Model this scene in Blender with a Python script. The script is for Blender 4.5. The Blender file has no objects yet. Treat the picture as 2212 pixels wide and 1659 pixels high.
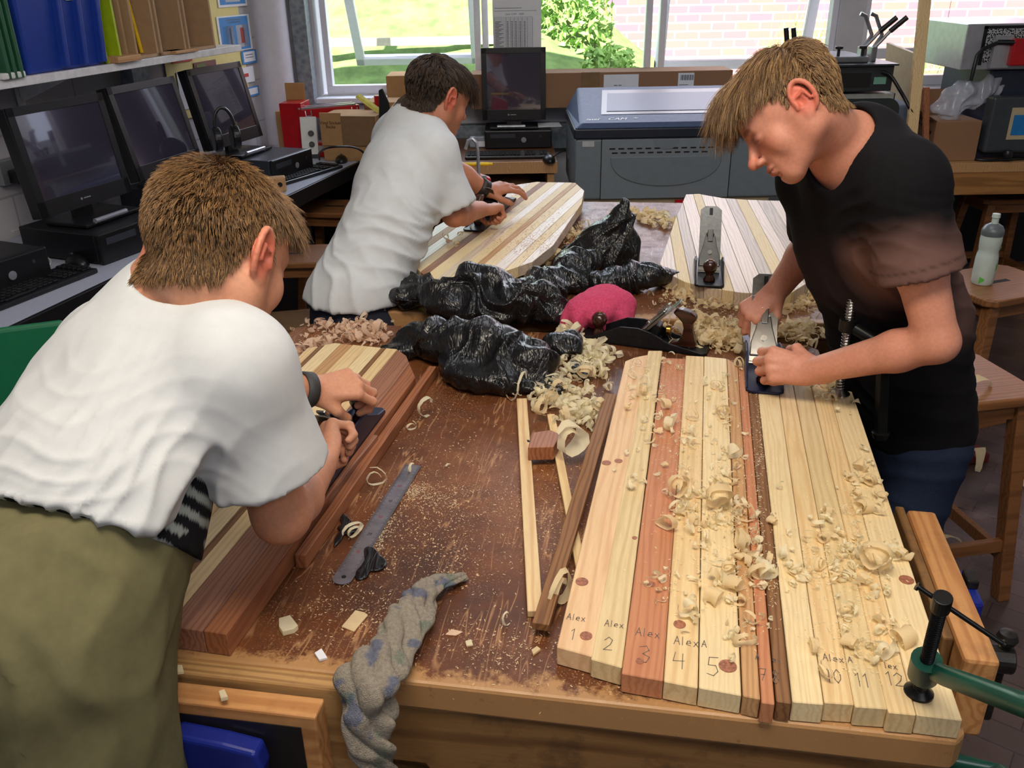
import bpy, math, random, os
import numpy as np
from mathutils import Vector, Matrix
import openvdb as vdb
PI = math.pi
SC = bpy.context.scene
COL = SC.collection
rnd = random.Random(7)

# ------------------------------------------------------------------ camera
CAM = Vector((0, 0, 1.6)); PITCH = math.radians(25.25); ROLL = math.radians(1.0); FPX = 1900.0
_f = Vector((0, math.cos(PITCH), -math.sin(PITCH))); _r0 = Vector((1, 0, 0)); _u0 = Vector((0, math.sin(PITCH), math.cos(PITCH)))
_R = _r0 * math.cos(ROLL) - _u0 * math.sin(ROLL); _U = _r0 * math.sin(ROLL) + _u0 * math.cos(ROLL)
cd = bpy.data.cameras.new('camera'); cam = bpy.data.objects.new('camera', cd); COL.objects.link(cam)
cd.sensor_width = 36; cd.lens = 36 * FPX / 2212; cd.clip_start = .02; cd.clip_end = 200
cam.matrix_world = Matrix.Translation(CAM) @ Matrix((_R, _U, -_f)).transposed().to_4x4()
SC.camera = cam

def ray(x, y): return _f + _R * ((x - 1106) / FPX) + _U * ((829.5 - y) / FPX)
def Pz(x, y, z):
    d = ray(x, y); return CAM + d * ((z - 1.6) / d.z)
def Py(x, y, Y):
    d = ray(x, y); return CAM + d * (Y / d.y)
def Pd(x, y, d): return CAM + ray(x, y) * d

# ------------------------------------------------------------------ light
SC.view_settings.view_transform = 'Standard'; SC.view_settings.look = 'None'
SC.view_settings.gamma = 1; SC.view_settings.use_curve_mapping = False
SC.view_settings.exposure = 0.0
SC.cycles.max_bounces = 6; SC.cycles.diffuse_bounces = 3; SC.cycles.glossy_bounces = 3
SC.cycles.transparent_max_bounces = 12; SC.cycles.sample_clamp_indirect = 4
wd = bpy.data.worlds.new('sky'); SC.world = wd; wd.use_nodes = True
bg = wd.node_tree.nodes['Background']; bg.inputs[0].default_value = (.72, .82, 1, 1); bg.inputs[1].default_value = 1.6
def lamp(name, kind, loc, aim, energy, color, **k):
    l = bpy.data.lights.new(name, kind); l.energy = energy; l.color = color
    for a, v in k.items(): setattr(l, a, v)
    o = bpy.data.objects.new(name, l); COL.objects.link(o); o.location = loc
    o.rotation_euler = (Vector(aim) - Vector(loc)).to_track_quat('-Z', 'Y').to_euler(); return o
lamp('sun', 'SUN', (0, -5, 12), (1.2, 1.0, 4.6), 20.0, (1, .96, .88), angle=.01)
lamp('ceiling_light_warm', 'AREA', (-.05, .40, 2.78), (.2, 1.2, .8), 38, (1, .88, .72), shape='RECTANGLE', size=1.3, size_y=.5)
lamp('ceiling_light_room', 'AREA', (.6, 2.6, 2.85), (.6, 2.7, 0), 14, (.93, .95, 1), shape='RECTANGLE', size=1.4, size_y=.9)
lamp('fill_light_front', 'AREA', (.9, -1.3, 2.8), (.0, 2.2, 1.0), 26, (.98, .96, 1), shape='RECTANGLE', size=1.4, size_y=.6)  # fill lamp added behind the camera to brighten surfaces facing it
lamp('window_daylight', 'AREA', (.9, 6.1, 2.35), (.6, 3.0, .8), 110, (.80, .86, 1), shape='RECTANGLE', size=4.4, size_y=1.0)

# ------------------------------------------------------------------ helpers
def lin(c):
    return tuple(((v / 255) / 12.92 if v / 255 <= .04045 else ((v / 255 + .055) / 1.055) ** 2.4) for v in c)
def link(o, parent=None):
    COL.objects.link(o)
    if parent is not None: o.parent = parent
    return o
def thing(name, label, cat, loc=(0, 0, 0), rotz=0, group=None):
    o = bpy.data.objects.new(name, None); COL.objects.link(o); o.empty_display_size = .05
    o.location = loc; o.rotation_euler = (0, 0, rotz); return tag(o, label, cat, group)
def tag(o, label, cat, group=None, kind=None):
    o['label'] = label; o['category'] = cat
    if group: o['group'] = group
    if kind: o['kind'] = kind
    return o
def copy_tree(o, parent=None):
    c = o.copy(); COL.objects.link(c)
    if parent is not None: c.parent = parent
    for ch in [x for x in bpy.data.objects if x.parent == o]: copy_tree(ch, c)
    return c

class MB:
    def __init__(s): s.v = []; s.f = []; s.M = Matrix.Identity(4)
    def at(s, loc=(0, 0, 0), rot=(0, 0, 0)):
        from mathutils import Euler
        s.M = Matrix.Translation(loc) @ Euler(rot).to_matrix().to_4x4(); return s
    def add(s, vs, fs):
        n = len(s.v); s.v += [tuple(s.M @ Vector(p)) for p in vs]; s.f += [tuple(i + n for i in f) for f in fs]; return s
    def box(s, c, d):
        x, y, z = c; a, b, e = d[0] / 2, d[1] / 2, d[2] / 2
        vs = [(x + i * a, y + j * b, z + k * e) for k in (-1, 1) for j in (-1, 1) for i in (-1, 1)]
        return s.add(vs, [(0, 2, 3, 1), (4, 5, 7, 6), (0, 1, 5, 4), (2, 6, 7, 3), (0, 4, 6, 2), (1, 3, 7, 5)])
    def bx(s, x0, x1, y0, y1, z0, z1): return s.box(((x0 + x1) / 2, (y0 + y1) / 2, (z0 + z1) / 2), (x1 - x0, y1 - y0, z1 - z0))
    def prism(s, poly, z0, z1, top=None):
        n = len(poly); top = top or poly
        a = sum(poly[i][0] * poly[(i + 1) % n][1] - poly[(i + 1) % n][0] * poly[i][1] for i in range(n))
        if a < 0: poly = poly[::-1]; top = top[::-1]
        vs = [(p[0], p[1], z0) for p in poly] + [(p[0], p[1], z1) for p in top]
        return s.add(vs, [tuple(range(n))[::-1], tuple(range(n, 2 * n))] + [(i, (i + 1) % n, n + (i + 1) % n, n + i) for i in range(n)])
    def cyl(s, p, q, r, r2=None, n=16):
        r2 = r if r2 is None else r2; p = Vector(p); q = Vector(q); d = (q - p).normalized()
        a = d.orthogonal().normalized(); b = d.cross(a)
        vs = []
        for c, rr in ((p, r), (q, r2)):
            vs += [c + (a * math.cos(2 * PI * i / n) + b * math.sin(2 * PI * i / n)) * rr for i in range(n)]
        return s.add(vs, [tuple(range(n))[::-1], tuple(range(n, 2 * n))] + [(i, (i + 1) % n, n + (i + 1) % n, n + i) for i in range(n)])
    def tube(s, pts, r, n=8, closed=False, flat=1.0):
        pts = [Vector(p) for p in pts]; m = len(pts); rs = r if isinstance(r, (list, tuple)) else [r] * m
        vs = []; prev = None
        for i, p in enumerate(pts):
            if closed: d = pts[(i + 1) % m] - pts[i - 1]
            else: d = pts[min(i + 1, m - 1)] - pts[max(i - 1, 0)]
            d = d.normalized() if d.length > 1e-9 else Vector((0, 0, 1))
            a = (prev - d * prev.dot(d)) if prev is not None else d.orthogonal()
            a = a.normalized() if a.length > 1e-6 else d.orthogonal().normalized()
            prev = a; b = d.cross(a)
            vs += [p + (a * math.cos(2 * PI * k / n) + b * math.sin(2 * PI * k / n) * flat) * rs[i] for k in range(n)]
        fs = []
        for i in range(m if closed else m - 1):
            j = (i + 1) % m
            fs += [(i * n + k, i * n + (k + 1) % n, j * n + (k + 1) % n, j * n + k) for k in range(n)]
        if not closed: fs += [tuple(range(n))[::-1], tuple(range((m - 1) * n, m * n))]
        return s.add(vs, fs)
    def lathe(s, prof, n=24, c=(0, 0, 0)):
        vs = []; fs = []
        for r, z in prof: vs += [(c[0] + r * math.cos(2 * PI * i / n), c[1] + r * math.sin(2 * PI * i / n), c[2] + z) for i in range(n)]
        for j in range(len(prof) - 1):
            fs += [(j * n + i, j * n + (i + 1) % n, (j + 1) * n + (i + 1) % n, (j + 1) * n + i) for i in range(n)]
        fs += [tuple(range(n))[::-1], tuple(range((len(prof) - 1) * n, len(prof) * n))]
        return s.add(vs, fs)
    def quad(s, a, b, c, d): return s.add([a, b, c, d], [(0, 1, 2, 3)])
    def build(s, name, m, parent=None, smooth=False, bevel=0, loc=None, rotz=0, seg=2, solid=0):
        me = bpy.data.meshes.new(name); me.from_pydata(s.v, [], s.f)
        if m is not None: me.materials.append(m)
        me.validate()
        if smooth:
            me.polygons.foreach_set('use_smooth', [True] * len(me.polygons))
            if smooth != 'all': me.set_sharp_from_angle(angle=math.radians(40))
        o = link(bpy.data.objects.new(name, me), parent)
        if loc is not None: o.location = loc; o.rotation_euler = (0, 0, rotz)
        if solid:
            md = o.modifiers.new('solid', 'SOLIDIFY'); md.thickness = solid; md.offset = 0
        if bevel:
            md = o.modifiers.new('bevel', 'BEVEL'); md.width = bevel; md.segments = seg; md.limit_method = 'ANGLE'; md.angle_limit = math.radians(40)
        return o
def struct(o): o['kind'] = 'structure'; return o

# ------------------------------------------------------------------ materials
MATS = {}
class NT:
    def __init__(s, name):
        s.m = bpy.data.materials.new(name); s.m.use_nodes = True; s.t = s.m.node_tree; s.b = s.t.nodes['Principled BSDF']; s.out = s.t.nodes['Material Output']
    def n(s, ty, ins=None, **k):
        nd = s.t.nodes.new(ty)
        for a, v in k.items(): setattr(nd, a, v)
        for a, v in (ins or {}).items(): s.set(nd, a, v)
        return nd
    def set(s, nd, a, v):
        i = nd.inputs[a]
        if isinstance(v, bpy.types.NodeSocket): s.t.links.new(v, i)
        elif hasattr(v, 'outputs'): s.t.links.new(v.outputs[0], i)
        else:
            if isinstance(v, tuple) and len(v) == 3 and i.type == 'RGBA': v = (*v, 1)
            i.default_value = v
    def coord(s, scale=(1, 1, 1), out='Object', rot=(0, 0, 0), rand=False):
        c = s.n('ShaderNodeTexCoord').outputs[out]
        if rand:
            r = s.n('ShaderNodeObjectInfo').outputs['Random']
            m = s.n('ShaderNodeMath', {0: r, 1: 37.0}, operation='MULTIPLY')
            c = s.n('ShaderNodeVectorMath', {0: c, 1: m.outputs[0]}, operation='ADD').outputs[0]
        return s.n('ShaderNodeMapping', {'Vector': c, 'Scale': scale, 'Rotation': rot}).outputs[0]
    def noise(s, vec, scale, detail=4, rough=.55, dist=0.0):
        return s.n('ShaderNodeTexNoise', {'Vector': vec, 'Scale': scale, 'Detail': detail, 'Roughness': rough, 'Distortion': dist}).outputs['Fac']
    def ramp(s, fac, stops):
        nd = s.n('ShaderNodeValToRGB', {'Fac': fac}); el = nd.color_ramp.elements
        while len(el) < len(stops): el.new(.5)
        for e, (p, c) in zip(el, stops): e.position = p; e.color = (*c, 1) if len(c) == 3 else c
        return nd.outputs[0]
    def mix(s, fac, a, b, bt='MIX'):
        nd = s.n('ShaderNodeMix', data_type='RGBA', blend_type=bt)
        s.set(nd, 0, fac); s.set(nd, 6, a); s.set(nd, 7, b); return nd.outputs[2]
    def step(s, fac, lo, hi, a=0.0, b=1.0):
        return s.n('ShaderNodeMapRange', {0: fac, 1: lo, 2: hi, 3: a, 4: b}).outputs[0]
    def bump(s, h, strength=.3, dist=.002):
        s.set(s.b, 'Normal', s.n('ShaderNodeBump', {'Height': h, 'Strength': strength, 'Distance': dist}))
    def fin(s, rough=.5, spec=.5, metal=0, color=None):
        s.set(s.b, 'Roughness', rough); s.set(s.b, 'Specular IOR Level', spec); s.set(s.b, 'Metallic', metal)
        if color is not None: s.set(s.b, 'Base Color', color)
        return s.m
def plain(name, rgb, rough=.5, metal=0, spec=.5, var=.12, sc=30, bump=0, bsc=200):
    if name in MATS: return MATS[name]
    t = NT(name); c = lin(rgb); v = t.coord(rand=True)
    n = t.noise(v, sc, 3)
    t.fin(rough, spec, metal, t.ramp(n, [(.3, tuple(x * (1 - var) for x in c)), (.7, tuple(min(1, x * (1 + var)) for x in c))]))
    if bump: t.bump(t.noise(v, bsc, 2), bump, .001)
    MATS[name] = t.m; return t.m
def wood(name, c1, c2, rough=.6, ring=26, spec=.3, axis=1, dirt=.0, knots=0.0, band=.75):
    """planed timber: c1 light early wood, c2 darker growth lines, grain along the given local axis"""
    if name in MATS: return MATS[name]
    t = NT(name); sc = [1, 1, 1]; sc[axis] = .085
    v = t.coord(tuple(sc), rand=True)
    warp = t.noise(v, 9, 2, .5)
    w = t.n('ShaderNodeTexWave', {'Vector': v, 'Scale': ring, 'Distortion': 13.0, 'Detail': 2.0, 'Detail Scale': .9, 'Detail Roughness': .5}, wave_type='BANDS', bands_direction='X' if axis != 0 else 'Y', wave_profile='SIN').outputs['Fac']
    fib = t.noise(v, 260, 2, .7)
    g = t.ramp(w, [(.35, (0, 0, 0)), (.95, (1, 1, 1))])
    col = t.mix(t.step(g, 0, 1, 0, band), lin(c1), lin(c2))
    col = t.mix(t.step(fib, .35, .75, 0, .22), col, tuple(x * .6 for x in lin(c2)))
    col = t.mix(t.step(warp, .35, .7, 0, .3), col, tuple(x * .85 for x in lin(c1)))
    if knots:
        k = t.n('ShaderNodeTexVoronoi', {'Vector': t.coord((1, .45, 1) if axis == 1 else (.45, 1, 1), rand=True), 'Scale': 9.0}).outputs['Distance']
        col = t.mix(t.step(k, .05 * knots, .13 * knots, .85, 0), col, lin((120, 66, 44)))
    if dirt:
        d = t.noise(t.coord(rand=True), 14, 5, .7)
        col = t.mix(t.step(d, .5, .75, 0, dirt), col, lin((60, 45, 35)))
    t.bump(fib, .25, .0006)
    MATS[name] = t.fin(rough, spec, 0, col); return t.m
def glass(name='window_glass'):
    if name in MATS: return MATS[name]
    t = NT(name); tr = t.n('ShaderNodeBsdfTransparent'); gl = t.n('ShaderNodeBsdfGlossy', {'Roughness': .02})
    tr.inputs[0].default_value = (.96, .98, .98, 1)
    fr = t.n('ShaderNodeFresnel', {'IOR': 1.35})
    mx = t.n('ShaderNodeMixShader', {0: fr.outputs[0], 1: tr.outputs[0], 2: gl.outputs[0]})
    t.t.links.new(mx.outputs[0], t.out.inputs[0]); MATS[name] = t.m; return t.m

# noise in numpy ------------------------------------------------------------
_perm = np.random.RandomState(3).permutation(256).astype(np.int64); _perm = np.concatenate([_perm, _perm, _perm])
_val = np.random.RandomState(5).rand(256) * 2 - 1
def vnoise(p):
    p = np.asarray(p, float); i = np.floor(p).astype(np.int64); f = p - i; f = f * f * (3 - 2 * f); i &= 255; out = 0
    for dx in (0, 1):
        for dy in (0, 1):
            for dz in (0, 1):
                h = _perm[_perm[_perm[(i[:, 0] + dx) & 255] + ((i[:, 1] + dy) & 255)] + ((i[:, 2] + dz) & 255)]
                out = out + _val[h] * (f[:, 0] if dx else 1 - f[:, 0]) * (f[:, 1] if dy else 1 - f[:, 1]) * (f[:, 2] if dz else 1 - f[:, 2])
    return out
def fbm(p, oc=3):
    a = 0; w = .5
    for k in range(oc): a = a + w * vnoise(p * 2 ** k + 17.3 * k); w *= .5
    return a

# ------------------------------------------------------------------ implicit surfaces
class SDF:
    def __init__(s, lo, hi, h):
        s.lo = np.array(lo, float); s.h = h; s.n = np.ceil((np.array(hi) - s.lo) / h).astype(int) + 1
        s.d = np.full(tuple(s.n), 1.0, np.float32)
    def win(s, lo, hi):
        a = np.clip(np.floor((np.array(lo) - s.lo) / s.h).astype(int), 0, s.n); b = np.clip(np.ceil((np.array(hi) - s.lo) / s.h).astype(int) + 1, 0, s.n)
        if (b <= a).any(): return None
        sl = tuple(slice(i, j) for i, j in zip(a, b))
        g = [(s.lo[k] + s.h * np.arange(a[k], b[k], dtype=np.float32)).astype(np.float32) for k in range(3)]
        return sl, np.meshgrid(*g, indexing='ij')
    def _op(s, sl, d, k, op):
        cur = s.d[sl]; d = d.astype(np.float32)
        if op == 'add':
            h = np.maximum(k - np.abs(cur - d), 0) / k; s.d[sl] = np.minimum(cur, d) - h * h * k * .25
        elif op == 'sub':
            d = -d; h = np.maximum(k - np.abs(cur - d), 0) / k; s.d[sl] = np.maximum(cur, d) + h * h * k * .25
        elif op == 'int':
            s.d[sl] = np.maximum(cur, d)
    def cone(s, a, b, ra, rb=None, k=.01, op='add', flat=None):
        rb = ra if rb is None else rb; a = np.array(a, float); b = np.array(b, float); m = max(ra, rb) + k + 4 * s.h
        w = s.win(np.minimum(a, b) - m, np.maximum(a, b) + m)
        if w is None: return s
        sl, (X, Y, Z) = w; ba = b - a; L = max(ba @ ba, 1e-12)
        px, py, pz = X - a[0], Y - a[1], Z - a[2]
        t = np.clip((px * ba[0] + py * ba[1] + pz * ba[2]) / L, 0, 1)
        dx, dy, dz = px - t * ba[0], py - t * ba[1], pz - t * ba[2]
        if flat is not None:                                # flat=(axis, factor): squeeze across the axis
            ax, fc = np.array(flat[0], float), flat[1]; ax /= np.linalg.norm(ax)
            q = dx * ax[0] + dy * ax[1] + dz * ax[2]; e = (1 / fc - 1) * q
            dx, dy, dz = dx + e * ax[0], dy + e * ax[1], dz + e * ax[2]
        d = np.sqrt(dx * dx + dy * dy + dz * dz) - (ra + t * (rb - ra))
        if flat is not None: d = d * min(1, flat[1] * 1.3)
        s._op(sl, d, k, op); return s
    def ell(s, c, r, R=None, k=.01, op='add'):
        c = np.array(c, float); r = np.array(r, float); R = np.eye(3) if R is None else np.array(R)   # columns of R are the axes
        e = np.sqrt(((R * r) ** 2).sum(1)) + k + 4 * s.h; w = s.win(c - e, c + e)
        if w is None: return s
        sl, (X, Y, Z) = w; p = [X - c[0], Y - c[1], Z - c[2]]
        q = [p[0] * R[0, i] + p[1] * R[1, i] + p[2] * R[2, i] for i in range(3)]
        k0 = np.sqrt(sum((q[i] / r[i]) ** 2 for i in range(3))); k1 = np.sqrt(sum((q[i] / r[i] ** 2) ** 2 for i in range(3))) + 1e-9
        s._op(sl, k0 * (k0 - 1) / k1, k, op); return s
    def half(s, p, n, op='int', k=.004):                    # keep the side the normal points away from
        g = s.win(s.lo, s.lo + s.h * s.n); sl, (X, Y, Z) = g; n = np.array(n, float); n /= np.linalg.norm(n); p = np.array(p, float)
        s._op(sl, (X - p[0]) * n[0] + (Y - p[1]) * n[1] + (Z - p[2]) * n[2], k, op); return s
    def mesh(s, smooth=1):
        b = 3 * s.h; d = np.clip(s.d, -b, b)
        for ax in range(3):
            sl = [slice(None)] * 3; sl[ax] = 0; d[tuple(sl)] = b; sl[ax] = -1; d[tuple(sl)] = b
        g = vdb.FloatGrid(float(b)); g.copyFromArray(d.astype(np.float32), tolerance=1e-6)
        pts, tri, quads = g.convertToPolygons(isovalue=0.0, adaptivity=0.0)
        pts = np.array(pts, float) * s.h + s.lo; quads = np.array(quads)[:, ::-1]
        if smooth:
            e = np.concatenate([quads[:, [i, (i + 1) % 4]] for i in range(4)]); e = np.concatenate([e, e[:, ::-1]])
            cnt = np.bincount(e[:, 0], minlength=len(pts))[:, None] + 1e-9
            for lam in (.5, -.52) * smooth:
                acc = np.stack([np.bincount(e[:, 0], weights=pts[e[:, 1], a], minlength=len(pts)) for a in range(3)], 1) / cnt
                pts = pts + lam * (acc - pts)
        return pts, quads
def normals(pts, quads):
    a, b, c, d = (pts[quads[:, i]] for i in range(4)); n = np.cross(c - a, d - b); out = np.zeros_like(pts)
    for i in range(4):
        for ax in range(3): out[:, ax] += np.bincount(quads[:, i], weights=n[:, ax], minlength=len(pts))
    return out / (np.linalg.norm(out, axis=1)[:, None] + 1e-12)
def mesh_from(name, pts, faces, m, parent=None, origin=(0, 0, 0), smooth=True):
    me = bpy.data.meshes.new(name); pts = np.asarray(pts) - np.array(origin); faces = np.asarray(faces); k = faces.shape[1]
    me.vertices.add(len(pts)); me.vertices.foreach_set('co', pts.astype(np.float32).ravel())
    me.loops.add(faces.size); me.loops.foreach_set('vertex_index', faces.astype(np.int32).ravel())
    me.polygons.add(len(faces)); me.polygons.foreach_set('loop_start', np.arange(0, faces.size, k, dtype=np.int32))
    me.polygons.foreach_set('loop_total', np.full(len(faces), k, dtype=np.int32))
    me.update(calc_edges=True); me.validate()
    if smooth: me.polygons.foreach_set('use_smooth', [True] * len(me.polygons))
    me.materials.append(m); return link(bpy.data.objects.new(name, me), parent)
def orient(faces, pts):
    """flip quads if the volume comes out negative"""
    a, b, c = (pts[faces[:, i]] for i in range(3))
    return faces if np.einsum('ij,ij->i', a, np.cross(b, c)).sum() > 0 else faces[:, ::-1]
# ================================================================== the room
YW = 5.35                                            # window wall
yawL = math.radians(15.6)
dA = Vector((-1.407, 2.263)); dD = Vector((math.sin(yawL), math.cos(yawL))); dN = Vector((-dD.y, dD.x))   # desk front edge, along, towards the wall
def L2(s, off): p = dA + dD * s + dN * off; return (p.x, p.y)      # s along the left desk, off away from its front edge
# parquet floor
t = NT('parquet'); v = t.coord((1, 1, 1), rot=(0, 0, math.radians(38)))
br = t.n('ShaderNodeTexBrick', {'Vector': v, 'Color1': (*lin((92, 72, 66)), 1), 'Color2': (*lin((62, 48, 46)), 1), 'Mortar': (*lin((28, 22, 22)), 1), 'Scale': 1.0, 'Mortar Size': .0018, 'Brick Width': .30, 'Row Height': .075, 'Bias': 0.0}, offset=.5)
nz = t.noise(t.coord((1, 1, 1)), 5, 5, .7)
t.bump(t.noise(v, 40, 3), .15, .002)
parquet = t.fin(t.step(nz, .3, .7, .22, .42), .55, 0, t.mix(t.step(nz, .3, .8, 0, .6), br.outputs[0], lin((84, 76, 80))))
struct(MB().bx(-3.2, 4.6, -3, YW + .1, -.05, 0).build('floor', parquet))
paint = plain('wall_paint', (206, 206, 212), .7, var=.06, sc=6, bump=.3, bsc=60)
t = NT('painted_block'); v = t.coord((1, 1, 1))
br = t.n('ShaderNodeTexBrick', {'Vector': t.n('ShaderNodeCombineXYZ', {0: t.n('ShaderNodeSeparateXYZ', {0: v}).outputs[1], 1: t.n('ShaderNodeSeparateXYZ', {0: v}).outputs[2]}), 'Color1': (*lin((196, 194, 198)), 1), 'Color2': (*lin((184, 182, 188)), 1), 'Mortar': (*lin((160, 158, 166)), 1), 'Scale': 1.0, 'Mortar Size': .006, 'Mortar Smooth': .6, 'Brick Width': .44, 'Row Height': .215}, offset=.5)
t.bump(br.outputs[1], -.5, .006); block = t.fin(.75, .3, 0, br.outputs[0])
# left wall: local y runs along it
wl = MB().bx(-.1, 0, -5.2, 3.6, 0, 2.9).build('wall_left', block); struct(wl)
p = L2(0, .72); wl.location = (p[0], p[1], 0); wl.rotation_euler = (0, 0, -yawL)
# window wall: below the sill, piers between windows
ZS = Py(735, 186, YW).z
xw = [Py(x, 110, YW).x for x in (697, 1031, 1050, 1404, 1432, 1796, 1866)]
back = MB().bx(-2.2, 4.6, YW, YW + .18, 0, ZS - .05).bx(-2.2, xw[0] - .03, YW, YW + .18, ZS - .05, 2.9).bx(-2.2, 4.6, YW, YW + .18, 2.35, 2.9)
back.bx(xw[5] + .02, xw[6] - .02, YW, YW + .18, ZS - .05, 2.36)
struct(back.build('wall_back', paint))
struct(MB().bx(4.5, 4.6, -3, YW + .1, 0, 2.9).build('wall_right', paint)); struct(MB().bx(-3.3, 4.6, -3.1, -3, 0, 2.9).build('wall_front', plain('far_wall_paint', (150, 146, 140), .8)))
struct(MB().bx(-3.2, 4.6, -3, YW + .2, 2.9, 3.0).build('ceiling', plain('ceiling_white', (225, 225, 225), .8)))
frame = plain('window_frame_white', (228, 230, 240), .35, var=.03)
def window(n, x0, x1, sash=None, z1=2.3, drop=0.0):
    root = bpy.data.objects.new('window_%d' % n, None); COL.objects.link(root); root['kind'] = 'structure'; root.location = (x0, YW, ZS)
    w = x1 - x0; h = z1 - ZS; f = .035
    m = MB(); 
    for a in ((0, f, 0, h), (w - f, w, 0, h), (0, w, -.06, .0), (0, w, h - f, h)): m.bx(a[0], a[1], .02, .09, a[2], a[3])
    m.build('window_frame', frame, root, bevel=.004)
    if sash:
        # top-hung sash swung out at the bottom
        b = MB().at((0, .06, h - f), (math.radians(sash), 0, 0)); q = .055; H = (h - f - .02 - drop) / math.cos(math.radians(sash))
        b.bx(f, f + q, 0, .05, -H, 0).bx(w - f - q, w - f, 0, .05, -H, 0).bx(f, w - f, 0, .05, -H, -H + q).bx(f, w - f, 0, .05, -q, 0)
        b.build('sash', frame, root, bevel=.004)
        g = MB().at((0, .06, h - f), (math.radians(sash), 0, 0)); g.bx(f + q, w - f - q, .022, .027, -H + q, -q); g.build('pane', glass(), root)
    else:
        MB().bx(f, w - f, .05, .055, 0, h - f).build('pane', glass(), root)
    return root
window(1, xw[0], xw[1] + .02, 36); window(2, xw[2] - .02, xw[3] + .01); window(3, xw[4] - .02, xw[5] + .02, 13); window(4, xw[6] - .02, 3.9, None)
# right window: opening light at the far right with its rail
b = MB(); z = Py(1960, 112, YW).z; b.bx(xw[6], 3.9, YW + .0, YW + .07, z - .035, z + .02); struct(b.build('trim_4', frame, None, bevel=.004))
b = MB().bx(xw[0] - .05, 3.9, YW - .10, YW + .02, ZS - .085, ZS - .055); struct(b.build('trim_1', frame, None, bevel=.006))
steel = None
t = NT('galvanised'); n = t.n('ShaderNodeTexVoronoi', {'Vector': t.coord(), 'Scale': 38.0}); 
galv = t.fin(.45, .5, .6, t.ramp(n.outputs[0], [(0, lin((108, 120, 132))), (1, lin((158, 168, 178)))]))
pb = Py(668, 190, YW - .08); struct(MB().bx(pb.x - .05, pb.x + .035, YW - .14, YW - .03, 0, 2.9).build('trim_2', galv, None, bevel=.004))
q = L2(2.62, .60)
pc = Py(585, 120, YW - .22)
struct(MB().cyl((pc.x, pc.y + .05, 0), (pc.x, pc.y + .05, 2.9), .10, n=32).build('trim_3', plain('pipe_lilac', (214, 214, 226), .5, var=.04), None, smooth=True))
# steel strip post on the left wall behind the shelf
r = L2(1.62, .66); o = MB().bx(-.02, .04, -.055, .055, 0, 2.9).build('trim_5', galv, None, bevel=.003); o.location = (r[0], r[1], 0); o.rotation_euler = (0, 0, -yawL); struct(o)

# ------------------------------------------------------------------ outside
grass = plain('grass_ground', (112, 140, 78), .9, var=.35, sc=8)
m = MB(); N = 24
for i in range(N):
    for j in range(N):
        pass
xs = np.linspace(-5, 8, 40); ys = np.linspace(YW + .2, 16, 40)
P = []
for y in ys:
    for x in xs:
        bank = max(0, min(1, (1.6 - x) / 1.4))
        z = .62 + max(0, y - 6.4) * .46 * bank + .12 * vnoise(np.array([[x * 1.3, y * 1.3, 0]]))[0] * (y > 5.6)
        P.append((x, y, z))
F = [(j * 40 + i, j * 40 + i + 1, (j + 1) * 40 + i + 1, (j + 1) * 40 + i) for j in range(39) for i in range(39)]
g = MB().add(P, F).build('lawn_bank', grass, smooth='all'); g['kind'] = 'structure'
t = NT('red_brick'); v = t.coord(); s = t.n('ShaderNodeSeparateXYZ', {0: v})
br = t.n('ShaderNodeTexBrick', {'Vector': t.n('ShaderNodeCombineXYZ', {0: s.outputs[0], 1: s.outputs[2]}), 'Color1': (*lin((188, 122, 114)), 1), 'Color2': (*lin((144, 112, 128)), 1), 'Mortar': (*lin((208, 200, 206)), 1), 'Scale': 1.0, 'Mortar Size': .008, 'Brick Width': .225, 'Row Height': .075}, offset=.5)
brick = t.fin(.85, .2, 0, br.outputs[0])
bw = MB().bx(Py(1310, 60, 8.8).x, 7.5, 8.8, 9.1, .3, 5.5).build('garden_wall', brick); tag(bw, 'sunlit red brick building wall outside the right windows', 'wall')
rl = MB(); a = Py(640, 93, 7.2); c = Py(1045, 88, 7.2); zr = (a.z + c.z) / 2
rl.bx(a.x - .6, c.x + .3, 7.2, 7.26, zr - .028, zr + .028)
R = thing('fence', 'pale timber rail fence outside the left window', 'fence', (a.x, 7.2, 0))
rl.v = [(x - a.x, y - 7.2, z) for x, y, z in rl.v]; rl.build('rail', plain('pale_timber', (214, 200, 180), .7), R)
MB().bx(-.35, -.27, .06, .12, .6, zr + .02).build('post', MATS['pale_timber'], R)
MB().bx(c.x - a.x + .1, c.x - a.x + .18, .06, .12, .6, zr + .02).build('post', MATS['pale_timber'], R)
leafm = [plain('leaf_green', (150, 190, 96), .6, var=.3, sc=4), plain('leaf_pale', (196, 206, 140), .7, var=.25, sc=4)]
def foliage(name, label, c, r, n, m, sz=.05, blades=False):
    rg = np.random.RandomState(int(abs(c[0] * 100)) + n); b = MB()
    for i in range(n):
        d = rg.randn(3); d /= np.linalg.norm(d); q = np.array(c) + d * np.array(r) * (.55 + .45 * rg.rand())
        s_ = sz * (.6 + .8 * rg.rand()); a = Vector(rg.randn(3)).normalized(); e = a.orthogonal().normalized()
        if blades: a = Vector((rg.randn() * .4, rg.randn() * .4, 1)).normalized() * 3.5; e = Vector((rg.randn(), rg.randn(), 0)).normalized() * .12
        q = Vector(q); n0 = a.cross(e).normalized() * s_ * .15
        b.add([q - a * s_, q + e * s_ * .45 + n0, q + a * s_, q - e * s_ * .45 + n0], [(0, 1, 2, 3)])
    o = b.build(name, m); tag(o, label, 'plant' if blades else 'shrub'); return o
e = Py(1250, 70, 7.6); foliage('shrub', 'sunlit leafy green shrub outside the centre window by the brick wall', (e.x - .05, 7.6, e.z), (.34, .35, .55), 1500, leafm[0], .045)
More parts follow.
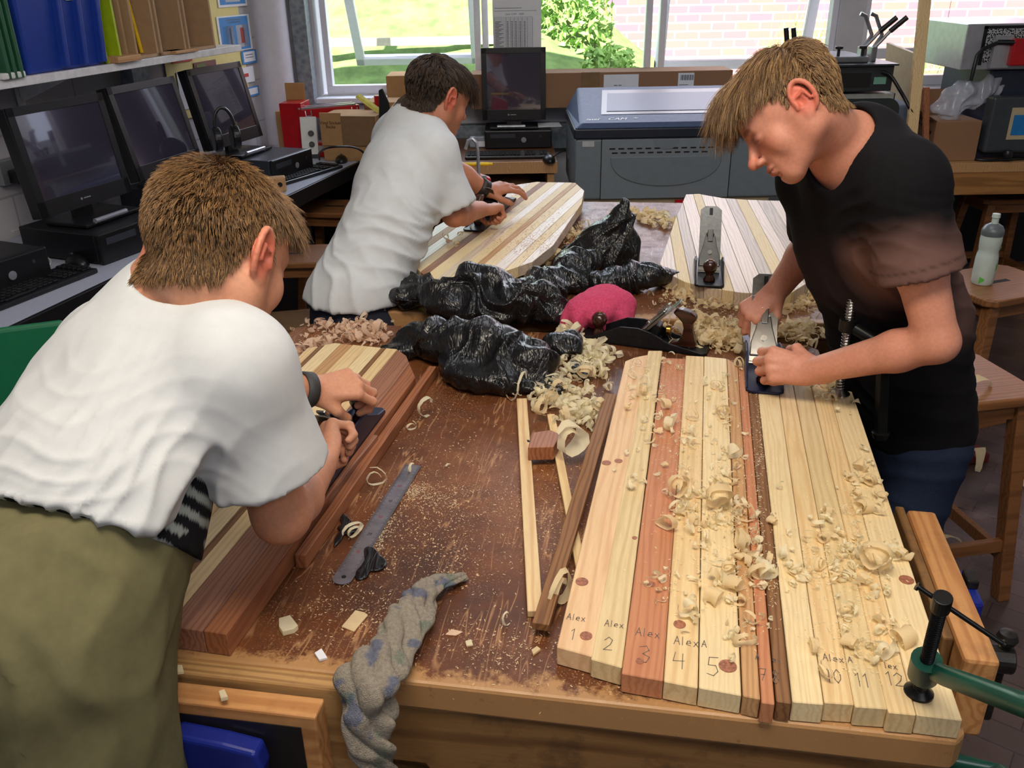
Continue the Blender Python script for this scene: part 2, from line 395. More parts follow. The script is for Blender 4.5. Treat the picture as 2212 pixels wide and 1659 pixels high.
e = Py(1290, 110, 7.2); foliage('shrub', 'small low shrub below the leafy bush outside the centre window', (e.x + .05, 6.8, e.z - .12), (.22, .18, .2), 700, leafm[0], .035)
e = Py(860, 40, 8.6); o = foliage('tall_grass', 'pale overgrown tall grass on the bank outside the left window', (e.x, 8.6, e.z - .15), (1.6, .8, .55), 3800, leafm[1], .055, True); o['kind'] = 'stuff'
e = Py(1180, 20, 9.0); o = foliage('shrub', 'yellow green bush high on the bank outside behind the window poster', (e.x + .25, 10.2, e.z + .5), (.5, .25, .6), 1500, leafm[1], .06)
e = Py(1740, 110, 8.0); foliage('shrub', 'thin green weeds at the brick wall seen beside the right window post', (e.x, 8.2, e.z - .1), (.35, .15, .35), 330, leafm[0], .05, True)
e = Py(2060, 130, 8.0); foliage('shrub', 'weeds at the foot of the brick wall outside the far right window', (e.x, 8.2, e.z - .2), (.6, .15, .25), 500, leafm[0], .05, True)
# desks, shelf
white_top = plain('speckled_laminate', (172, 178, 196), .45, var=.15, sc=400)
black_edge = plain('black_edge', (18, 18, 22), .4)
D = thing('computer_desk', 'long white topped computer desk with black edge along the left wall', 'desk', (*L2(0, 0), 0), -yawL)
MB().bx(-.70, -.004, -2.6, 2.95, .690, .72).build('worktop', white_top, D)
MB().bx(-.004, .012, -2.6, 2.95, .655, .722).build('front_rail', black_edge, D, bevel=.002)
for y in (-1.2, .35, 1.5, 2.9): MB().bx(-.66, -.04, y - .02, y + .02, 0, .69).build('side_panel', black_edge, D)
MB().bx(-.68, -.66, -2.5, 2.7, .2, .69).build('back_panel', black_edge, D)
S = thing('bracket_shelf', 'long white shelf with brackets on the left wall above the computers', 'shelf', (*L2(0, 0), 1.3), -yawL)
MB().bx(-.70, -.42, -1.9, 2.12, -.028, 0).build('shelf_board', plain('shelf_white', (222, 222, 228), .5), S, bevel=.002)
for y in (-.9, .35, 1.02): 
    MB().bx(-.715, -.70, y - .012, y + .012, -.55, .7).build('upright', MATS['shelf_white'], S)
    MB().prism([(-.70, -.028), (-.46, -.028), (-.70, -.12)], y - .004, y + .004).build('bracket', MATS['shelf_white'], S)
for o in [x for x in bpy.data.objects if x.name.startswith('bracket') and x.type == 'MESH']:
    me = o.data
    for vv in me.vertices: vv.co = (vv.co.x, vv.co.z, vv.co.y)
    me.flip_normals()
# ================================================================== workbenches
yawB = math.radians(9.75)
def bench_mat(name, glare):
    t = NT(name); v = t.coord()
    n1 = t.noise(v, 3.5, 6, .65); n2 = t.noise(v, 22, 5, .75)
    col = t.ramp(n1, [(.30, lin((64, 34, 18))), (.5, lin((104, 58, 30))), (.72, lin((138, 86, 48)))])
    col = t.mix(t.step(n2, .45, .8, 0, .55), col, lin((52, 28, 18)))
    # scratches: long thin light lines in several directions
    for a, sx, th, st in ((.45, 30, .010, .7), (-.7, 24, .012, .55), (1.25, 26, .009, .6), (-1.2, 17, .008, .5), (.1, 20, .008, .5)):
        w = t.coord((1.0, .09, 1), rot=(0, 0, a))
        r = t.noise(w, sx, 2, .5, 0)
        d = t.n('ShaderNodeMath', {0: r, 1: .5}, operation='SUBTRACT'); ab = t.n('ShaderNodeMath', {0: d, 1: 0.0}, operation='ABSOLUTE')
        ln = t.step(ab, 0, th, 1, 0); gate = t.step(t.noise(t.coord((1, .8, 1), rot=(0, 0, a * 2)), 11, 3, .6), .52, .60)
        f = t.n('ShaderNodeMath', {0: ln, 1: gate}, operation='MULTIPLY'); f = t.n('ShaderNodeMath', {0: f, 1: st}, operation='MULTIPLY')
        col = t.mix(f, col, lin((196, 148, 104)))
    # sawdust ground into the surface, paint spots
    sp = t.noise(v, 330, 2, .6); gate = t.step(t.noise(v, 4.3, 4, .7), .42, .62)
    f = t.n('ShaderNodeMath', {0: t.step(sp, .60, .66), 1: gate}, operation='MULTIPLY'); col = t.mix(f, col, lin((205, 170, 130)))
    ch = t.n('ShaderNodeTexVoronoi', {'Vector': v, 'Scale': 70.0}).outputs[0]; f = t.n('ShaderNodeMath', {0: t.step(ch, .10, .14, 1, 0), 1: t.step(t.noise(v, 9, 3), .5, .6)}, operation='MULTIPLY')
    col = t.mix(f, col, lin((214, 178, 134)))
    # worn pale front edge
    s = t.n('ShaderNodeSeparateXYZ', {0: v}); wob = t.noise(v, 26, 5, .75)
    e = t.n('ShaderNodeMath', {0: s.outputs[1], 1: t.step(wob, .35, .75, .0, .055)}, operation='SUBTRACT')
    col = t.mix(t.step(e, -.008, .012, .85, 0), col, lin((184, 140, 92)))
    t.bump(n2, .25, .0015)
    return t.fin(t.step(n2, .3, .7, .30, .55), .5, 0, col)
btop = bench_mat('worn_bench_top', 0)
bside = wood('worn_bench_side', (138, 102, 62), (88, 58, 32), .6, 16, axis=0, dirt=.85)
bleg = wood('bench_leg', (120, 82, 46), (84, 54, 30), .6, 20, axis=2, dirt=.5)
# front bench: local x along the front edge, y to the back
fr = Pz(2088, 1606, .8); fm = Pz(1150, 1508, .8)
FB = thing('workbench', 'large scarred brown workbench in the foreground with numbered boards on it', 'workbench', (fr.x, fr.y, 0), -yawB)
def fb(p):
    """world point to the front bench's own frame"""
    q = Vector(p) - Vector((fr.x, fr.y, 0)); c, s = math.cos(yawB), math.sin(yawB); return Vector((q.x * c - q.y * s, q.x * s + q.y * c, q.z))
BL = fb(Pz(600, 740, .8)).x; BD = fb(Pz(1785, 745, .8)).y
out = [(-1.30 if BL > -1.30 else BL, 0.0), (0, 0), (.012, .02), (0.012, BD - .03), (-.02, BD), (BL + .05, BD + .02), (BL, BD - .04)]
out[0] = (BL, 0.0)
top = MB().prism([(BL, 0), (-.01, 0), (.004, .016), (.004, BD - .03), (-.02, BD), (BL + .05, BD), (BL, BD - .05)], .755, .80).build('bench_top', btop, FB, bevel=.005)
rail = MB()
xs0, xs1 = BL + .02, -.01
prof = [(xs0, .755), (xs1, .755), (xs1, .62), (-.62, .62), (-.64, .655), (-.92, .655), (-.94, .62), (xs0, .62)]
rail.prism(prof, .004, .05); rail.v = [(x, z, y) for x, y, z in rail.v]; rail.f = [f[::-1] for f in rail.f]
rail.build('front_rail', bside, FB, bevel=.003)
MB().bx(BL + .02, -.02, BD - .06, BD - .02, .62, .755).build('back_rail', bside, FB, bevel=.003)
MB().bx(-.055, -.01, .05, BD - .05, .62, .755).build('side_rail', bside, FB, bevel=.003)
MB().bx(BL + .02, BL + .06, .05, BD - .05, .62, .755).build('side_rail', bside, FB, bevel=.003)
for x, y in ((BL + .07, .07), (-.09, .07), (BL + .07, BD - .12), (-.09, BD - .12)): MB().bx(x - .05, x + .04, y - .04, y + .05, 0, .755).build('leg', bleg, FB, bevel=.003)
MB().bx(BL + .1, -.12, .1, BD - .14, .16, .18).build('lower_shelf', bside, FB)
# front left jaw block and vice
jawm = wood('worn_orange_jaw', (204, 150, 96), (172, 114, 66), .55, 22, axis=0, dirt=.35)
blackp = plain('chipped_black_paint', (24, 22, 22), .45, var=.4, sc=30)
blue = plain('blue_enamel', (26, 40, 128), .3, var=.25, sc=12)
iron = plain('dark_iron', (52, 50, 50), .4, .7, var=.3, sc=60)
chrome = plain('worn_chrome', (186, 186, 184), .22, 1.0, var=.12, sc=40)
def vice(label, loc, rot, jl, lin_off=0):
    V = thing('bench_vice', label, 'vice', loc, rot)
    MB().bx(-jl / 2, jl / 2, -.045, -.012, -.16, -.008).build('jaw_lining', jawm, V, bevel=.003)
    MB().bx(-jl / 2 + .01, jl / 2 - .02, -.0465, -.0452, -.16, -.026).build('black_face', blackp, V)
    c = MB().prism([(-jl * .42, -.16), (-jl * .42, -.045), (-jl * .30, -.034), (-jl * .02, -.04), (jl * .18, -.048), (jl * .2, -.075), (jl * .13, -.16)], .047, .075)
    c.v = [(x, -z, y) for x, y, z in c.v]; c.build('front_casting', blue, V, bevel=.006, seg=3)
    for x, z, rr in ((jl * .04, -.115, .010), (-jl * .30, -.125, .016)):
        MB().cyl((x, -.078, z), (x, -.088, z), rr, n=20).cyl((x, -.088, z), (x, -.094, z), rr * .6, n=8).build('bolt', chrome, V, bevel=.001)
    r_ = MB().prism([(-jl * .22, -.15), (-jl * .2, -.135), (0, -.075), (.0, -.09), (-jl * .13, -.15)], .075, .09); r_.v = [(x, -z, y) for x, y, z in r_.v]; r_.build('rib', blue, V, bevel=.004)
    return V
vz = Pz(690, 1548, .795); va = Pz(335, 1498, .795)
vl = (vz - va).length; mid = (vz + va) / 2
vice('blue bench vice with black and orange wooden jaw at the front left', (mid.x, mid.y + .047, .795), -yawB, vl)
# packing block behind the jaw, screwed to the bench edge
a = fb(Pz(345, 1440, .8)); b_ = fb(Pz(752, 1500, .8))
MB().bx(a.x - .05, b_.x, -.022, .002, .655, .797).build('edge_block', wood('pale_edge_block', (190, 150, 98), (140, 100, 60), .6, 22, axis=0, dirt=.5), FB, bevel=.004)
# right hand vice
p0 = Pz(1965, 1096, .8); p1 = Pz(2092, 1420, .8); ln = (p1 - p0).length; ang = math.atan2(p1.y - p0.y, p1.x - p0.x); mid = (p0 + p1) / 2
V = thing('bench_vice', 'side bench vice with orange worn jaw and dark handle at the right edge', 'vice', (mid.x, mid.y, .797), ang)
MB().bx(-ln / 2, ln / 2, -.004, .040, -.13, 0).build('jaw_lining', jawm, V, bevel=.006)
MB().bx(-ln / 2 - .01, ln / 2 - .04, -.02, -.006, -.14, -.002).build('jaw_packing', bside, V, bevel=.003)
MB().bx(-.05, .03, .041, .064, -.13, -.02).build('front_casting', blue, V, bevel=.006)
MB().cyl((.10, .042, -.055), (.10, .085, -.055), .020, n=20).build('screw_boss', iron, V, bevel=.002)
MB().cyl((.10, .072, -.16), (.10, .072, -.022), .008, n=12).lathe([(0.001, 0), (.011, .003), (.014, .011), (.011, .019), (.001, .022)], 16, (.10, .072, -.030)).build('handle', iron, V, smooth=True)
MB().bx(-.03, .0, .045, .062, -.02, -.005).build('guide', iron, V, bevel=.003)
# rear bench
r0 = Pz(850, 672, .8); r1 = Pz(1763, 697, .8); yawR = -math.atan2(r1.y - r0.y, r1.x - r0.x)
RB = thing('workbench', 'second brown workbench behind the front one, under the boy in white at the window', 'workbench', (r0.x - .02, r0.y, 0), -yawR)
W = (r1 - r0).length + .12; Dp = 1.22
MB().prism([(0, 0), (W, 0), (W, Dp), (.14, Dp), (0, Dp - .12)], .755, .80).build('bench_top', bench_mat('worn_bench_top_rear', 1), RB, bevel=.005)
MB().bx(.01, W - .01, .004, .05, .63, .755).build('front_rail', bside, RB, bevel=.003)
MB().bx(.01, W - .01, Dp - .06, Dp - .02, .63, .755).build('back_rail', bside, RB, bevel=.003)
for x in (.01, W - .05): MB().bx(x, x + .04, .05, Dp - .1, .63, .755).build('side_rail', bside, RB)
for x, y in ((.06, .07), (W - .07, .07), (.09, Dp - .12), (W - .07, Dp - .12)): MB().bx(x - .045, x + .045, y - .045, y + .045, 0, .755).build('leg', bleg, RB, bevel=.003)

# ================================================================== glued board panels
WD = dict(
 pine=wood('pine_pale', (236, 208, 158), (214, 172, 116), .55, 30, band=.55),
 pine2=wood('pine_cream', (240, 218, 172), (222, 188, 134), .55, 44, band=.45),
 pink=wood('pine_pinkish', (236, 200, 156), (212, 158, 114), .55, 20, knots=.5, band=.5),
 red=wood('cedar_red', (204, 140, 100), (176, 106, 74), .55, 34, band=.6),
 brown=wood('walnut_brown', (146, 104, 68), (104, 68, 42), .6, 40),
 tan=wood('tan_softwood', (204, 160, 112), (176, 128, 84), .55, 36),
 knotty=wood('pine_knotty', (236, 208, 160), (206, 150, 104), .55, 22, knots=1.0, band=.6),
 green=wood('pine_greenish', (230, 206, 158), (200, 168, 116), .55, 26, band=.5),
 mahog=wood('mahogany', (168, 108, 72), (128, 74, 48), .45, 36, spec=.5),
 dkmah=wood('dark_mahogany', (112, 56, 34), (82, 38, 24), .42, 30, spec=.5),
 rose=wood('rosy_hardwood', (164, 116, 92), (128, 84, 66), .6, 40),
 grey=wood('glare_grey_softwood', (196, 178, 156), (150, 134, 118), .45, 30, spec=.7),  # pale grey stands for glare on the rear right panel
 white=wood('whitewood_and_glare', (226, 206, 184), (198, 172, 148), .42, 30, spec=.7))
class Frame:
    def __init__(s, o, yaw): s.o = Vector((o[0], o[1])); s.c, s.s = math.cos(yaw), math.sin(yaw); s.yaw = yaw
    def to(s, p): x, y = p[0] - s.o.x, p[1] - s.o.y; return (x * s.c - y * s.s, x * s.s + y * s.c)
def clip(poly, k, lim, keep_less):
    out = []
    for i in range(len(poly)):
        a, b = poly[i], poly[(i + 1) % len(poly)]; ia = (a[k] <= lim) == keep_less; ib = (b[k] <= lim) == keep_less
        if ia: out.append(a)
        if ia != ib:
            t_ = (lim - a[k]) / (b[k] - a[k]); out.append((a[0] + t_ * (b[0] - a[0]), a[1] + t_ * (b[1] - a[1])))
    return out
def board_label(k): return None
# --- main panel: thirteen numbered boards
ZP = .83
FX = [(1202, 1397, 1284, 1419), (1276, 1424, 1344, 1443), (1342, 1456, 1433, 1472), (1433, 1471, 1508, 1486), (1509, 1486, 1602, 1503), (1604, 1504, 1643, 1512), (1644, 1520, 1674, 1524), (1676, 1515, 1710, 1520), (1711, 1517, 1780, 1523), (1780, 1517, 1846, 1522), (1846, 1527, 1918, 1532), (1918, 1540, 1980, 1546), (1980, 1544, 2080, 1556)]
BXp = [(1352, 772, 1400, 766), (1400, 758, 1431, 758), (1431, 774, 1481, 776), (1481, 768, 1521, 770), (1521, 770, 1570, 775), (1570, 775, 1594, 790), (1594, 790, 1612, 800), (1612, 802, 1633, 810), (1633, 810, 1678, 818), (1678, 818, 1712, 824), (1712, 824, 1751, 830), (1751, 830, 1789, 836), (1789, 836, 1841, 846)]
kinds = ['pink', 'green', 'red', 'pine', 'pine2', 'tan', 'red', 'brown', 'pine2', 'pine', 'green', 'pine', 'pine2']
plab = ['pinkish knotty board pencilled Alex 1', 'greenish pine board pencilled Alex 2', 'wide reddish board pencilled Alex 3', 'pale board pencilled Alex 4', 'pale board pencilled 5', 'narrow tan board', 'narrow reddish board pencilled 7', 'dark brown board pencilled 8', 'cream board with grey smudge', 'pale board pencilled Alex 10', 'pale board pencilled 11', 'pale board pencilled 12', 'wide cream board at the outer edge']
o0 = Pz(1203, 1400, ZP); FM = Frame(o0, math.radians(12.4))
MP = thing('glued_board_panel', 'panel of thirteen numbered glued timber boards nearest the camera, covered in shavings', 'board', (o0.x, o0.y, .801), -FM.yaw)
planks = []
prevR = None
for i in range(13):
    a, b, c, d = FX[i]; e, f, g, h = BXp[i]
    q = [FM.to(Pz(a, b, ZP)), FM.to(Pz(c, d, ZP)), FM.to(Pz(g, h, ZP)), FM.to(Pz(e, f, ZP))]
    if i == 6: zt = .031
    else: zt = .029 + .0006 * ((i * 7) % 3)
    q = [(q[0][0] + .0004, q[0][1]), (q[1][0] - .0004, q[1][1]), (q[2][0] - .0004, q[2][1]), (q[3][0] + .0004, q[3][1])]
    if i in (0, 1): q = [q[0], q[1], q[2], ((q[2][0] + q[3][0]) / 2 - .004, q[3][1] + .004), (q[3][0], q[3][1] - .02)] if i == 0 else q
    pl = MB().prism(q, 0, zt).build('plank', WD[kinds[i]], MP, bevel=.0012, seg=1); pl['label'] = plab[i]; planks.append((pl, q, zt))
# end-grain, pencilled marks
pencil = plain('pencil_grey', (112, 98, 88), .6)
GL = {'A': [[(0, 0), (.3, 1), (.6, 0)], [(.12, .4), (.5, .4)]], 'l': [[(.1, 0), (.1, 1)]], 'e': [[(0, .3), (.45, .35), (.35, .6), (.1, .55), (.05, .15), (.4, .05)]], 'x': [[(0, .55), (.45, 0)], [(.4, .6), (0, 0)]],
 '1': [[(0, .8), (.2, 1), (.2, 0)]], '2': [[(0, .75), (.25, 1), (.5, .8), (.4, .45), (0, .02), (.55, .05)]], '3': [[(0, .9), (.35, 1), (.5, .75), (.2, .52), (.55, .35), (.4, .03), (0, .08)]], '4': [[(.1, 1), (0, .45), (.6, .5)], [(.5, .95), (.5, 0)]],
 '5': [[(.5, 1), (.1, .97), (.05, .55), (.4, .55), (.5, .25), (.3, 0), (0, .08)]], '7': [[(0, 1), (.5, 1), (.2, 0)], [(.12, .5), (.42, .52)]], '8': [[(.4, .8), (.2, 1), (.05, .8), (.4, .3), (.2, 0), (0, .25), (.4, .8)]], '0': [[(.25, 1), (.05, .7), (.05, .25), (.25, 0), (.45, .3), (.45, .75), (.25, 1)]]}
def scribble(parent, txt, x, y, size, z, m=None, w=.0005):
    b = MB(); cx = x
    for ch in txt:
        for st in GL.get(ch, []):
            for (ax, ay), (bx_, by_) in zip(st[:-1], st[1:]):
                p = Vector((cx + ax * size * .8, y + ay * size, 0)); q = Vector((cx + bx_ * size * .8, y + by_ * size, 0)); d = (q - p).normalized() * w; n_ = Vector((-d.y, d.x, 0))
                b.add([(v_.x, v_.y, z) for v_ in (p - d - n_, q + d - n_, q + d + n_, p - d + n_)], [(0, 1, 2, 3)])
        cx += size * (.62 if ch in 'Aex023458' else .4)
    return b.build('pencil_writing', m or pencil, parent)
marks = [(0, 'Alex', 1238, 1332, .012), (0, '1', 1246, 1375, .020), (1, 'Alex', 1320, 1347, .012), (1, '2', 1318, 1398, .024), (2, 'Alex', 1387, 1368, .015), (2, '3', 1393, 1425, .030), (3, 'Alex', 1470, 1385, .015), (3, '4', 1468, 1436, .028), (4, 'A', 1530, 1392, .012), (4, '5', 1542, 1452, .032),
 (6, 'A', 1646, 1420, .010), (6, '7', 1655, 1465, .020), (7, '8', 1684, 1470, .022), (7, 'ex', 1683, 1425, .010), (9, 'Alex', 1792, 1420, .012), (9, '10', 1800, 1465, .022), (10, '11', 1865, 1476, .022), (10, 'A', 1846, 1425, .010), (11, '12', 1932, 1474, .022), (11, 'lex', 1925, 1438, .010)]
for i, s_, x, y, sz in marks:
    lx, ly = FM.to(Pz(x, y, ZP + .001)); scribble(planks[i][0], s_, lx - .008, ly - .006, sz, planks[i][2] + .0005)
# knots on board one and five
for i, x, y, r in ((0, 1257, 1257, .009), (0, 1266, 1374, .008), (0, 1310, 1000, .008), (0, 1336, 996, .007), (3, 1468, 1349, .008), (4, 1572, 1440, .011), (2, 1382, 1430, .005), (1, 1371, 1163, .004), (12, 1958, 1253, .010), (2, 1407, 1264, .006)):
    lx, ly = FM.to(Pz(x, y, ZP)); zt = planks[i][2]
    MB().lathe([(.0001, zt + .0002), (r, zt + .0002), (r, zt + .0007), (.0001, zt + .0007)], 20, (lx, ly, 0)).build('knot', plain('knot_brown', (158, 98, 70), .5, var=.45, sc=260), planks[i][0]).scale = (1, 1, 1)

def strip_panel(label, poly, yaw, bounds, kd, z0, th, o, tilt=(0, 0)):
    F_ = Frame(o, yaw); pl = [F_.to(p) for p in poly]
    T = thing('glued_board_panel', label, 'board', (o[0], o[1], z0), -yaw); T.rotation_euler = (tilt[0], tilt[1], -yaw)
    x0 = min(p[0] for p in pl); x1 = max(p[0] for p in pl); tot = sum(bounds); c = x0
    for w_, k_ in zip(bounds, kd):
        n_ = c + w_ / tot * (x1 - x0); q = clip(clip(pl, 0, c + .0004, False), 0, n_ - .0004, True)
        if len(q) > 2: MB().prism(q, 0, th + .0008 * rnd.random()).build('plank', WD[k_], T, bevel=.001, seg=1)
        c = n_
    return T, F_
# --- left front panel of reddish boards
zl = .82
d0 = Pz(470, 1392, zl + .02); d1 = Pz(897, 812, zl + .02); yl = math.atan2((d1 - d0).x, (d1 - d0).y)
Fl = Frame(d0, yl); lx = Fl.to(Pz(640, 800, zl + .02))[0] - .03; ye = Fl.to(Pz(760, 745, zl + .02))[1]
poly = [(lx, -.02), (-.03, -.02), (-.03, .004), (.0, .004), (0, Fl.to(d1)[1]), (-.05, ye - .04), (-.08, ye), (lx + .05, ye + .01), (lx, ye - .03)]
T = thing('glued_board_panel', 'panel of mixed pale and reddish boards being planed by the boy at left', 'board', (d0.x, d0.y, .801), -yl)
def cut(x0, x1): return clip(clip([(lx, .022), (0, .022), (0, Fl.to(d1)[1]), (-.055, ye - .03), (-.085, ye), (lx + .05, ye + .01), (lx, ye - .03)], 0, x0, False), 0, x1, True)
wl_ = [(.020, 'pine'), (.012, 'brown'), (.034, 'pine2'), (.030, 'tan'), (.036, 'pine'), (.034, 'pine2'), (.012, 'brown'), (.028, 'pine'), (.052, 'rose'), (.034, 'mahog')]
tw = sum(a for a, _ in wl_); c = lx
for w_, k_ in wl_:
    n_ = c + w_ / tw * (0 - lx); q = cut(c + .0004, n_ - .0004)
    if len(q) > 2: MB().prism(q, 0, .036 + .001 * rnd.random()).build('plank', WD[k_], T, bevel=.001, seg=1)
    c = n_
# two loose battens beside it
def batten(name, label, cat, a, b, w, h, m, z=.801, group=None):
    a = Vector(a); b = Vector(b); L = (b - a).length; y = math.atan2((b - a).x, (b - a).y)
    o = MB().bx(-w / 2, w / 2, 0, L, 0, h).build(name, m, None, bevel=.0012, loc=(a.x, a.y, z), rotz=-y); o.rotation_euler[0] = math.asin((b.z - a.z) / L)
    return tag(o, label, cat, group)
batten('timber_batten', 'dark red batten lying on the bench beside the left reddish panel', 'timber', Pz(648, 1205, .82).xy.to_3d(), Pz(935, 795, .82).xy.to_3d(), .017, .024, WD['mahog'])
batten('timber_strip', 'thin pale edged hardwood strip between the left panel and the dark red batten', 'timber', Pz(545, 1290, .82).xy.to_3d(), Pz(812, 955, .82).xy.to_3d(), .010, .034, WD['rose'])
batten('timber_strip', 'pale pine stick on the bench with a dark knot, left of the brown stick', 'timber', Pz(1156, 1322, .81).xy.to_3d(), Pz(1127, 862, .81).xy.to_3d(), .021, .011, WD['knotty'])
batten('timber_strip', 'thin pine stick running under the red offcut and the brown stick', 'timber', Pz(1262, 1262, .81).xy.to_3d(), Pz(1190, 895, .81).xy.to_3d(), .015, .010, WD['pine'])
batten('timber_strip', 'long brown hardwood stick leaning against the numbered board panel', 'timber', Vector((*Pz(1168, 1372, .805).xy, 0)), Vector((*Pz(1318, 872, .82).xy, .018)), .023, .012, WD['brown'], .8125)
# --- rear left rounded board
zr_ = .862
outl = [(898, 578), (925, 602), (985, 603), (1085, 588), (1150, 566), (1195, 530), (1256, 440), (1262, 412), (1243, 395), (1160, 393), (1095, 402), (1010, 450), (940, 490)]
pl3 = [Pz(x, y, zr_) for x, y in outl]; aR = Pz(985, 600, zr_); bR = Pz(1250, 405, zr_)
yr = math.atan2((Pz(1195, 393, zr_) - Pz(930, 600, zr_)).x, (Pz(1195, 393, zr_) - Pz(930, 600, zr_)).y)
T2, F2 = strip_panel('round ended glued board being planed by the boy in the middle', pl3, yr, [3, 2.4, 3, 2.6, 2, 3, 2.4, 2.2, 1.6, 2.6, 3, 2.2, 2.8], ['white', 'tan', 'white', 'pine2', 'rose', 'pine2', 'white', 'pine2', 'tan', 'pine2', 'white', 'pine2', 'white'], .832, .03, (pl3[0].x, pl3[0].y))
batten('support_batten', 'pale batten under the right edge of the round ended board', 'timber', Vector((*Pz(985, 612, .815).xy, 0)), Vector((*Pz(1200, 545, .815).xy, 0)), .03, .030, WD['pine'], .801)
batten('support_batten', 'hidden packing strip under the far left of the round ended board', 'timber', Vector((*Pz(985, 500, .815).xy, 0)), Vector((*Pz(1180, 415, .815).xy, 0)), .03, .030, WD['pine'], .801)
# --- rear right panel, shiny: its whitish glare is put into the plank colours
zq = .84
outl = [(1425, 570), (1445, 592), (1480, 609), (1530, 622), (1600, 632), (1665, 636), (1710, 632), (1756, 604), (1770, 575), (1730, 450), (1700, 434), (1620, 432), (1560, 428), (1510, 419), (1482, 420), (1460, 470)]
pl4 = [Pz(x, y, zq) for x, y in outl]; v_ = Pz(1478, 425, zq) - Pz(1430, 570, zq); w_ = Pz(1650, 432, zq) - Pz(1640, 630, zq)
y4 = math.radians(7)
T3, F3 = strip_panel('shiny whitish glued board panel with a metal plane lying on it, behind the pink cloth', pl4, y4, [3, 2.2, 2.2, 3, 2, 2.6, 3, 2.4, 2.6, 2.4, 3, 3, 3], ['white', 'pine2', 'grey', 'white', 'pine2', 'white', 'white', 'grey', 'pine2', 'white', 'grey', 'white', 'white'], .801, .039, (pl4[0].x, pl4[0].y))
# ================================================================== people
def A(v): return np.array(v, float)
def unit(v): v = A(v); return v / np.linalg.norm(v)
def lerp(a, b, t): return A(a) * (1 - t) + A(b) * t
class Head:
    def __init__(s, T, R, sc): s.T = A(T); s.R = A(R); s.sc = sc
    def w(s, p): return s.T + s.R @ (A(p) * s.sc)
    def loc(s, P): return ((P - s.T) @ s.R) / s.sc
def frame_from(fw, up):
    fw = unit(fw); l = unit(np.cross(unit(up), fw)); return np.stack([l, fw, np.cross(fw, l)], 1)
def make_head(S, H, detail=True):
    c = H.sc; E = lambda p, r, k=.01, op='add', Rl=None: S.ell(H.w(p), A(r) * c, H.R if Rl is None else H.R @ Rl, k * c, op)
    C = lambda a, b, ra, rb=None, k=.01, op='add': S.cone(H.w(a), H.w(b), ra * c, (ra if rb is None else rb) * c, k * c, op)
    E((0, -.010, .040), (.074, .088, .076)); E((0, .028, -.012), (.062, .062, .082), .03); E((0, .044, .05), (.058, .042, .050), .03)
    for s in (-1, 1):
        C((s * .054, -.004, -.045), (s * .022, .062, -.088), .020, .016, .03)
        E((s * .040, .058, -.028), (.022, .020, .024), .02)
        C((s * .060, .0, -.01), (s * .056, .0, -.05), .015, .014, .03)
    E((0, .070, -.088), (.021, .018, .018), .022)
    E((0, .078, -.052), (.030, .017, .026), .02)
    C((-.034, .076, .020), (.034, .076, .020), .013, None, .02)
    for s in (-1, 1):
        E((s * .031, .098, .001), (.017, .014, .011), .014, 'sub')
        E((s * .031, .0765, .000), (.0145, .0125, .0125), .004)
        C((s * .045, .0795, -.001), (s * .031, .0895, -.005), .0022, None, .003); C((s * .018, .0845, -.001), (s * .031, .0895, -.005), .0022, None, .003)
    C((0, .087, .010), (0, .113, -.029), .0062, .0088, .014)
    E((0, .1135, -.032), (.0105, .0095, .0085), .008)
    for s in (-1, 1):
        E((s * .0115, .102, -.036), (.0070, .010, .0070), .005)
        E((s * .0062, .1085, -.0415), (.0032, .005, .003), .002, 'sub')
    E((0, .094, -.0575), (.0225, .010, .0052), .006); E((0, .0915, -.0675), (.0195, .010, .0065), .006)
    C((-.024, .090, -.0625), (0, .1045, -.0622), .0012, None, .002, 'sub'); C((.024, .090, -.0625), (0, .1045, -.0622), .0012, None, .002, 'sub')
    E((0, .090, -.078), (.016, .006, .004), .006, 'sub')
    for s in (-1, 1):
        pts = []
        for a in np.radians(np.arange(-70, 215, 15)):       # 0 = back, 90 = top
            y = -.014 - .0185 * math.cos(a); z = .001 + .031 * math.sin(a); pts.append((s * (.080 + .010 * max(0, math.cos(a)) + .004 * math.sin(a)), y, z))
        E((s * .079, -.012, .0), (.0065, .017, .029), .006)
        for p, q in zip(pts[:-1], pts[1:]): C(p, q, .0042, None, .003)
        E((s * .079, -.006, -.029), (.0045, .009, .0095), .006)
        E((s * .088, -.006, -.005), (.0085, .0075, .0115), .003, 'sub'); E((s * .088, -.008, .014), (.006, .010, .0065), .003, 'sub')
        C((s * .086, -.004, .006), (s * .089, -.019, .010), .0026, None, .003); C((s * .089, -.019, .010), (s * .089, -.022, -.010), .0030, None, .003); C((s * .083, .006, -.012), (s * .084, .003, -.004), .0032, None, .003)
    return S
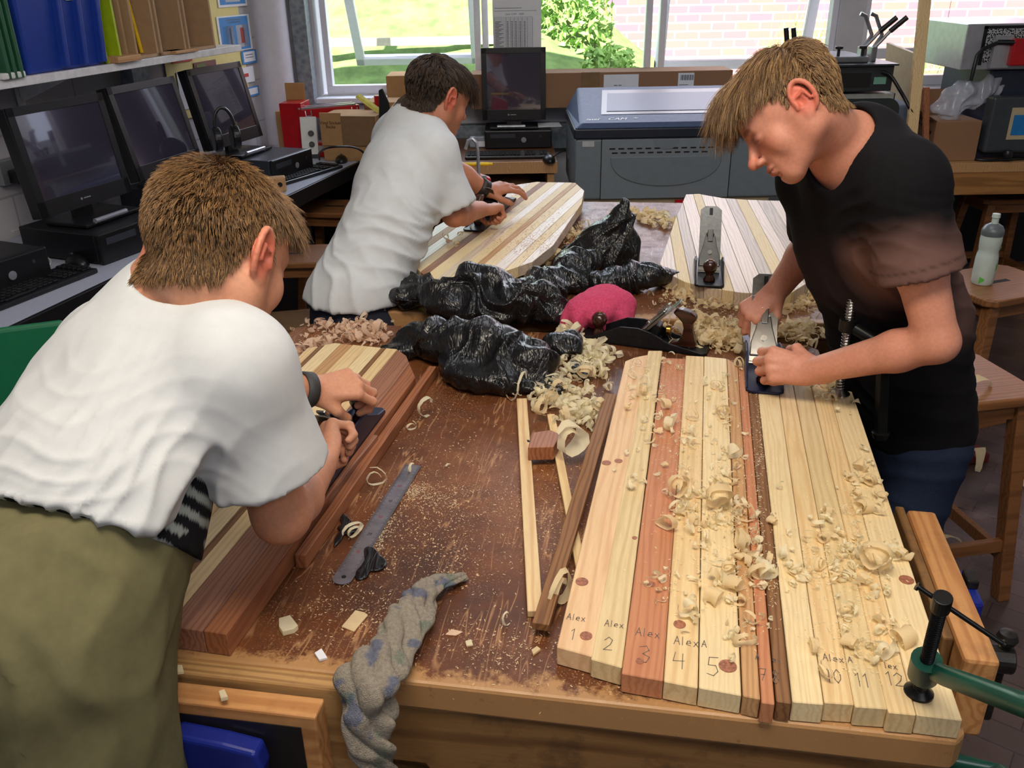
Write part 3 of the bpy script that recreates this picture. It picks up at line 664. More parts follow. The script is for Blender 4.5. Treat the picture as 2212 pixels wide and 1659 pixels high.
def make_hand(S, W, f, n, side, sc=.9, curl=(55, 78, 40), thumb=(35, 25), spread=.0, k=.0045):
    f = unit(f); n = unit(A(n) - f * (A(n) @ f)); t = np.cross(f, n) * (1 if side == 'L' else -1); W = A(W)
    P = lambda a, b, c_: W + sc * (t * a + f * b + n * c_)
    base = [(.026, .086, .004), (.006, .090, .006), (-.013, .085, .004), (-.030, .077, 0)]; wb = [(.014, .012), (.005, .010), (-.006, .010), (-.015, .012)]
    seg = [(.042, .026, .021), (.046, .029, .022), (.042, .027, .021), (.034, .021, .019)]; rad = [.0098, .0100, .0096, .0086]
    S.cone(P(.0, -.02, -.002), P(0, .035, -.003), .024 * sc, .026 * sc, .01, flat=(n, .72))
    for i in range(4):
        S.cone(P(wb[i][0], wb[i][1], -.004), P(*base[i]), .0135 * sc, .0112 * sc, .009)
        p = P(*base[i]); ang = 0; sp = math.radians((1.2 - i) * 4 + spread * (1.5 - i)); fd = f * math.cos(sp) + t * math.sin(sp)
        for j in range(3):
            ang += math.radians(curl[j] * (1 + .04 * i)); d = fd * math.cos(ang) - n * math.sin(ang); q = p + d * seg[i][j] * sc
            S.cone(p, q, (rad[i] - .0007 * j) * sc, (rad[i] - .0007 * (j + 1)) * sc, k); p = q
    S.ell(P(.018, .035, -.014), A((.013, .028, .012)) * sc, np.stack([t, f, n], 1), .012)
    S.ell(P(-.022, .035, -.012), A((.011, .032, .010)) * sc, np.stack([t, f, n], 1), .012)
    a = P(.020, .014, -.006); b = P(.044, .044, -.018); S.cone(a, b, .013 * sc, .0110 * sc, .008)
    a1 = math.radians(thumb[0]); a2 = a1 + math.radians(thumb[1])
    d = f * math.cos(a1) * .8 + t * (.45 - .5 * math.sin(a1)) - n * math.sin(a1); d = unit(d); c_ = b + d * .032 * sc; S.cone(b, c_, .0108 * sc, .0100 * sc, k)
    d = unit(f * math.cos(a2) * .8 - t * .45 * math.sin(a2) - n * math.sin(a2)); S.cone(c_, c_ + d * .026 * sc, .0100 * sc, .0080 * sc, k)
    return t
def paint(o, cols):
    me = o.data; at_ = me.color_attributes.new('tint', 'FLOAT_COLOR', 'POINT')
    at_.data.foreach_set('color', np.concatenate([cols, np.ones((len(cols), 1))], 1).astype(np.float32).ravel())
def tint_mat(name, rough=.5, spec=.4, nsc=90, nam=.12, bump=.15, bsc=500, sss=0, bdist=.0006, weave=0):
    t = NT(name); a = t.n('ShaderNodeVertexColor', layer_name='tint').outputs[0]
    n = t.noise(t.coord(), nsc, 4, .6); col = t.mix(1.0, a, t.ramp(n, [(.25, (1 - nam,) * 3), (.75, (1 + nam,) * 3)]), 'MULTIPLY')
    if bump: t.bump(t.noise(t.coord(), bsc, 2), bump, bdist)
    m = t.fin(rough, spec, 0, col)
    if sss: t.set(t.b, 'Subsurface Weight', sss); t.set(t.b, 'Subsurface Radius', (.008, .003, .0015)); t.set(t.b, 'Subsurface Scale', 1.0)
    return m
skin = tint_mat('skin', .48, .38, 160, .10, .2, 900)
cotton = tint_mat('cotton_jersey', .9, .15, 40, .04, .25, 1400)
denim = tint_mat('denim', .9, .1, 300, .2, .3, 1500)
def skin_cols(P, H, base, red=(.62, .22, .15)):
    L = H.loc(P); base = A(lin(base)); c = np.tile(base, (len(P), 1)); red = A(red)
    def blob(center, r, col, amt):
        w = np.clip(1 - np.sqrt((((L - A(center)) / A(r)) ** 2).sum(1)), 0, 1)[:, None]; w = np.minimum(w * 2.2, 1) * amt
        c[:] = c * (1 - w) + A(col) * w
    for s in (-1, 1):
        blob((s * .086, -.014, .0), (.022, .034, .042), lin((214, 106, 84)), .75)
        blob((s * .040, .075, -.028), (.030, .03, .026), lin((206, 122, 96)), .5)
        blob((s * .031, .092, -.004), (.018, .014, .0045), lin((96, 56, 46)), .75)
        blob((s * .031, .088, .004), (.020, .02, .012), lin((160, 100, 84)), .5)
        blob((s * .030, .094, .021), (.026, .022, .0060), lin((112, 74, 50)), .75)
    blob((0, .113, -.032), (.020, .022, .02), lin((208, 116, 92)), .5)
    blob((0, .097, -.0575), (.026, .012, .0060), lin((176, 88, 80)), .8); blob((0, .094, -.0675), (.023, .012, .0075), lin((182, 92, 82)), .8)
    blob((0, .1, -.0625), (.024, .014, .0018), lin((96, 44, 40)), .8)
    n = fbm(P * 30, 3)[:, None]; return np.clip(c * (1 + .10 * n * A((.4, 1, 1))), 0, 1)
HLY = [-.12, -.07, -.045, -.025, -.012, .002, .012, .020, .040, .062, .11]
HLZ = [-.052, -.060, -.050, -.004, .030, .026, -.012, .030, .040, .060, .072]
def scalp(L): return (np.linalg.norm(L, axis=1) < .16) & (L[:, 2] > np.interp(L[:, 1], HLY, HLZ)) & ~((np.abs(L[:, 0]) > .0835) | ((np.abs(L[:, 0]) > .077) & (L[:, 1] > -.034) & (L[:, 1] < .012) & (L[:, 2] < .036)))
def hair(parent, org, H, pts, quads, nrm, dark, light, n, lenf, comb, rad=.00036, seed=1, lift=.30, grav=.25, label=None, cap_off=.0016, segs=8, clump=.0):
    L = H.loc(pts); mk_ = scalp(L); f = quads[mk_[quads].all(1)]; used = np.unique(f); remap = -np.ones(len(pts), int); remap[used] = np.arange(len(used))
    cap = mesh_from('hair', pts[used] + nrm[used] * cap_off, remap[f], plain('hair_base_%d' % seed, tuple(int(x * .8) for x in dark), .8, var=.3, sc=150), parent, org)
    if label: cap['label'] = label
    rg = np.random.RandomState(seed); fc = pts[f].mean(1); fn = nrm[f].mean(1)
    idx = rg.randint(0, len(f), n); j = rg.rand(n, 4); j /= j.sum(1)[:, None]; root = (pts[f[idx]] * j[:, :, None]).sum(1); N = fn[idx]; Lr = H.loc(root)
    length = lenf(Lr) * (.55 + .85 * rg.rand(n)); cv = comb(Lr); cv = (cv / (np.linalg.norm(cv, axis=1)[:, None] + 1e-9)) @ H.R.T
    cn = fbm(root * 45 + seed, 2)[:, None]; cv = cv + .35 * np.concatenate([fbm(root * 60 + 9 * seed, 2)[:, None], fbm(root * 60 + 31, 2)[:, None], fbm(root * 60 + 77, 2)[:, None]], 1) + .10 * rg.randn(n, 3)
    d = cv - N * (cv * N).sum(1)[:, None]; d /= np.linalg.norm(d, axis=1)[:, None] + 1e-9; d = d + N * (lift * (.7 + .8 * rg.rand(n)))[:, None]; d /= np.linalg.norm(d, axis=1)[:, None]
    P = np.zeros((n, segs, 3)); p = root + N * .0015; P[:, 0] = p; cen = H.w((0, -.014, .035)); axr = A((.080, .100, .086)) * H.sc
    for k in range(1, segs):
        p = p + d * (length / (segs - 1))[:, None]; q = (p - cen) @ H.R; e = np.sqrt(((q / axr) ** 2).sum(1))
        up_ = q / axr ** 2; up_ /= np.linalg.norm(up_, axis=1)[:, None]; up_ = up_ @ H.R.T
        p = p + up_ * (np.maximum(0, 1.0 - e) * .05)[:, None] * (L[:, 1].max() > 0)
        d = d * 1.0 + A((0, 0, -1)) * grav / segs * 2 - up_ * .30 / segs * (e > 1.02)[:, None] * 2; d /= np.linalg.norm(d, axis=1)[:, None]; P[:, k] = p
    if clump:
        K = max(8, n // 28); G = rg.randint(0, n, K); near = np.zeros(n, int)
        for a0 in range(0, n, 2000): near[a0:a0 + 2000] = G[((root[a0:a0 + 2000, None] - root[None, G]) ** 2).sum(2).argmin(1)]
        w_ = (clump * np.linspace(0, 1, segs) ** 1.3)[None, :, None] * (.5 + .5 * rg.rand(n))[:, None, None]; P = P * (1 - w_) + P[near] * w_
    cu = bpy.data.hair_curves.new('hair_strands'); cu.add_curves([segs] * n)
    cu.attributes['position'].data.foreach_set('vector', (P - A(org)).astype(np.float32).ravel())
    ra = cu.attributes.get('radius') or cu.attributes.new('radius', 'FLOAT', 'POINT')
    rr = np.tile(np.linspace(1, .25, segs), n) * rad; ra.data.foreach_set('value', rr.astype(np.float32))
    key = 'hair_%d' % seed
    if key not in MATS:
        t = NT(key); r = t.n('ShaderNodeHairInfo').outputs['Random']; t.fin(.42, .45, 0, t.ramp(r, [(0, lin(tuple(x * .7 for x in dark))), (.4, lin(dark)), (1, lin(light))])); MATS[key] = t.m
    cu.materials.append(MATS[key]); link(bpy.data.objects.new('hair_strands', cu), cap)
    return cap
def cloth_disp(P, N, amp, freq, dirs, seed=0, base=.004):
    out = fbm(P * 9 + seed, 3) * base
    for (p0, ax, r, am, fq) in dirs:                       # local fold fans: centre, fold normal direction, radius, amplitude, frequency
        p0 = A(p0); ax = unit(ax); w = np.exp(-(((P - p0) ** 2).sum(1)) / r ** 2); q = (P - p0) @ ax
        q = q + .045 * fbm(P * 6 + seed, 2) * 2; s_ = np.sin(q * fq + 2 * fbm(P * 5 + seed + 3, 2)); out = out + am * w * (1 - np.abs(s_)) ** 1.5 * np.sign(.8)
    return P + N * out[:, None]
def grid_for(pts, m, h): pts = np.array([A(p) for p in pts]); return SDF(pts.min(0) - m, pts.max(0) + m, h)
def garment(name, S, m, parent, org, colf, folds=(), label=None, base=.004, seed=0):
    p, q = S.mesh(); q = orient(q, p); N = normals(p, q); p2 = cloth_disp(p, N, 0, 0, folds, seed, base)
    o = mesh_from(name, p2, q, m, parent, org); paint(o, colf(p)); 
    if label: o['label'] = label
    return o
def person(label, J, H, skin_rgb, side_near, hands, h=.003, sleeve_t=.55, legs=True, hairf=None, group=None):
    """J: joints. Returns root and body data"""
    org = A((J['pel'][0], J['pel'][1], 0)); root = thing('person', label, 'person', tuple(org))
    S = grid_for([J[k] for k in ('nb', 'rs', 'ls', 're', 'le', 'rw', 'lw', 'ch')] + [H.T], .17, h)
    make_head(S, H)
    S.cone(H.w((0, -.028, -.035)), lerp(H.w((0, -.028, -.035)), J['nb'], .75), .053 * H.sc, .054 * H.sc, .025); S.cone(lerp(H.w((0, -.028, -.035)), J['nb'], .7), J['nb'], .054 * H.sc, .062 * H.sc, .02)
    S.cone(J['nb'], J['rs'], .048, .040, .04); S.cone(J['nb'], J['ls'], .048, .040, .04)
    S.cone(J['nb'], J['ch'], .06, .10, .04); S.cone(lerp(J['rs'], J['ls'], .3), J['ch'], .05, .09, .04); S.cone(lerp(J['rs'], J['ls'], .7), J['ch'], .05, .09, .04)
    for a, b, c in (('rs', 're', 'rw'), ('ls', 'le', 'lw')):
        mid = lerp(J[a], J[b], .5); S.cone(J[a], mid, .044, .041, .02); S.cone(mid, J[b], .041, .035, .02)
        m2 = lerp(J[b], J[c], .3); S.cone(J[b], m2, .035, .036, .015); S.cone(m2, J[c], .036, .0245, .015)
    for hd in hands: make_hand(S, **hd)
    p, q = S.mesh(); q = orient(q, p); N = normals(p, q)
    body = mesh_from('body', p, q, skin, root, org); paint(body, skin_cols(p, H, skin_rgb))
    return root, org, p, q, N
V3 = lambda p: A(tuple(p))
def sleeve(S, a, b, t, r0, r1, wall=.010, k=.03, flat=None):
    T_ = SDF(S.lo, S.lo + S.h * (S.n - 1), S.h); T_.n = S.n; T_.d = np.full(tuple(S.n), 1.0, np.float32); a = A(a); b = A(b); d = unit(b - a); e = lerp(a, b, t)
    T_.cone(a, e + d * .05, r0, r1 + (r1 - r0) * .05 / max(.01, np.linalg.norm(e - a)), .004); T_.half(e, d); T_.cone(e - d * .035, e + d * .15, r1 - wall - .002, r1 - wall, .003, 'sub')
    h = np.maximum(k - np.abs(S.d - T_.d), 0) / k; S.d = (np.minimum(S.d, T_.d) - h * h * k * .25).astype(np.float32); return e, d
# ---------- the boy on the right, in the black and brown T-shirt
J = dict(nb=V3(Pd(1842, 335, 1.54)), rs=V3(Pd(1760, 385, 1.70)), ls=V3(Pd(1948, 402, 1.45)), le=V3(Pd(2024, 738, 1.50)), lw=V3(Pd(1758, 800, 1.665)), re=V3(Pd(1762, 520, 1.88)), rw=V3(Pd(1676, 628, 1.90)), ch=V3(Pd(1884, 520, 1.68)), wa=V3(Pd(1935, 700, 1.78)), pel=V3(Pd(1970, 850, 1.86)))
H3 = Head((.474, 1.51, 1.377), [[-.225, -.773, -.594], [-.907, -.057, .417], [.356, -.632, .688]], .88)
fL = V3(Pd(1650, 783, 1.705)) - J['lw']; camd = lambda P_: unit(A((0, 0, 1.6)) - P_)
fR = V3(Pd(1632, 668, 1.90)) - J['rw']
hands3 = [dict(W=J['lw'], f=fL, n=camd(J['lw']) + A((0, 0, .25)), side='L', sc=.93, curl=(48, 82, 42), thumb=(55, 35)),
          dict(W=J['rw'], f=fR, n=unit(camd(J['rw']) + A((-.8, 0, .3))), side='R', sc=.9, curl=(55, 80, 45), thumb=(40, 30))]
P3, org3, bp, bq, bn = person('boy in black and brown T-shirt planing the numbered boards', J, H3, (208, 142, 118), 'L', hands3, .0027)
def len3(L):
    top = np.clip((L[:, 2] - .045) / .05, 0, 1); front = np.clip((L[:, 1] + .03) / .09, 0, 1); return .012 + .026 * top + .045 * top * front
def comb3(L):
    c = np.stack([L[:, 0] * 4.0, .55 + 0 * L[:, 0], -.35 - 8 * np.abs(L[:, 0])], 1); back = (L[:, 1] < -.05)[:, None]
    side = (np.abs(L[:, 0]) > .055)[:, None]; c = np.where(side, A((0, .55, -.8)), c); return np.where(back, np.stack([L[:, 0] * 2, -.1 + 0 * L[:, 0], -1 + 0 * L[:, 0]], 1), c)
hair(P3, org3, H3, bp, bq, bn, (112, 82, 54), (208, 168, 116), 17000, len3, comb3, seed=3, lift=.42, grav=.34, segs=9, clump=.75, label='tousled light brown hair with long fringe')
S = grid_for([J['nb'], J['rs'], J['ls'], J['ch'], J['wa'], J['pel'], lerp(J['ls'], J['le'], .7), lerp(J['rs'], J['re'], .7)], .2, .005)
fwd3 = unit(np.cross(J['ls'] - J['rs'], A((0, 0, 1)))) * -1
fx = unit(A((-1, -.2, 0)))
S.cone(J['nb'], J['ls'], .056, .058, .05); S.cone(J['nb'], J['rs'], .056, .055, .05)
S.cone(lerp(J['nb'], J['ch'], .15), J['ch'], .11, .152, .05, flat=(fx, .80)); S.cone(J['ch'], J['wa'], .152, .150, .04, flat=(fx, .78)); S.cone(J['wa'], J['pel'] + A((.0, 0, -.05)), .150, .155, .04, flat=(fx, .78))
S.cone(J['ls'], lerp(J['ls'], J['ch'], .5), .07, .10, .05); S.cone(J['rs'], lerp(J['rs'], J['ch'], .5), .065, .10, .05)
hemL, dL = sleeve(S, J['ls'], J['le'], .56, .062, .070, .007, .016); sleeve(S, J['rs'], J['re'], .8, .058, .060)
S.cone(lerp(J['nb'], H3.w((0, -.028, -.05)), .10), H3.w((0, -.02, -.02)), .061, .066, .012, 'sub')
S.ell(lerp(J['nb'], H3.w((0, 0, -.1)), .42) , (.058, .05, .06), None, .02, 'sub')
hem = J['pel'] + A((0, 0, -.05)); S.cone(hem + A((0, 0, -.005)), hem + A((0, 0, -.25)), .137, .14, .004, 'sub', flat=(fx, .78)); S.half(hem + A((0, 0, -.035)), (0, 0, -1))
def col3(P):
    bl = A(lin((22, 21, 25))); br_ = A(lin((112, 84, 78))); md = A(lin((46, 35, 37)))
    n = fbm(P * 9, 3) * .05
    t_ = np.clip(((P - J['ls']) @ unit(J['le'] - J['ls']) + n - .045) / .075, 0, 1)[:, None]; near = np.clip(1 - (np.linalg.norm(P - lerp(J['ls'], J['le'], .45), axis=1) - .10) / .05, 0, 1)[:, None]
    t2 = np.clip((1.17 + n - P[:, 2]) / .10, 0, 1)[:, None] * np.clip((P[:, 2] - .97 - n) / .06, 0, 1)[:, None]
    bk = np.clip((P[:, 0] - J['ch'][0] - .09) / .05, 0, 1)[:, None] * np.clip((1.25 + n - P[:, 2]) / .1, 0, 1)[:, None] * np.clip((P[:, 2] - .93) / .06, 0, 1)[:, None]
    c = bl * (1 - t2 * .75) + md * t2 * .75; c = c * (1 - bk * .6) + br_ * bk * .6; w = t_ * near; c = c * (1 - w) + br_ * w; q = P - hemL; ax_ = q @ dL; rd = np.linalg.norm(q - ax_[:, None] * dL, axis=1); c *= 1 - .45 * (np.exp(-((ax_ + .020) / .0022) ** 2) * (rd < .09))[:, None]; return c
garment('t_shirt', S, cotton, P3, org3, col3, [(lerp(J['ls'], J['le'], .25), (.3, -.2, 1), .07, .006, 90), (J['wa'], (.25, 0, 1), .16, .010, 60), (J['ch'] + A((.02, -.12, .0)), (.8, 0, .6), .12, .008, 70), (J['ls'] + A((-.04, -.02, -.04)), (1, 0, -.5), .07, .006, 110), (J['pel'], (0, .2, 1), .12, .007, 80)], 'black T-shirt faded to brown on the sleeve and back', .006, 2)
# hem band on the sleeve
d_ = unit(J['le'] - J['ls'])
S = SDF(J['pel'] + A((-.25, -.25, -1.0)), J['pel'] + A((.25, .25, .08)), .008)
hp = J['pel']; lat = unit(np.cross(fx, A((0, 0, 1))))
S.cone(hp + A((0, 0, .0)), hp + A((0, 0, -.06)), .118, .138, .03, flat=(fx, .78))
for s in (-1, 1):
    hj = hp + lat * .075 * s + A((0, 0, -.08)); kn = A((hj[0] - .01, hj[1], .46)); ft = A((hj[0] + .02, hj[1] + .03 * s, .07))
    S.cone(hj, kn, .088, .066, .03); S.cone(kn, ft, .066, .052, .03)
jc = lambda c: (lambda P: np.tile(A(lin(c)), (len(P), 1)) * (1 + .15 * fbm(P * 40, 2))[:, None])
garment('jeans', S, denim, P3, org3, jc((42, 52, 74)), [(hp + A((0, 0, -.15)), (0, 0, 1), .2, .006, 60)], None, .005, 5)
def shoe(parent, org, at_, yaw, rgb):
    b = MB(); b.at((at_[0] - org[0], at_[1] - org[1], 0), (0, 0, yaw)); 
    prof = [(-.035, -.09), (-.045, .0), (-.042, .08), (-.02, .13), (.02, .13), (.045, .08), (.04, 0), (.035, -.09)]
    b.prism(prof, 0.0, .025); b.prism([(x * .92, y * .96) for x, y in prof], .025, .075, [(x * .6, y * .6 - .03) for x, y in prof]); return b.build('shoe', plain('shoe_%d' % rgb[0], rgb, .6), parent, bevel=.006)
for s in (-1, 1):
    hj = hp + lat * .075 * s; shoe(P3, org3, (hj[0] - .02, hj[1] + .03 * s), math.radians(80), (40, 40, 44))
# ---------- the boy at the left, seen from behind
J = dict(nb=V3(Pd(378, 668, 1.13)), rs=V3(Pd(500, 800, 1.03)), ls=V3(Pd(250, 768, 1.20)), re=V3(Pd(608, 1112, 1.13)), rw=V3(Pd(694, 1000, 1.35)), le=V3(Pd(470, 835, 1.40)), lw=V3(Pd(672, 842, 1.53)), ch=V3(Pd(300, 900, 1.10)), wa=V3(Pd(205, 1080, 1.05)), pel=V3(Pd(96, 1340, 1.0)))
upv = A((.134, .53, .84)); R1 = frame_from((.36, .74, -.56), upv)
H1 = Head((-.360, 1.05, 1.285), R1, .94)
hands1 = [dict(W=J['lw'], f=V3(Pd(765, 832, 1.56)) - J['lw'], n=(.1, -.5, .85), side='L', sc=.9, curl=(40, 60, 40), thumb=(45, 25)),
          dict(W=J['rw'], f=V3(Pd(705, 920, 1.43)) - J['rw'], n=(-.75, -.45, .45), side='R', sc=.9, curl=(60, 75, 45), thumb=(30, 20))]
P1, org1, bp, bq, bn = person('boy in white T-shirt and olive apron seen from behind at the left', J, H1, (206, 146, 116), 'R', hands1, .003)
def len1(L):
    top = np.clip((L[:, 2] - .05) / .05, 0, 1); front = np.clip((L[:, 1] - .03) / .05, 0, 1); return .010 + .014 * top + .026 * front
def comb1(L):
    r = L - A((.012, -.035, .12)); c = np.stack([r[:, 0] * 6 - r[:, 1] * 3, r[:, 1] * 6 + r[:, 0] * 3, -.5 - 0 * r[:, 0]], 1); return np.where((L[:, 2] < .04)[:, None], np.stack([0 * r[:, 0], .15 + 0 * r[:, 0], -1 + 0 * r[:, 0]], 1), c)
hair(P1, org1, H1, bp, bq, bn, (104, 76, 48), (186, 142, 90), 24000, len1, comb1, seed=11, lift=.45, grav=.12, segs=6, rad=.00034, clump=.35, label='short light brown hair with a crown whorl')
S = grid_for([J['nb'], J['rs'], J['ls'], J['ch'], J['wa'], J['pel'], lerp(J['rs'], J['re'], .8), lerp(J['ls'], J['le'], .6)], .21, .0045)
fx = unit(np.cross(J['ls'] - J['rs'], J['nb'] - J['wa']))
S.cone(J['nb'], J['rs'], .050, .056, .05); S.cone(J['nb'], J['ls'], .050, .058, .05)
S.cone(lerp(J['nb'], J['ch'], .25), J['ch'], .11, .160, .05, flat=(fx, .72)); S.cone(J['ch'], J['wa'], .160, .165, .04, flat=(fx, .76)); S.cone(J['wa'], J['pel'], .165, .165, .04, flat=(fx, .8))
S.cone(J['rs'], lerp(J['rs'], J['ch'], .5), .066, .10, .05); S.cone(J['ls'], lerp(J['ls'], J['ch'], .5), .066, .10, .05)

S.cone(lerp(J['nb'], H1.w((0, -.028, -.05)), .30), H1.w((0, -.02, -.02)), .060, .066, .010, 'sub')
hm = lerp(J['wa'], J['pel'], .10); dd = unit(J['pel'] - J['wa']); S.half(hm + dd * .02, dd)
q1 = V3(Pd(432, 1000, 1.12)); q2 = V3(Pd(318, 1190, 1.06)); nn = unit(np.cross(q2 - q1, q1 - A((0, 0, 1.6)))); nn = nn if nn[0] > 0 else -nn
_sl, (X, Y, Z) = S.win(S.lo, S.lo + S.h * S.n); g1 = (X - q1[0]) * nn[0] + (Y - q1[1]) * nn[1] + (Z - q1[2]) * nn[2]; g2 = (X - q1[0]) * dd[0] + (Y - q1[1]) * dd[1] + (Z - q1[2]) * dd[2] + .0
S.d = np.maximum(S.d, np.minimum(g1, g2)).astype(np.float32)
sleeve(S, J['rs'], J['re'], .66, .066, .080, .010); sleeve(S, J['ls'], J['le'], .6, .062, .066)
wc = lambda P: np.tile(A(lin((206, 210, 214))), (len(P), 1)) * (1 + .03 * fbm(P * 12, 2))[:, None]
garment('t_shirt', S, cotton, P1, org1, wc, [(lerp(J['ch'], J['wa'], .3) + A((0, -.12, 0)), (.25, .2, 1), .12, .0055, 110), (lerp(J['ch'], J['wa'], .75) + A((.06, -.08, 0)), (-.75, .15, .6), .13, .009, 95), (J['nb'] + A((.05, -.03, -.03)), (1, -.3, 0), .06, .006, 170), (J['wa'], (.2, 0, 1), .15, .005, 60)], 'white cotton T-shirt', .004, 7)
# olive apron and striped black shorts
S = SDF(J['pel'] + A((-.27, -.27, -.95)), J['pel'] + A((.27, .30, .16)), .008); fx = unit(A((.75, .6, 0))); hp = J['pel']
S.cone(J['wa'] + (J['pel'] - J['wa']) * .0, hp, .150, .158, .03, flat=(fx, .80)); S.cone(hp, hp + A((-.05, -.01, -.2)), .150, .150, .03, flat=(fx, .85)); S.half(hm - dd * .004, -dd); lat = unit(np.cross(fx, A((0, 0, 1))))
for s in (-1, 1): S.cone(hp + lat * .07 * s + A((0, 0, -.1)), A((hp[0] + lat[0] * .08 * s, hp[1] + lat[1] * .08 * s, .42)), .098, .085, .03)
garment('apron', S, tint_mat('olive_canvas', .85, .15, 60, .10, .3, 1100), P1, org1, jc((112, 108, 78)), [(hp + A((.05, -.1, .02)), (.9, -.2, .25), .22, .008, 45), (hp + A((.1, -.05, .1)), (.7, 0, .6), .12, .006, 70)], 'olive green canvas apron wrapped round the legs', .005, 9)
S = SDF(J['pel'] + A((-.22, -.22, -.05)), J['pel'] + A((.30, .30, .26)), .0035)
S.cone(lerp(J['wa'], J['ch'], .26) + A((.012, 0, 0)), lerp(J['wa'], hp, .5) + A((.012, 0, 0)), .136, .156, .03, flat=(fx, .78)); S.half(hm + dd * .022, dd)
def stripes(P):
    c = np.tile(A(lin((22, 23, 28))), (len(P), 1)); q = P - V3(Pd(424, 1108, 1.04)); lt = q @ A(tuple(_R)); al_ = q @ dd; w = (np.sin((al_ - .25 * lt) * 2 * PI / .0235) > .25) & (np.abs(lt + .35 * al_ + .004) < .022) & (np.abs(al_) < .066); c[w] = A(lin((150, 158, 156))); return c
garment('shorts', S, cotton, P1, org1, stripes, (), 'black shorts with grey stripes on the hip', .001, 4)
S = SDF(A((hp[0] - .25, hp[1] - .25, .03)), A((hp[0] + .25, hp[1] + .25, .5)), .008)
for s in (-1, 1): k_ = hp + lat * .08 * s; S.cone((k_[0], k_[1], .46), (k_[0], k_[1], .07), .055, .04, .02)
o = mesh_from('lower_legs', *(lambda a: (a[0], orient(a[1], a[0])))(S.mesh()), skin, P1, org1); paint(o, np.tile(A(lin((206, 146, 116))), (len(o.data.vertices), 1)))
for s in (-1, 1): k_ = hp + lat * .08 * s; shoe(P1, org1, (k_[0] + .03, k_[1] + .03), math.radians(-50), (50, 46, 44))
def band(name, parent, org, a, b, r, w, m, label=None):
    a = A(a); b = A(b); d = unit(b - a); x = Vector(d).orthogonal().normalized(); y = Vector(d).cross(x)
    mb = MB(); n = 24; vs = []
    for off, rr in ((-w / 2, r), (w / 2, r), (w / 2, r + .003), (-w / 2, r + .003)): vs += [tuple(Vector(a - A(org)) + Vector(d) * off + (x * math.cos(2 * PI * i / n) + y * math.sin(2 * PI * i / n)) * rr) for i in range(n)]
    fs = [(k * n + i, k * n + (i + 1) % n, ((k + 1) % 4) * n + (i + 1) % n, ((k + 1) % 4) * n + i) for k in range(4) for i in range(n)]
    o = mb.add(vs, fs).build(name, m, parent, smooth='all'); 
    if label: o['label'] = label
    return o
band('wristband', P1, org1, lerp(J['le'], J['lw'], .93), J['lw'], .0285, .022, plain('dark_grey_rubber', (62, 62, 64), .6), 'dark grey wristband on the left wrist')
# ---------- the boy in the middle by the window
J = dict(nb=V3(Pd(898, 262, 2.54)), rs=V3(Pd(936, 332, 2.44)), ls=V3(Pd(858, 300, 2.64)), re=V3(Pd(982, 462, 2.50)), rw=V3(Pd(1040, 452, 2.66)), le=V3(Pd(985, 372, 2.80)), lw=V3(Pd(1048, 410, 2.86)), ch=V3(Pd(868, 400, 2.50)), wa=V3(Pd(825, 510, 2.42)), pel=V3(Pd(762, 640, 2.36)))
H2 = Head((-.199, 2.61, 1.273), [[-.657, .707, .263], [.754, .624, .205], [.019, -.333, .943]], .95)
hands2 = [dict(W=J['rw'], f=V3(Pd(1070, 448, 2.72)) - J['rw'], n=(-.5, -.6, .6), side='R', sc=.88, curl=(60, 75, 45), thumb=(30, 20)),
          dict(W=J['lw'], f=V3(Pd(1095, 405, 2.90)) - J['lw'], n=(.0, -.35, .9), side='L', sc=.9, curl=(12, 22, 14), thumb=(15, 10))]
P2, org2, bp, bq, bn = person('boy in white T-shirt planing the round ended board by the window', J, H2, (186, 122, 94), 'R', hands2, .004)
len2 = lambda L: .010 + .016 * np.clip((L[:, 2] - .03) / .05, 0, 1) + .055 * np.clip((L[:, 1] - .02) / .05, 0, 1)
hair(P2, org2, H2, bp, bq, bn, (44, 34, 28), (96, 74, 54), 9000, len2, comb3, seed=21, lift=.25, grav=.30, segs=7, rad=.0007, clump=.6, label='dark brown hair with a lighter curly fringe')
S = grid_for([J['nb'], J['rs'], J['ls'], J['ch'], J['wa'], J['pel'], lerp(J['rs'], J['re'], .9), lerp(J['ls'], J['le'], .6)], .21, .007)
fx = unit(np.cross(J['ls'] - J['rs'], J['nb'] - J['wa']))
S.cone(J['nb'], J['rs'], .052, .058, .05); S.cone(J['nb'], J['ls'], .052, .058, .05)
S.cone(lerp(J['nb'], J['ch'], .25), J['ch'], .11, .158, .05, flat=(fx, .72)); S.cone(J['ch'], J['wa'], .150, .130, .04, flat=(fx, .80)); S.cone(J['wa'], J['pel'], .130, .148, .04, flat=(fx, .82))
S.cone(J['rs'], lerp(J['rs'], J['ch'], .5), .066, .09, .05); S.cone(J['ls'], lerp(J['ls'], J['ch'], .5), .066, .09, .05)
sleeve(S, J['rs'], J['re'], .9, .060, .072); sleeve(S, J['ls'], J['le'], .6, .060, .066)
S.cone(lerp(J['nb'], H2.w((0, -.028, -.05)), .30), H2.w((0, -.02, -.02)), .060, .066, .010, 'sub'); S.half(J['pel'] + A((0, 0, 0)), (0, 0, -1)); S.cone(J['pel'], J['pel'] + A((0, 0, -.1)), .135, .135, .004, 'sub', flat=(fx, .82))
garment('t_shirt', S, cotton, P2, org2, wc, [(J['wa'] + A((.05, -.1, 0)), (.3, 0, 1), .13, .012, 70), (lerp(J['ch'], J['wa'], .5) + A((.08, -.1, 0)), (.6, 0, .8), .12, .010, 70), (J['pel'] + A((.03, -.1, .05)), (.8, 0, .3), .15, .010, 60)], 'white cotton T-shirt', .007, 12)
S = SDF(J['pel'] + A((-.25, -.25, -.95)), J['pel'] + A((.25, .25, .08)), .01); hp = J['pel']
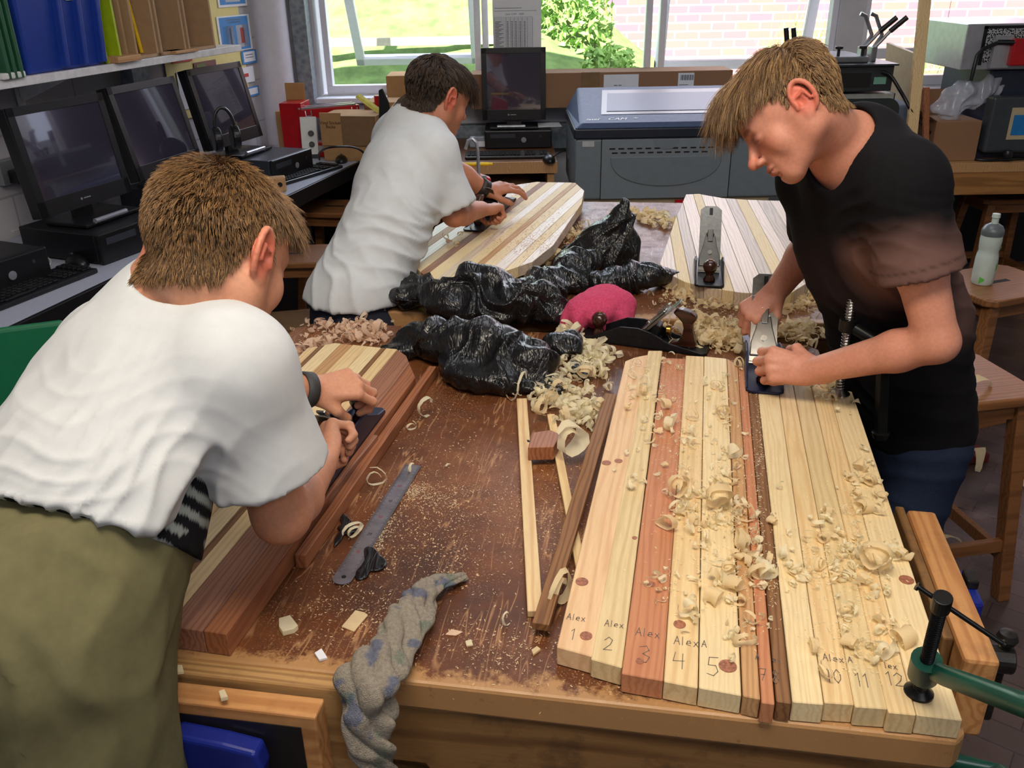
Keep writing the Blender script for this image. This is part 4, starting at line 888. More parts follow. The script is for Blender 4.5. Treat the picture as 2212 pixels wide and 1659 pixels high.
S.cone(hp + A((0, 0, .02)), hp + A((0, 0, -.08)), .130, .135, .03, flat=(fx, .8)); fx = unit(A((.75, .6, 0))); lat = unit(np.cross(fx, A((0, 0, 1))))
for s in (-1, 1): hj = hp + lat * .07 * s + A((0, 0, -.08)); S.cone(hj, (hj[0], hj[1], .45), .085, .062, .03); S.cone((hj[0], hj[1], .45), (hj[0], hj[1], .07), .062, .05, .03)
garment('trousers', S, denim, P2, org2, jc((44, 46, 58)), (), None, .004, 1)
for s in (-1, 1): hj = hp + lat * .07 * s; shoe(P2, org2, (hj[0] + .03, hj[1] + .02), math.radians(-50), (36, 34, 36))
band('wristwatch', P2, org2, lerp(J['le'], J['lw'], .9), J['lw'], .029, .03, plain('dark_leather', (38, 28, 26), .5), 'dark watch on the left wrist')
# ================================================================== tools on the benches
rosew = wood('rosewood_handle', (66, 32, 20), (36, 18, 12), .25, 50, spec=.7)
steelm = plain('ground_steel', (168, 166, 160), .3, 1.0, var=.15, sc=90)
castm = plain('black_casting', (30, 30, 34), .4, .4, var=.3, sc=80)
castb = plain('blue_casting', (24, 30, 62), .35, .3, var=.3, sc=60)
brass = plain('brass', (176, 132, 66), .3, 1.0)
def hand_plane(label, toe, heel, z, cast=castm, sc=1.0, blade_up=1.0, dusty=False, group='bench planes'):
    toe = Vector((toe[0], toe[1], 0)); heel = Vector((heel[0], heel[1], 0)); L = (toe - heel).length; yaw = math.atan2((toe - heel).x, (toe - heel).y)
    c = (toe + heel) / 2; T = thing('hand_plane', label, 'plane', (c.x, c.y, z), -yaw, group); w = .066 * sc; h = L / 2
    b = MB().prism([(-w / 2, -h * .94), (-w * .36, -h), (w * .36, -h), (w / 2, -h * .94), (w / 2, h * .94), (w * .36, h), (-w * .36, h), (-w / 2, h * .94)], 0, .006)
    for s in (-1, 1):
        pr = [(-h * .93, .006), (-h * .75, .012), (-h * .45, .02), (-h * .2, .040), (h * .02, .048), (h * .28, .046), (h * .5, .030), (h * .72, .014), (h * .93, .008), (h * .93, .0), (-h * .93, .0)]
        m = MB().prism(pr, s * w / 2 - .0022 - .0022 * s, s * w / 2 + .0022 - .0022 * s); vs = [(z_, x_, y_) for x_, y_, z_ in m.v]; b.add(vs, m.f)
    b.bx(-w * .3, w * .3, -h * .28, h * .05, .006, .016)
    b.build('sole', cast, T, bevel=.0015)
    MB().lathe([(.0001, .004), (.015, .006), (.016, .010), (.0095, .020), (.009, .026), (.0155, .034), (.0185, .043), (.0175, .052), (.011, .060), (.0045, .062), (.0001, .0622)], 24, (0, h * .66, 0)).build('front_knob', rosew, T, smooth='all')
    MB().cyl((0, h * .66, .061), (0, h * .66, .064), .005).build('knob_screw', brass, T, smooth=True)
    y0 = -h * .62
    tp = [(-.020, .006), (.036, .006), (.040, .012), (.020, .020), (.012, .034), (.010, .052), (.014, .066), (.026, .078), (.036, .086), (.030, .094), (.014, .096), (-.004, .092), (-.016, .084), (-.018, .076), (-.010, .064), (-.012, .044), (-.016, .030), (-.020, .018)]
    m = MB().prism([(y0 - .01 + a, b_) for a, b_ in tp[::1]], -.011, .011); m.v = [(z_, x_, y_) for x_, y_, z_ in m.v]; m.build('tote_handle', rosew, T, bevel=.005, seg=3)
    # iron and lever cap on the frog: slanting back towards the handle
    iy, iz = h * .10, .006; a = math.radians(46); up_ = Vector((0, -math.cos(a), math.sin(a))); nr = Vector((0, math.sin(a), math.cos(a)))
    def slant(pts, t0, t1, name, m, **k):
        mb = MB(); n = len(pts); vs = [];
        for t_ in (t0, t1): vs += [Vector((x, iy, iz)) + up_ * y + nr * t_ for x, y in pts]
        mb.add(vs, [tuple(range(n))[::-1], tuple(range(n, 2 * n))] + [(i, (i + 1) % n, n + (i + 1) % n, n + i) for i in range(n)]); return mb.build(name, m, T, **k)
    fr_ = MB().prism([(iy - .012, .006), (iy - .052, .006), (iy - .062, .052), (iy - .050, .056), (iy - .004, .012)], -.019, .019); fr_.v = [(z_, x_, y_) for x_, y_, z_ in fr_.v]; fr_.build('frog', cast, T, bevel=.0015)
    iw = .025 * sc; Lb = .150 * blade_up
    slant([(-iw, 0), (iw, 0), (iw, Lb - .012), (iw * .55, Lb), (-iw * .55, Lb), (-iw, Lb - .012)], .0, .0028, 'iron', steelm, bevel=.0005)
    slant([(-iw, .004), (iw, .004), (iw, Lb * .74), (-iw, Lb * .74)], .0028, .005, 'cap_iron', steelm, bevel=.0005)
    slant([(-iw * .98, .016), (iw * .98, .016), (iw * .95, .045), (iw * .62, .080), (iw * .46, .108), (-iw * .46, .108), (-iw * .62, .080), (-iw * .95, .045)], .0055, .0105, 'lever_cap', chrome, bevel=.002)
    slant([(-.007, .088), (.007, .088), (.008, .124), (-.008, .124)], .0105, .0150, 'cam_lever', chrome, bevel=.0015)
    q = Vector((0, iy, iz)) + up_ * .055 + nr * .0105; MB().cyl(q, q + nr * .003, .0065).build('cap_screw', steelm, T, smooth=True)
    slant([(-.0045, Lb * .86), (.0045, Lb * .86), (.0045, Lb * .97), (-.0045, Lb * .97)], .0028, .0031, 'iron_slot', MATS['dark_iron'])
    q = Vector((0, iy - .074, .040)); MB().cyl(q, q + Vector((0, -.010, 0)), .0125, n=24).build('adjusting_wheel', brass, T, bevel=.001)
    return T
zt = .832
# held by the boy at right: toe towards the camera
toe = Pz(1652, 852, zt); ht = Vector((math.sin(math.radians(12.4)), math.cos(math.radians(12.4)), 0))
PC = hand_plane('plane with big silver lever cap held by the boy in the black T-shirt', toe, toe + ht * .30, zt, castb, 1.12, 1.4)
# lying on its sole on the front bench between bags and shavings
hA = Pz(1531, 758, .803); tA = Pz(1262, 722, .803)
tA = Vector((*hA.xy, 0)) + (Vector((*tA.xy, 0)) - Vector((*hA.xy, 0))).normalized() * .315
PA = hand_plane('dark plane with upright brown handle lying behind the numbered boards beside the pink cloth', tA, hA, .8015, castm, 1.05)
# on the shiny board behind
toe = Pz(1532, 622, .842); heel = toe + Vector((.045, .24, 0))
PBk = hand_plane('grey plane standing on the shiny whitish board, dark knob facing the camera', toe, heel, .8425, castm, 1.15, 1.35)
# held by the boy at left
hd = (d1 - d0); hd.z = 0; hd.normalize(); toe = Pz(826, 882, .84); 
PL = hand_plane('plane pushed along the reddish board by the boy at left', toe - Vector((.022, 0, 0)), toe - hd * .31 - Vector((.022, 0, 0)), .8385, castb, 1.0, .9)
# held by the boy in the middle
toe = Pz(1098, 428, .865); heel = Pz(1020, 500, .865); 
PM = hand_plane('black plane on the round ended board under the middle boy', toe, heel, .8635, castm, 1.0, .9)
# steel ruler
a = Pz(742, 1252, .8); b = Pz(893, 1008, .8); y = math.atan2((b - a).x, (b - a).y); L = (b - a).length
R_ = thing('steel_ruler', 'steel ruler lying on the bench with wood curls at its end', 'ruler', (a.x, a.y, .8025), -y)
t = NT('ruler_steel'); v = t.coord(); t.bump(t.noise(v, 300, 2), .1, .0005); rs = t.fin(.38, .5, .6, t.ramp(t.noise(v, 30, 4), [(.3, lin((120, 116, 124))), (.7, lin((156, 150, 160)))]))
m = MB(); n = 18; arc = [(.015 * math.cos(t_), -.002 + .013 * math.sin(t_)) for t_ in np.linspace(PI, 2 * PI, 10)]
m.prism([(.015, L)] + [(-.015, L)] + arc, 0, .0011); m.build('ruler_blade', rs, R_)
MB().cyl((0, .002, .0011), (0, .002, .0014), .0035).build('hang_hole', plain('hole_black', (16, 14, 14), .8), R_)
m = MB(); mr = MB()
for i in range(1, int(L * 1000) - 6, 2):
    yy = .012 + i * .001; ln = .007 if i % 10 == 1 else .004
    m.bx(.015 - ln, .0148, yy - .00018, yy + .00018, .0011, .00125); m.bx(-.0148, -.015 + ln, yy - .00018, yy + .00018, .0011, .00125)
m.build('graduation_marks', plain('mark_black', (34, 30, 34), .6), R_)['kind'] = 'stuff'
redm = plain('mark_red', (176, 48, 52), .5)
for k in range(1, 6): scribble(R_, '%d0' % k if k else '', -.004, .012 + k * .048, .006, .00125, redm if k % 2 else MATS['mark_black'], .0004)
# red wooden offcut with a black scrap
B = Pz(1172, 1000, .8); O = MB().prism([(-.024, -.028), (.020, -.018), (.026, .030), (.004, .044), (-.026, .028)], .012, .038).build('wood_offcut', WD['mahog'], None, bevel=.001, loc=(Pz(1175, 962, .83).x, Pz(1175, 962, .83).y, .8005)); tag(O, 'small red hardwood offcut lying across two pine sticks', 'offcut')
O.rotation_euler = (0, 0, -.2)
# silver screw clamp behind the panel
def screw_rod(name, p, q, r, pitch, m, parent):
    p = Vector(p); q = Vector(q); d = (q - p); L = d.length; d.normalize(); n = int(L / pitch); mb = MB(); mb.cyl(p, q, r * .8, n=14)
    a = d.orthogonal().normalized(); b = d.cross(a); pts = [p + d * (L * i / (n * 10)) + (a * math.cos(2 * PI * i / 10) + b * math.sin(2 * PI * i / 10)) * r * .82 for i in range(n * 10)]
    mb.tube(pts, pitch * .34, 5); return mb.build(name, m, parent, smooth='all')
ft = Pz(1812, 850, .833); K = thing('f_clamp', 'silver threaded bar clamp standing on the far corner of the numbered boards', 'clamp', (ft.x, ft.y, .8315))
dark = plain('clamp_dark_bar', (26, 28, 28), .35, .5, var=.2)
topp = Pd(1846, 606, 1.610) - Vector((ft.x, ft.y, .8315)); ax = topp.normalized(); f_ = Vector((0, 0, .012))
screw_rod('screw', f_, ax * (topp.length - .02), .0095, .0062, chrome, K)
MB().lathe([(.0001, 0), (.020, 0), (.021, .003), (.012, .011), (.008, .016), (.0001, .016)], 24).build('swivel_foot', chrome, K, smooth=True)
MB().cyl(ax * (topp.length - .025), ax * (topp.length + .022), .0125, n=20).build('screw_head', chrome, K, bevel=.001)
hp_ = ax * (topp.length + .006); MB().cyl(hp_ + Vector((-.012, .01, .012)), hp_ + Vector((.045, -.02, -.036)), .0042, n=12).build('tommy_bar', chrome, K, bevel=.001)
# dark sliding bar hanging past the bench edge and its arm
b0 = Pd(1908, 770, 1.64) - Vector((ft.x, ft.y, .8315)); b1 = Pd(1902, 945, 1.69) - Vector((ft.x, ft.y, .8315))
arm0 = ax * .155
mb = MB(); mb.tube([arm0 - ax * .012, arm0 + ax * .012], .017, 14); mb.tube([arm0, (arm0 + b0) / 2 + Vector((0, 0, .01)), b0 + Vector((0, 0, .02))], [.011, .012, .015], 10); mb.build('sliding_arm', dark, K, smooth=True)
d_ = (b1 - b0).normalized(); mb = MB(); s_ = d_.orthogonal().normalized()
mb.tube([b0 - d_ * .05, b0 + d_ * .02, b1], .014, 4); mb.tube([b1 - d_ * .012, b1 + d_ * .004], [.018, .012], 12); mb.build('bar', dark, K, bevel=.003)
# green G clamp at the front right corner
green = plain('green_enamel', (18, 70, 58), .28, var=.2, sc=20); blk = plain('black_oxide', (24, 24, 26), .35, .5)
ft = Pz(1984, 1496, .831); G = thing('g_clamp', 'green G clamp with black screw holding the front right corner of the boards', 'clamp', (ft.x, ft.y, .8305))
W2 = lambda p: Vector(p) - Vector((ft.x, ft.y, .8305))
top_ = W2(Pd(2034, 1302, .905)); ax = top_.normalized(); Lc = top_.length
screw_rod('screw', ax * .01, top_, .0078, .0034, blk, G)
MB().lathe([(.0001, 0), (.0165, 0), (.0165, .003), (.008, .012), (.006, .016), (.0001, .016)], 20).build('swivel_foot', blk, G, smooth=True)
MB().cyl(top_ - ax * .012, top_ + ax * .010, .0098, n=18).build('screw_head', blk, G, bevel=.001)
bar = Vector((.052, -.028, -.028)); hb = MB(); hb.cyl(top_ - bar * .42, top_ + bar * 1.05, .0028, n=10)
for e_ in (top_ - bar * .42, top_ + bar * 1.05): hb.cyl(e_ - bar * .02, e_ + bar * .02, .0046, n=12)
hb.build('tommy_bar', blk, G, smooth=True)
bs = ax * (Lc * .30); far = W2(Pd(2420, 1600, .72)); far2 = far + Vector((.035, -.02, -.06)); lowp = W2(Pz(2150, 1700, .735)); 
mb = MB(); mb.tube([bs - ax * .016, bs + ax * .018], .0165, 18)
path = [bs + Vector((.006, -.002, 0)), bs.lerp(far, .15), bs.lerp(far, .5), bs.lerp(far, .92), far2, far2 + Vector((-.02, .0, -.06)), Vector((.10, -.03, -.098)), Vector((.02, -.005, -.092)), Vector((0, 0, -.088))]
mb.tube(path, [.011, .012, .0125, .0135, .0135, .0135, .013, .012, .012], 10, flat=.75); mb.cyl((0, 0, -.092), (0, 0, -.077), .013)
mb.build('frame', green, G, smooth=True)
# ================================================================== soft things and shavings
def tri(x): return np.abs((x % 1.0) - .5) * 2
_cd = np.random.RandomState(12).randn(24, 3); _cd /= np.linalg.norm(_cd, axis=1)[:, None]
def crumple(P, f, seed=0, n=6):
    out = 0; w = np.stack([fbm(P * f * .25 + 11 * k + seed, 2) for k in range(3)], 1) * .9
    for k in range(n):
        d = _cd[(k + seed) % 24]; out = out + tri((P * f + w * 2.2) @ d + k * .37) * (1.0 if k < 3 else .6)
    return out / n
bagm = NT('black_plastic'); _h = None
for _r, _s in ((.3, 34), (1.3, 40), (-.8, 30), (2.2, 52)):
    _n = bagm.noise(bagm.coord((1, .16, .6), rot=(_r * .7, _r, _r)), _s, 2, .5, .6); _d = bagm.n('ShaderNodeMath', {0: bagm.n('ShaderNodeMath', {0: _n, 1: .5}, operation='SUBTRACT').outputs[0]}, operation='ABSOLUTE').outputs[0]
    _k = bagm.step(_d, 0, .05, 1, 0); _h = _k if _h is None else bagm.n('ShaderNodeMath', {0: _h, 1: _k}, operation='MAXIMUM').outputs[0]
bagm.bump(_h, .35, .003); bagm = bagm.fin(.30, .6, 0, lin((13, 13, 15)))
def folds(P, f, seed=0):
    w = np.stack([fbm(P * 6 + 11 * k + seed, 2) for k in range(3)], 1) * 1.1; out = 0
    for k in range(5):
        d = _cd[(k * 5 + seed) % 24] * A((1, 1, .5)); x = (P * f + w * 1.4) @ d + .3 * k; r = 1 - np.abs(np.sin(x * PI)); out = np.maximum(out, r ** 1.6 * (1 - .12 * k) * (.5 + .9 * np.clip(fbm(P * 9 + 7 * k + seed, 2) + .5, 0, 1)))
    return out
def bag(label, blobs, ridges=.020, seed=0, zmin=.8012, h=.004, f=8):
    c = np.array([b[0] for b in blobs]); S = SDF(c.min(0) - .16, c.max(0) + .14, h)
    for c_, r, yaw in blobs: S.ell(c_, r, np.array([[math.cos(yaw), -math.sin(yaw), 0], [math.sin(yaw), math.cos(yaw), 0], [0, 0, 1]]), .03)
    p, q = S.mesh(0); q = orient(q, p); N = normals(p, q); d = (folds(p, f, seed) - .45) * ridges + (crumple(p, f * 2.2, seed + 7) - .5) * ridges * .45 + fbm(p * 14 + seed, 2) * ridges * .8
    p = p + N * d[:, None]; p[:, 2] = np.where(p[:, 2] < zmin, zmin + .0004 * (p[:, 2] - zmin), p[:, 2])
    org = (p[:, 0].mean(), p[:, 1].mean(), zmin); o = mesh_from('bin_bag', p, q, bagm, None, org); o.location = org; return tag(o, label, 'bag', 'black bin bags')
B3_ = lambda x, y, z, r, yaw=0: (tuple(Pz(x, y, z)), r, yaw)
bag('shiny black bin bag heaped on the front bench beside the shavings', [B3_(860, 752, .822, (.045, .030, .018)), B3_(905, 730, .835, (.05, .035, .035), -.4), B3_(970, 735, .850, (.07, .05, .045), -.4), B3_(1050, 745, .855, (.09, .06, .050), -.3), B3_(1010, 790, .83, (.06, .06, .028)), B3_(1065, 815, .825, (.075, .05, .025)), B3_(1130, 780, .845, (.08, .05, .038), -.5), B3_(1165, 830, .815, (.06, .035, .016), -.5), B3_(1215, 745, .83, (.05, .035, .022)), B3_(1250, 800, .812, (.022, .045, .010), .3)], .020, 3)
bag('wide crumpled black bin bag across the gap between the two benches', [B3_(790, 668, .80, (.050, .04, .04)), B3_(812, 645, .815, (.05, .05, .04)), B3_(830, 622, .835, (.06, .05, .032), .3), B3_(865, 612, .84, (.06, .04, .034)), B3_(885, 640, .84, (.05, .05, .03)), B3_(800, 690, .77, (.05, .03, .04)), B3_(910, 612, .850, (.07, .035, .032)), B3_(960, 650, .850, (.08, .06, .045)), B3_(1040, 625, .868, (.09, .06, .060)), B3_(1060, 670, .84, (.09, .05, .035)), B3_(1130, 655, .855, (.09, .06, .050)), B3_(1175, 620, .85, (.07, .06, .040)), B3_(1185, 680, .83, (.05, .035, .025))], .024, 8)
pk = Py(1312, 462, 2.50)
bl = [((pk.x + .01 * (k - 3), pk.y - .0, .80 + (pk.z - .80) * k / 7), (.125 - .0145 * k, .085 - .009 * k, .05), .1) for k in range(0, 8)]
bag('black bin bag standing up to a peak on the rear bench', bl + [B3_(1215, 600, .835, (.07, .05, .03)), B3_(1250, 570, .85, (.07, .06, .045)), B3_(1385, 595, .84, (.09, .04, .035), -.1), B3_(1440, 598, .825, (.05, .025, .02), -.3), B3_(1300, 610, .83, (.13, .04, .03))], .020, 14)
# scraps of torn bag
def scrap(label, px, r, yaw, seed): 
    c = Pz(*px, .803); S = SDF(A(c) - .09, A(c) + .09, .002); [S.ell(A(c) + A((r[0] * u, r[1] * v, 0)), A(r) * A((s1, s2, 1)), np.array([[math.cos(yaw + t_), -math.sin(yaw + t_), 0], [math.sin(yaw + t_), math.cos(yaw + t_), 0], [0, 0, 1]]), .004) for u, v, s1, s2, t_ in ((0, .5, .5, .7, .2), (.4, -.1, .7, .5, .9), (-.3, -.6, .45, .7, -.5), (.1, .1, .5, .8, 0))]
    p, q = S.mesh(0); q = orient(q, p); N = normals(p, q); p = p + N * ((crumple(p, 40, seed) - .5) * .007)[:, None]; p[:, 2] = np.clip(p[:, 2], .8007, .8007 + (.004 if r[2] < .006 else .03)); o = mesh_from('bag_scrap', p, q, bagm, None, c); o.location = c; tag(o, label, 'scrap')
scrap('torn black scrap sticking out beside the red offcut', (1138, 962), (.014, .016, .010), .3, 2)
scrap('torn black plastic scrap under the lower part of the ruler', (800, 1215), (.024, .034, .005), .3, 5)
scrap('torn strip of black plastic against the dark red batten', (745, 1140), (.013, .040, .005), .35, 7)
# pink cloth
S = SDF(A(Pz(1290, 690, .80)) - A((.15, .12, .05)), A(Pz(1290, 690, .80)) + A((.17, .15, .16)), .0035)
for x, y, z, r in ((1280, 672, .842, (.066, .055, .042)), (1310, 655, .848, (.060, .05, .045)), (1345, 668, .832, (.032, .04, .030)), (1240, 688, .825, (.032, .035, .024)), (1330, 690, .818, (.045, .03, .018))): S.ell(A(Pz(x, y, z)), r, None, .03)
p, q = S.mesh(0); q = orient(q, p); N = normals(p, q); p = p + N * (.009 * np.sin((p[:, 0] * .9 - p[:, 1] * .4 + .02 * fbm(p * 20)) * 130 + p[:, 2] * 20) * np.clip((.86 - p[:, 2]) / .05, 0, 1) + .006 * fbm(p * 25, 3) + .0012 * vnoise(p * 420))[:, None]; p[:, 2] = np.maximum(p[:, 2], .8015)
o = mesh_from('pink_cloth', p, q, plain('pink_terry', (204, 70, 108), .95, var=.18, sc=220, bump=.8, bsc=500), None, Pz(1290, 690, .80)); o.location = Pz(1290, 690, .80); tag(o, 'bundled pink terry cloth behind the dark plane', 'cloth')
# grey knitted rag draped over the bench edge
kn = tint_mat('grey_knit', .95, .1, 240, .26, .9, 700, bdist=.003)
path = [Pz(1008, 1245, .806), Pz(975, 1252, .812), Pz(935, 1262, .818), Pz(905, 1300, .822), Pz(880, 1345, .824), Pz(845, 1395, .826), Pz(812, 1440, .826), Pz(795, 1478, .818)]
e = Pz(795, 1490, .80); path += [Vector((e.x, e.y - .018, .79)), Vector((e.x - .002, e.y - .03, .76)), Vector((e.x + .004, e.y - .032, .72)), Vector((e.x + .010, e.y - .03, .67)), Vector((e.x + .014, e.y - .03, .62))]
rad_ = [.006, .010, .014, .022, .026, .027, .032, .033, .032, .027, .023, .020, .014]
P = []; n = 200; m_ = 72; pv = [A(p_) for p_ in path]; cum = np.linspace(0, len(pv) - 1, n); C_ = []
for u in cum:
    i = min(int(u), len(pv) - 2); f = u - i; a_ = pv[max(i - 1, 0)]; b_ = pv[i]; c_ = pv[i + 1]; d_ = pv[min(i + 2, len(pv) - 1)]
    C_.append(.5 * (2 * b_ + (c_ - a_) * f + (2 * a_ - 5 * b_ + 4 * c_ - d_) * f * f + (3 * b_ - a_ - 3 * c_ + d_) * f ** 3))
C_ = np.array(C_); R_s = np.interp(cum, range(len(rad_)), rad_); T_ = np.gradient(C_, axis=0); T_ /= np.linalg.norm(T_, axis=1)[:, None]
prev = A((0, 0, 1)); dist = np.concatenate([[0], np.cumsum(np.linalg.norm(np.diff(C_, axis=0), axis=1))])
for i in range(n):
    a_ = prev - T_[i] * (prev @ T_[i]); a_ /= np.linalg.norm(a_); prev = a_; b_ = np.cross(T_[i], a_); th = np.arange(m_) / m_ * 2 * PI
    tw = dist[i] * 26; amp = .86 + .40 * np.abs(np.sin(2.5 * (th + tw * 1.2) + .5 * math.sin(dist[i] * 55))) ** .5 + .20 * np.sin(3 * th - tw * 1.3 + 2 * math.sin(dist[i] * 35)) - .12 + .08 * math.sin(dist[i] * 150); r_ = R_s[i] * amp
    P.append(C_[i] + (a_[None] * np.cos(th)[:, None] * .62 + b_[None] * np.sin(th)[:, None]) * r_[:, None])
P = np.concatenate(P); P = P + .004 * np.stack([fbm(P * 30, 2), fbm(P * 30 + 5, 2), fbm(P * 30 + 9, 2)], 1)
ontop = P[:, 1] > e.y - .002; P[:, 2] = np.where(ontop, np.maximum(P[:, 2], .8012), P[:, 2])
q = np.array([(i * m_ + k, i * m_ + (k + 1) % m_, (i + 1) * m_ + (k + 1) % m_, (i + 1) * m_ + k) for i in range(n - 1) for k in range(m_)]); q = orient(q, P)
o = mesh_from('knitted_rag', P, q, kn, None, path[5]); o.location = path[5]; tag(o, 'twisted grey knitted rag with blue paint stains hanging over the front bench edge', 'rag')
c = np.tile(A(lin((152, 143, 130))), (len(P), 1)); sp = np.clip((fbm(P * 46 + 3, 3) - .22) / .10, 0, 1)[:, None]; sp2 = np.clip((fbm(P * 42 + 40, 3) - .27) / .1, 0, 1)[:, None]; c = c * (1 - sp * .6) + A(lin((62, 84, 128))) * sp * .6; c = c * (1 - sp2 * .45) + A(lin((80, 112, 100))) * sp2 * .45; paint(o, c)
# wire wool
rg = np.random.RandomState(4); c0 = Pz(1232, 545, .825); mb = MB()
for i in range(150):
    a_ = Vector(rg.randn(3)).normalized(); b_ = a_.orthogonal().normalized(); r_ = .030 * (.55 + .5 * rg.rand()); ph = rg.rand() * 6
    mb.tube([Vector((x_.x, x_.y * .9, max(-.022, x_.z * .75))) for x_ in [(a_ * math.cos(t_) + b_ * math.sin(t_)) * r_ * (1 + .18 * math.sin(5 * t_ + ph)) for t_ in np.linspace(ph, ph + 3.6, 12)]], .0009, 3)
tag(mb.build('wire_wool', plain('dark_wire', (70, 72, 72), .35, .8, var=.3), None, loc=c0), 'ball of dark wire wool beside the standing bin bag', 'wire wool')

# shavings ----------------------------------------------------------
def shav(name, rgb):
    t = NT(name); n = t.noise(t.coord(rand=True), 60, 3); c = lin(rgb); t.fin(.6, .3, 0, t.ramp(n, [(.3, tuple(x * .9 for x in c)), (.7, tuple(min(1, x * 1.06) for x in c))]))
    tl = t.n('ShaderNodeBsdfTranslucent', {'Color': c}); mx = t.n('ShaderNodeMixShader', {0: .45, 1: t.b.outputs[0], 2: tl.outputs[0]}); t.t.links.new(mx.outputs[0], t.out.inputs[0]); return t.m
cream = [shav('shaving_cream', (254, 243, 212)), shav('shaving_pale', (250, 230, 188)), shav('shaving_pink', (250, 222, 196))]
def curl_geo(rg, turns=None, w=None, r=None):
    turns = turns or (.35 + 1.5 * rg.rand() ** 1.4); w = w or (.004 + .010 * rg.rand()); r = r or (.0035 + .006 * rg.rand()); n = max(8, int(turns * 12)); pitch = (rg.rand() - .4) * .020; vs = []; gro = 1 + rg.rand() * 1.2
    ph = rg.rand() * 6; tw = (rg.rand() - .5) * 1.0; fl = .6 + .5 * rg.rand()
    for i in range(n + 1):
        t_ = i / n; a = t_ * turns * 2 * PI; rr = r * (1 + (gro - 1) * t_ * 1.6) * (1 + .10 * math.sin(3 * a + ph)); ww = w * (1 - .55 * abs(2 * t_ - 1) ** 4) * (1 + .22 * math.sin(9 * t_ + ph)); z0 = rr * math.sin(a) * fl
        for s in (-1, 0, 1): vs.append((rr * math.cos(a) + s * ww * .18 * math.sin(5 * t_ + ph), s * ww / 2 * math.cos(tw * t_) + pitch * t_ * turns, z0 + s * ww / 2 * math.sin(tw * t_) + (.0007 if s == 0 else 0)))
    return vs, [(3 * i + k, 3 * i + k + 1, 3 * i + k + 4, 3 * i + k + 3) for i in range(n) for k in (0, 1)]
rgs = np.random.RandomState(9); SH = []
for k in range(26):
    vs, fs = curl_geo(rgs); zmn = min(v_[2] for v_ in vs); m = MB().add([(a, b, c - zmn) for a, b, c in vs], fs); SH.append([m.build('wood_shaving', cream[j], None, smooth='all') for j in (0,)] [0])
used_ = set()
def shaving(px, z, mi, label, group, sc=1.0, tilt=.25, pos=None):
    k = rgs.randint(0, len(SH)); src = SH[k]
    if k in used_: o = src.copy(); COL.objects.link(o)
    else: o = src; used_.add(k)
    p = pos if pos is not None else Pz(px[0], px[1], z); o.location = (p.x, p.y, z + .0004); o.rotation_euler = (rgs.randn() * tilt, rgs.randn() * tilt, rgs.rand() * 6.28)
    s_ = sc * (.75 + .5 * rgs.rand()); o.scale = (s_, s_, s_)
    if mi: o.material_slots[0].link = 'OBJECT'; o.material_slots[0].material = cream[mi]
    return tag(o, label, 'wood shaving', group)
pts_panel = [(1377, 790), (1450, 765), (1365, 860), (1392, 838), (1402, 855), (1433, 882), (1440, 925), (1428, 935), (1481, 955), (1500, 962), (1492, 905), (1560, 845), (1545, 842), (1570, 905), (1575, 912), (1582, 985), (1592, 1012), (1550, 1050), (1562, 1024), (1440, 1012), (1400, 955), (1370, 1032), (1470, 1082), (1458, 1100), (1490, 1078), (1540, 1100), (1582, 1110), (1600, 1122), (1560, 1132), (1612, 1092), (1450, 1142), (1480, 1132), (1520, 1168), (1600, 1182), (1580, 1200), (1612, 1212), (1640, 1172), (1660, 1243), (1541, 1250), (1560, 1262), (1530, 1290), (1592, 1280), (1430, 1256), (1484, 1332), (1622, 1352), (1601, 1386), (1780, 1116), (1772, 1172), (1800, 1165), (1830, 1182), (1851, 1160), (1722, 1240), (1741, 1252), (1781, 1232), (1800, 1250), (1832, 1242), (1862, 1262), (1880, 1000), (1860, 1012), (1872, 1048), (1850, 1104), (1890, 1112), (1902, 1080), (1941, 1196), (1930, 1212), (1872, 1222), (1888, 1240), (1828, 1340), (1772, 1462), (1958, 1376), (1908, 1422), (1880, 1402), (1842, 1402), (1665, 1215), (1642, 1245), (1750, 835), (1790, 845), (1850, 875), (1800, 862), (1600, 800), (1585, 790), (1472, 1110), (1500, 1120), (1570, 1090)]
cl_ = [(1580, 1120, 45, 22), (1480, 940, 30, 50), (1790, 1180, 60, 35), (1500, 1080, 45, 25), (1620, 1200, 45, 30), (1560, 1000, 30, 30), (1400, 840, 25, 40), (1870, 1060, 25, 45), (1780, 1245, 70, 18), (1560, 1260, 40, 30), (1840, 1410, 60, 40)]
def on_panel(p): a, b = FM.to(p); return .008 < a < .452 and .01 < b < .93 - .22 * a
bd_names = ['leftmost board numbered 1', 'board numbered 2', 'reddish board numbered 3', 'board numbered 4', 'board numbered 5', 'narrow tan board', 'narrow reddish board', 'dark brown board', 'smudged cream board', 'board numbered 10', 'board numbered 11', 'board numbered 12', 'outermost wide cream board']
def plab_(x, y):
    a, b = FM.to(Pz(x, y, .832)); best = min(range(13), key=lambda i: abs(((planks[i][1][0][0] + planks[i][1][1][0]) / 2) * (1 - b / .9) + ((planks[i][1][-1][0] + planks[i][1][2][0]) / 2) * b / .9 - a))
    return 'curled cream shaving on the %s, %s' % (bd_names[best], 'near its front end' if b < .3 else 'about half way along' if b < .6 else 'towards its far end')
for (x, y) in pts_panel: shaving((x, y), .832, 1 if rgs.rand() < .3 else 0, plab_(x, y), 'wood shavings scattered on the numbered boards', 1.05)
for cx, cy, sx, sy in cl_:
    for k in range(5):
        x, y = cx + rgs.randn() * sx, cy + rgs.randn() * sy
        if on_panel(Pz(x, y, .832)): shaving((x, y), .832, rgs.randint(0, 2), plab_(x, y), 'wood shavings scattered on the numbered boards', .62)
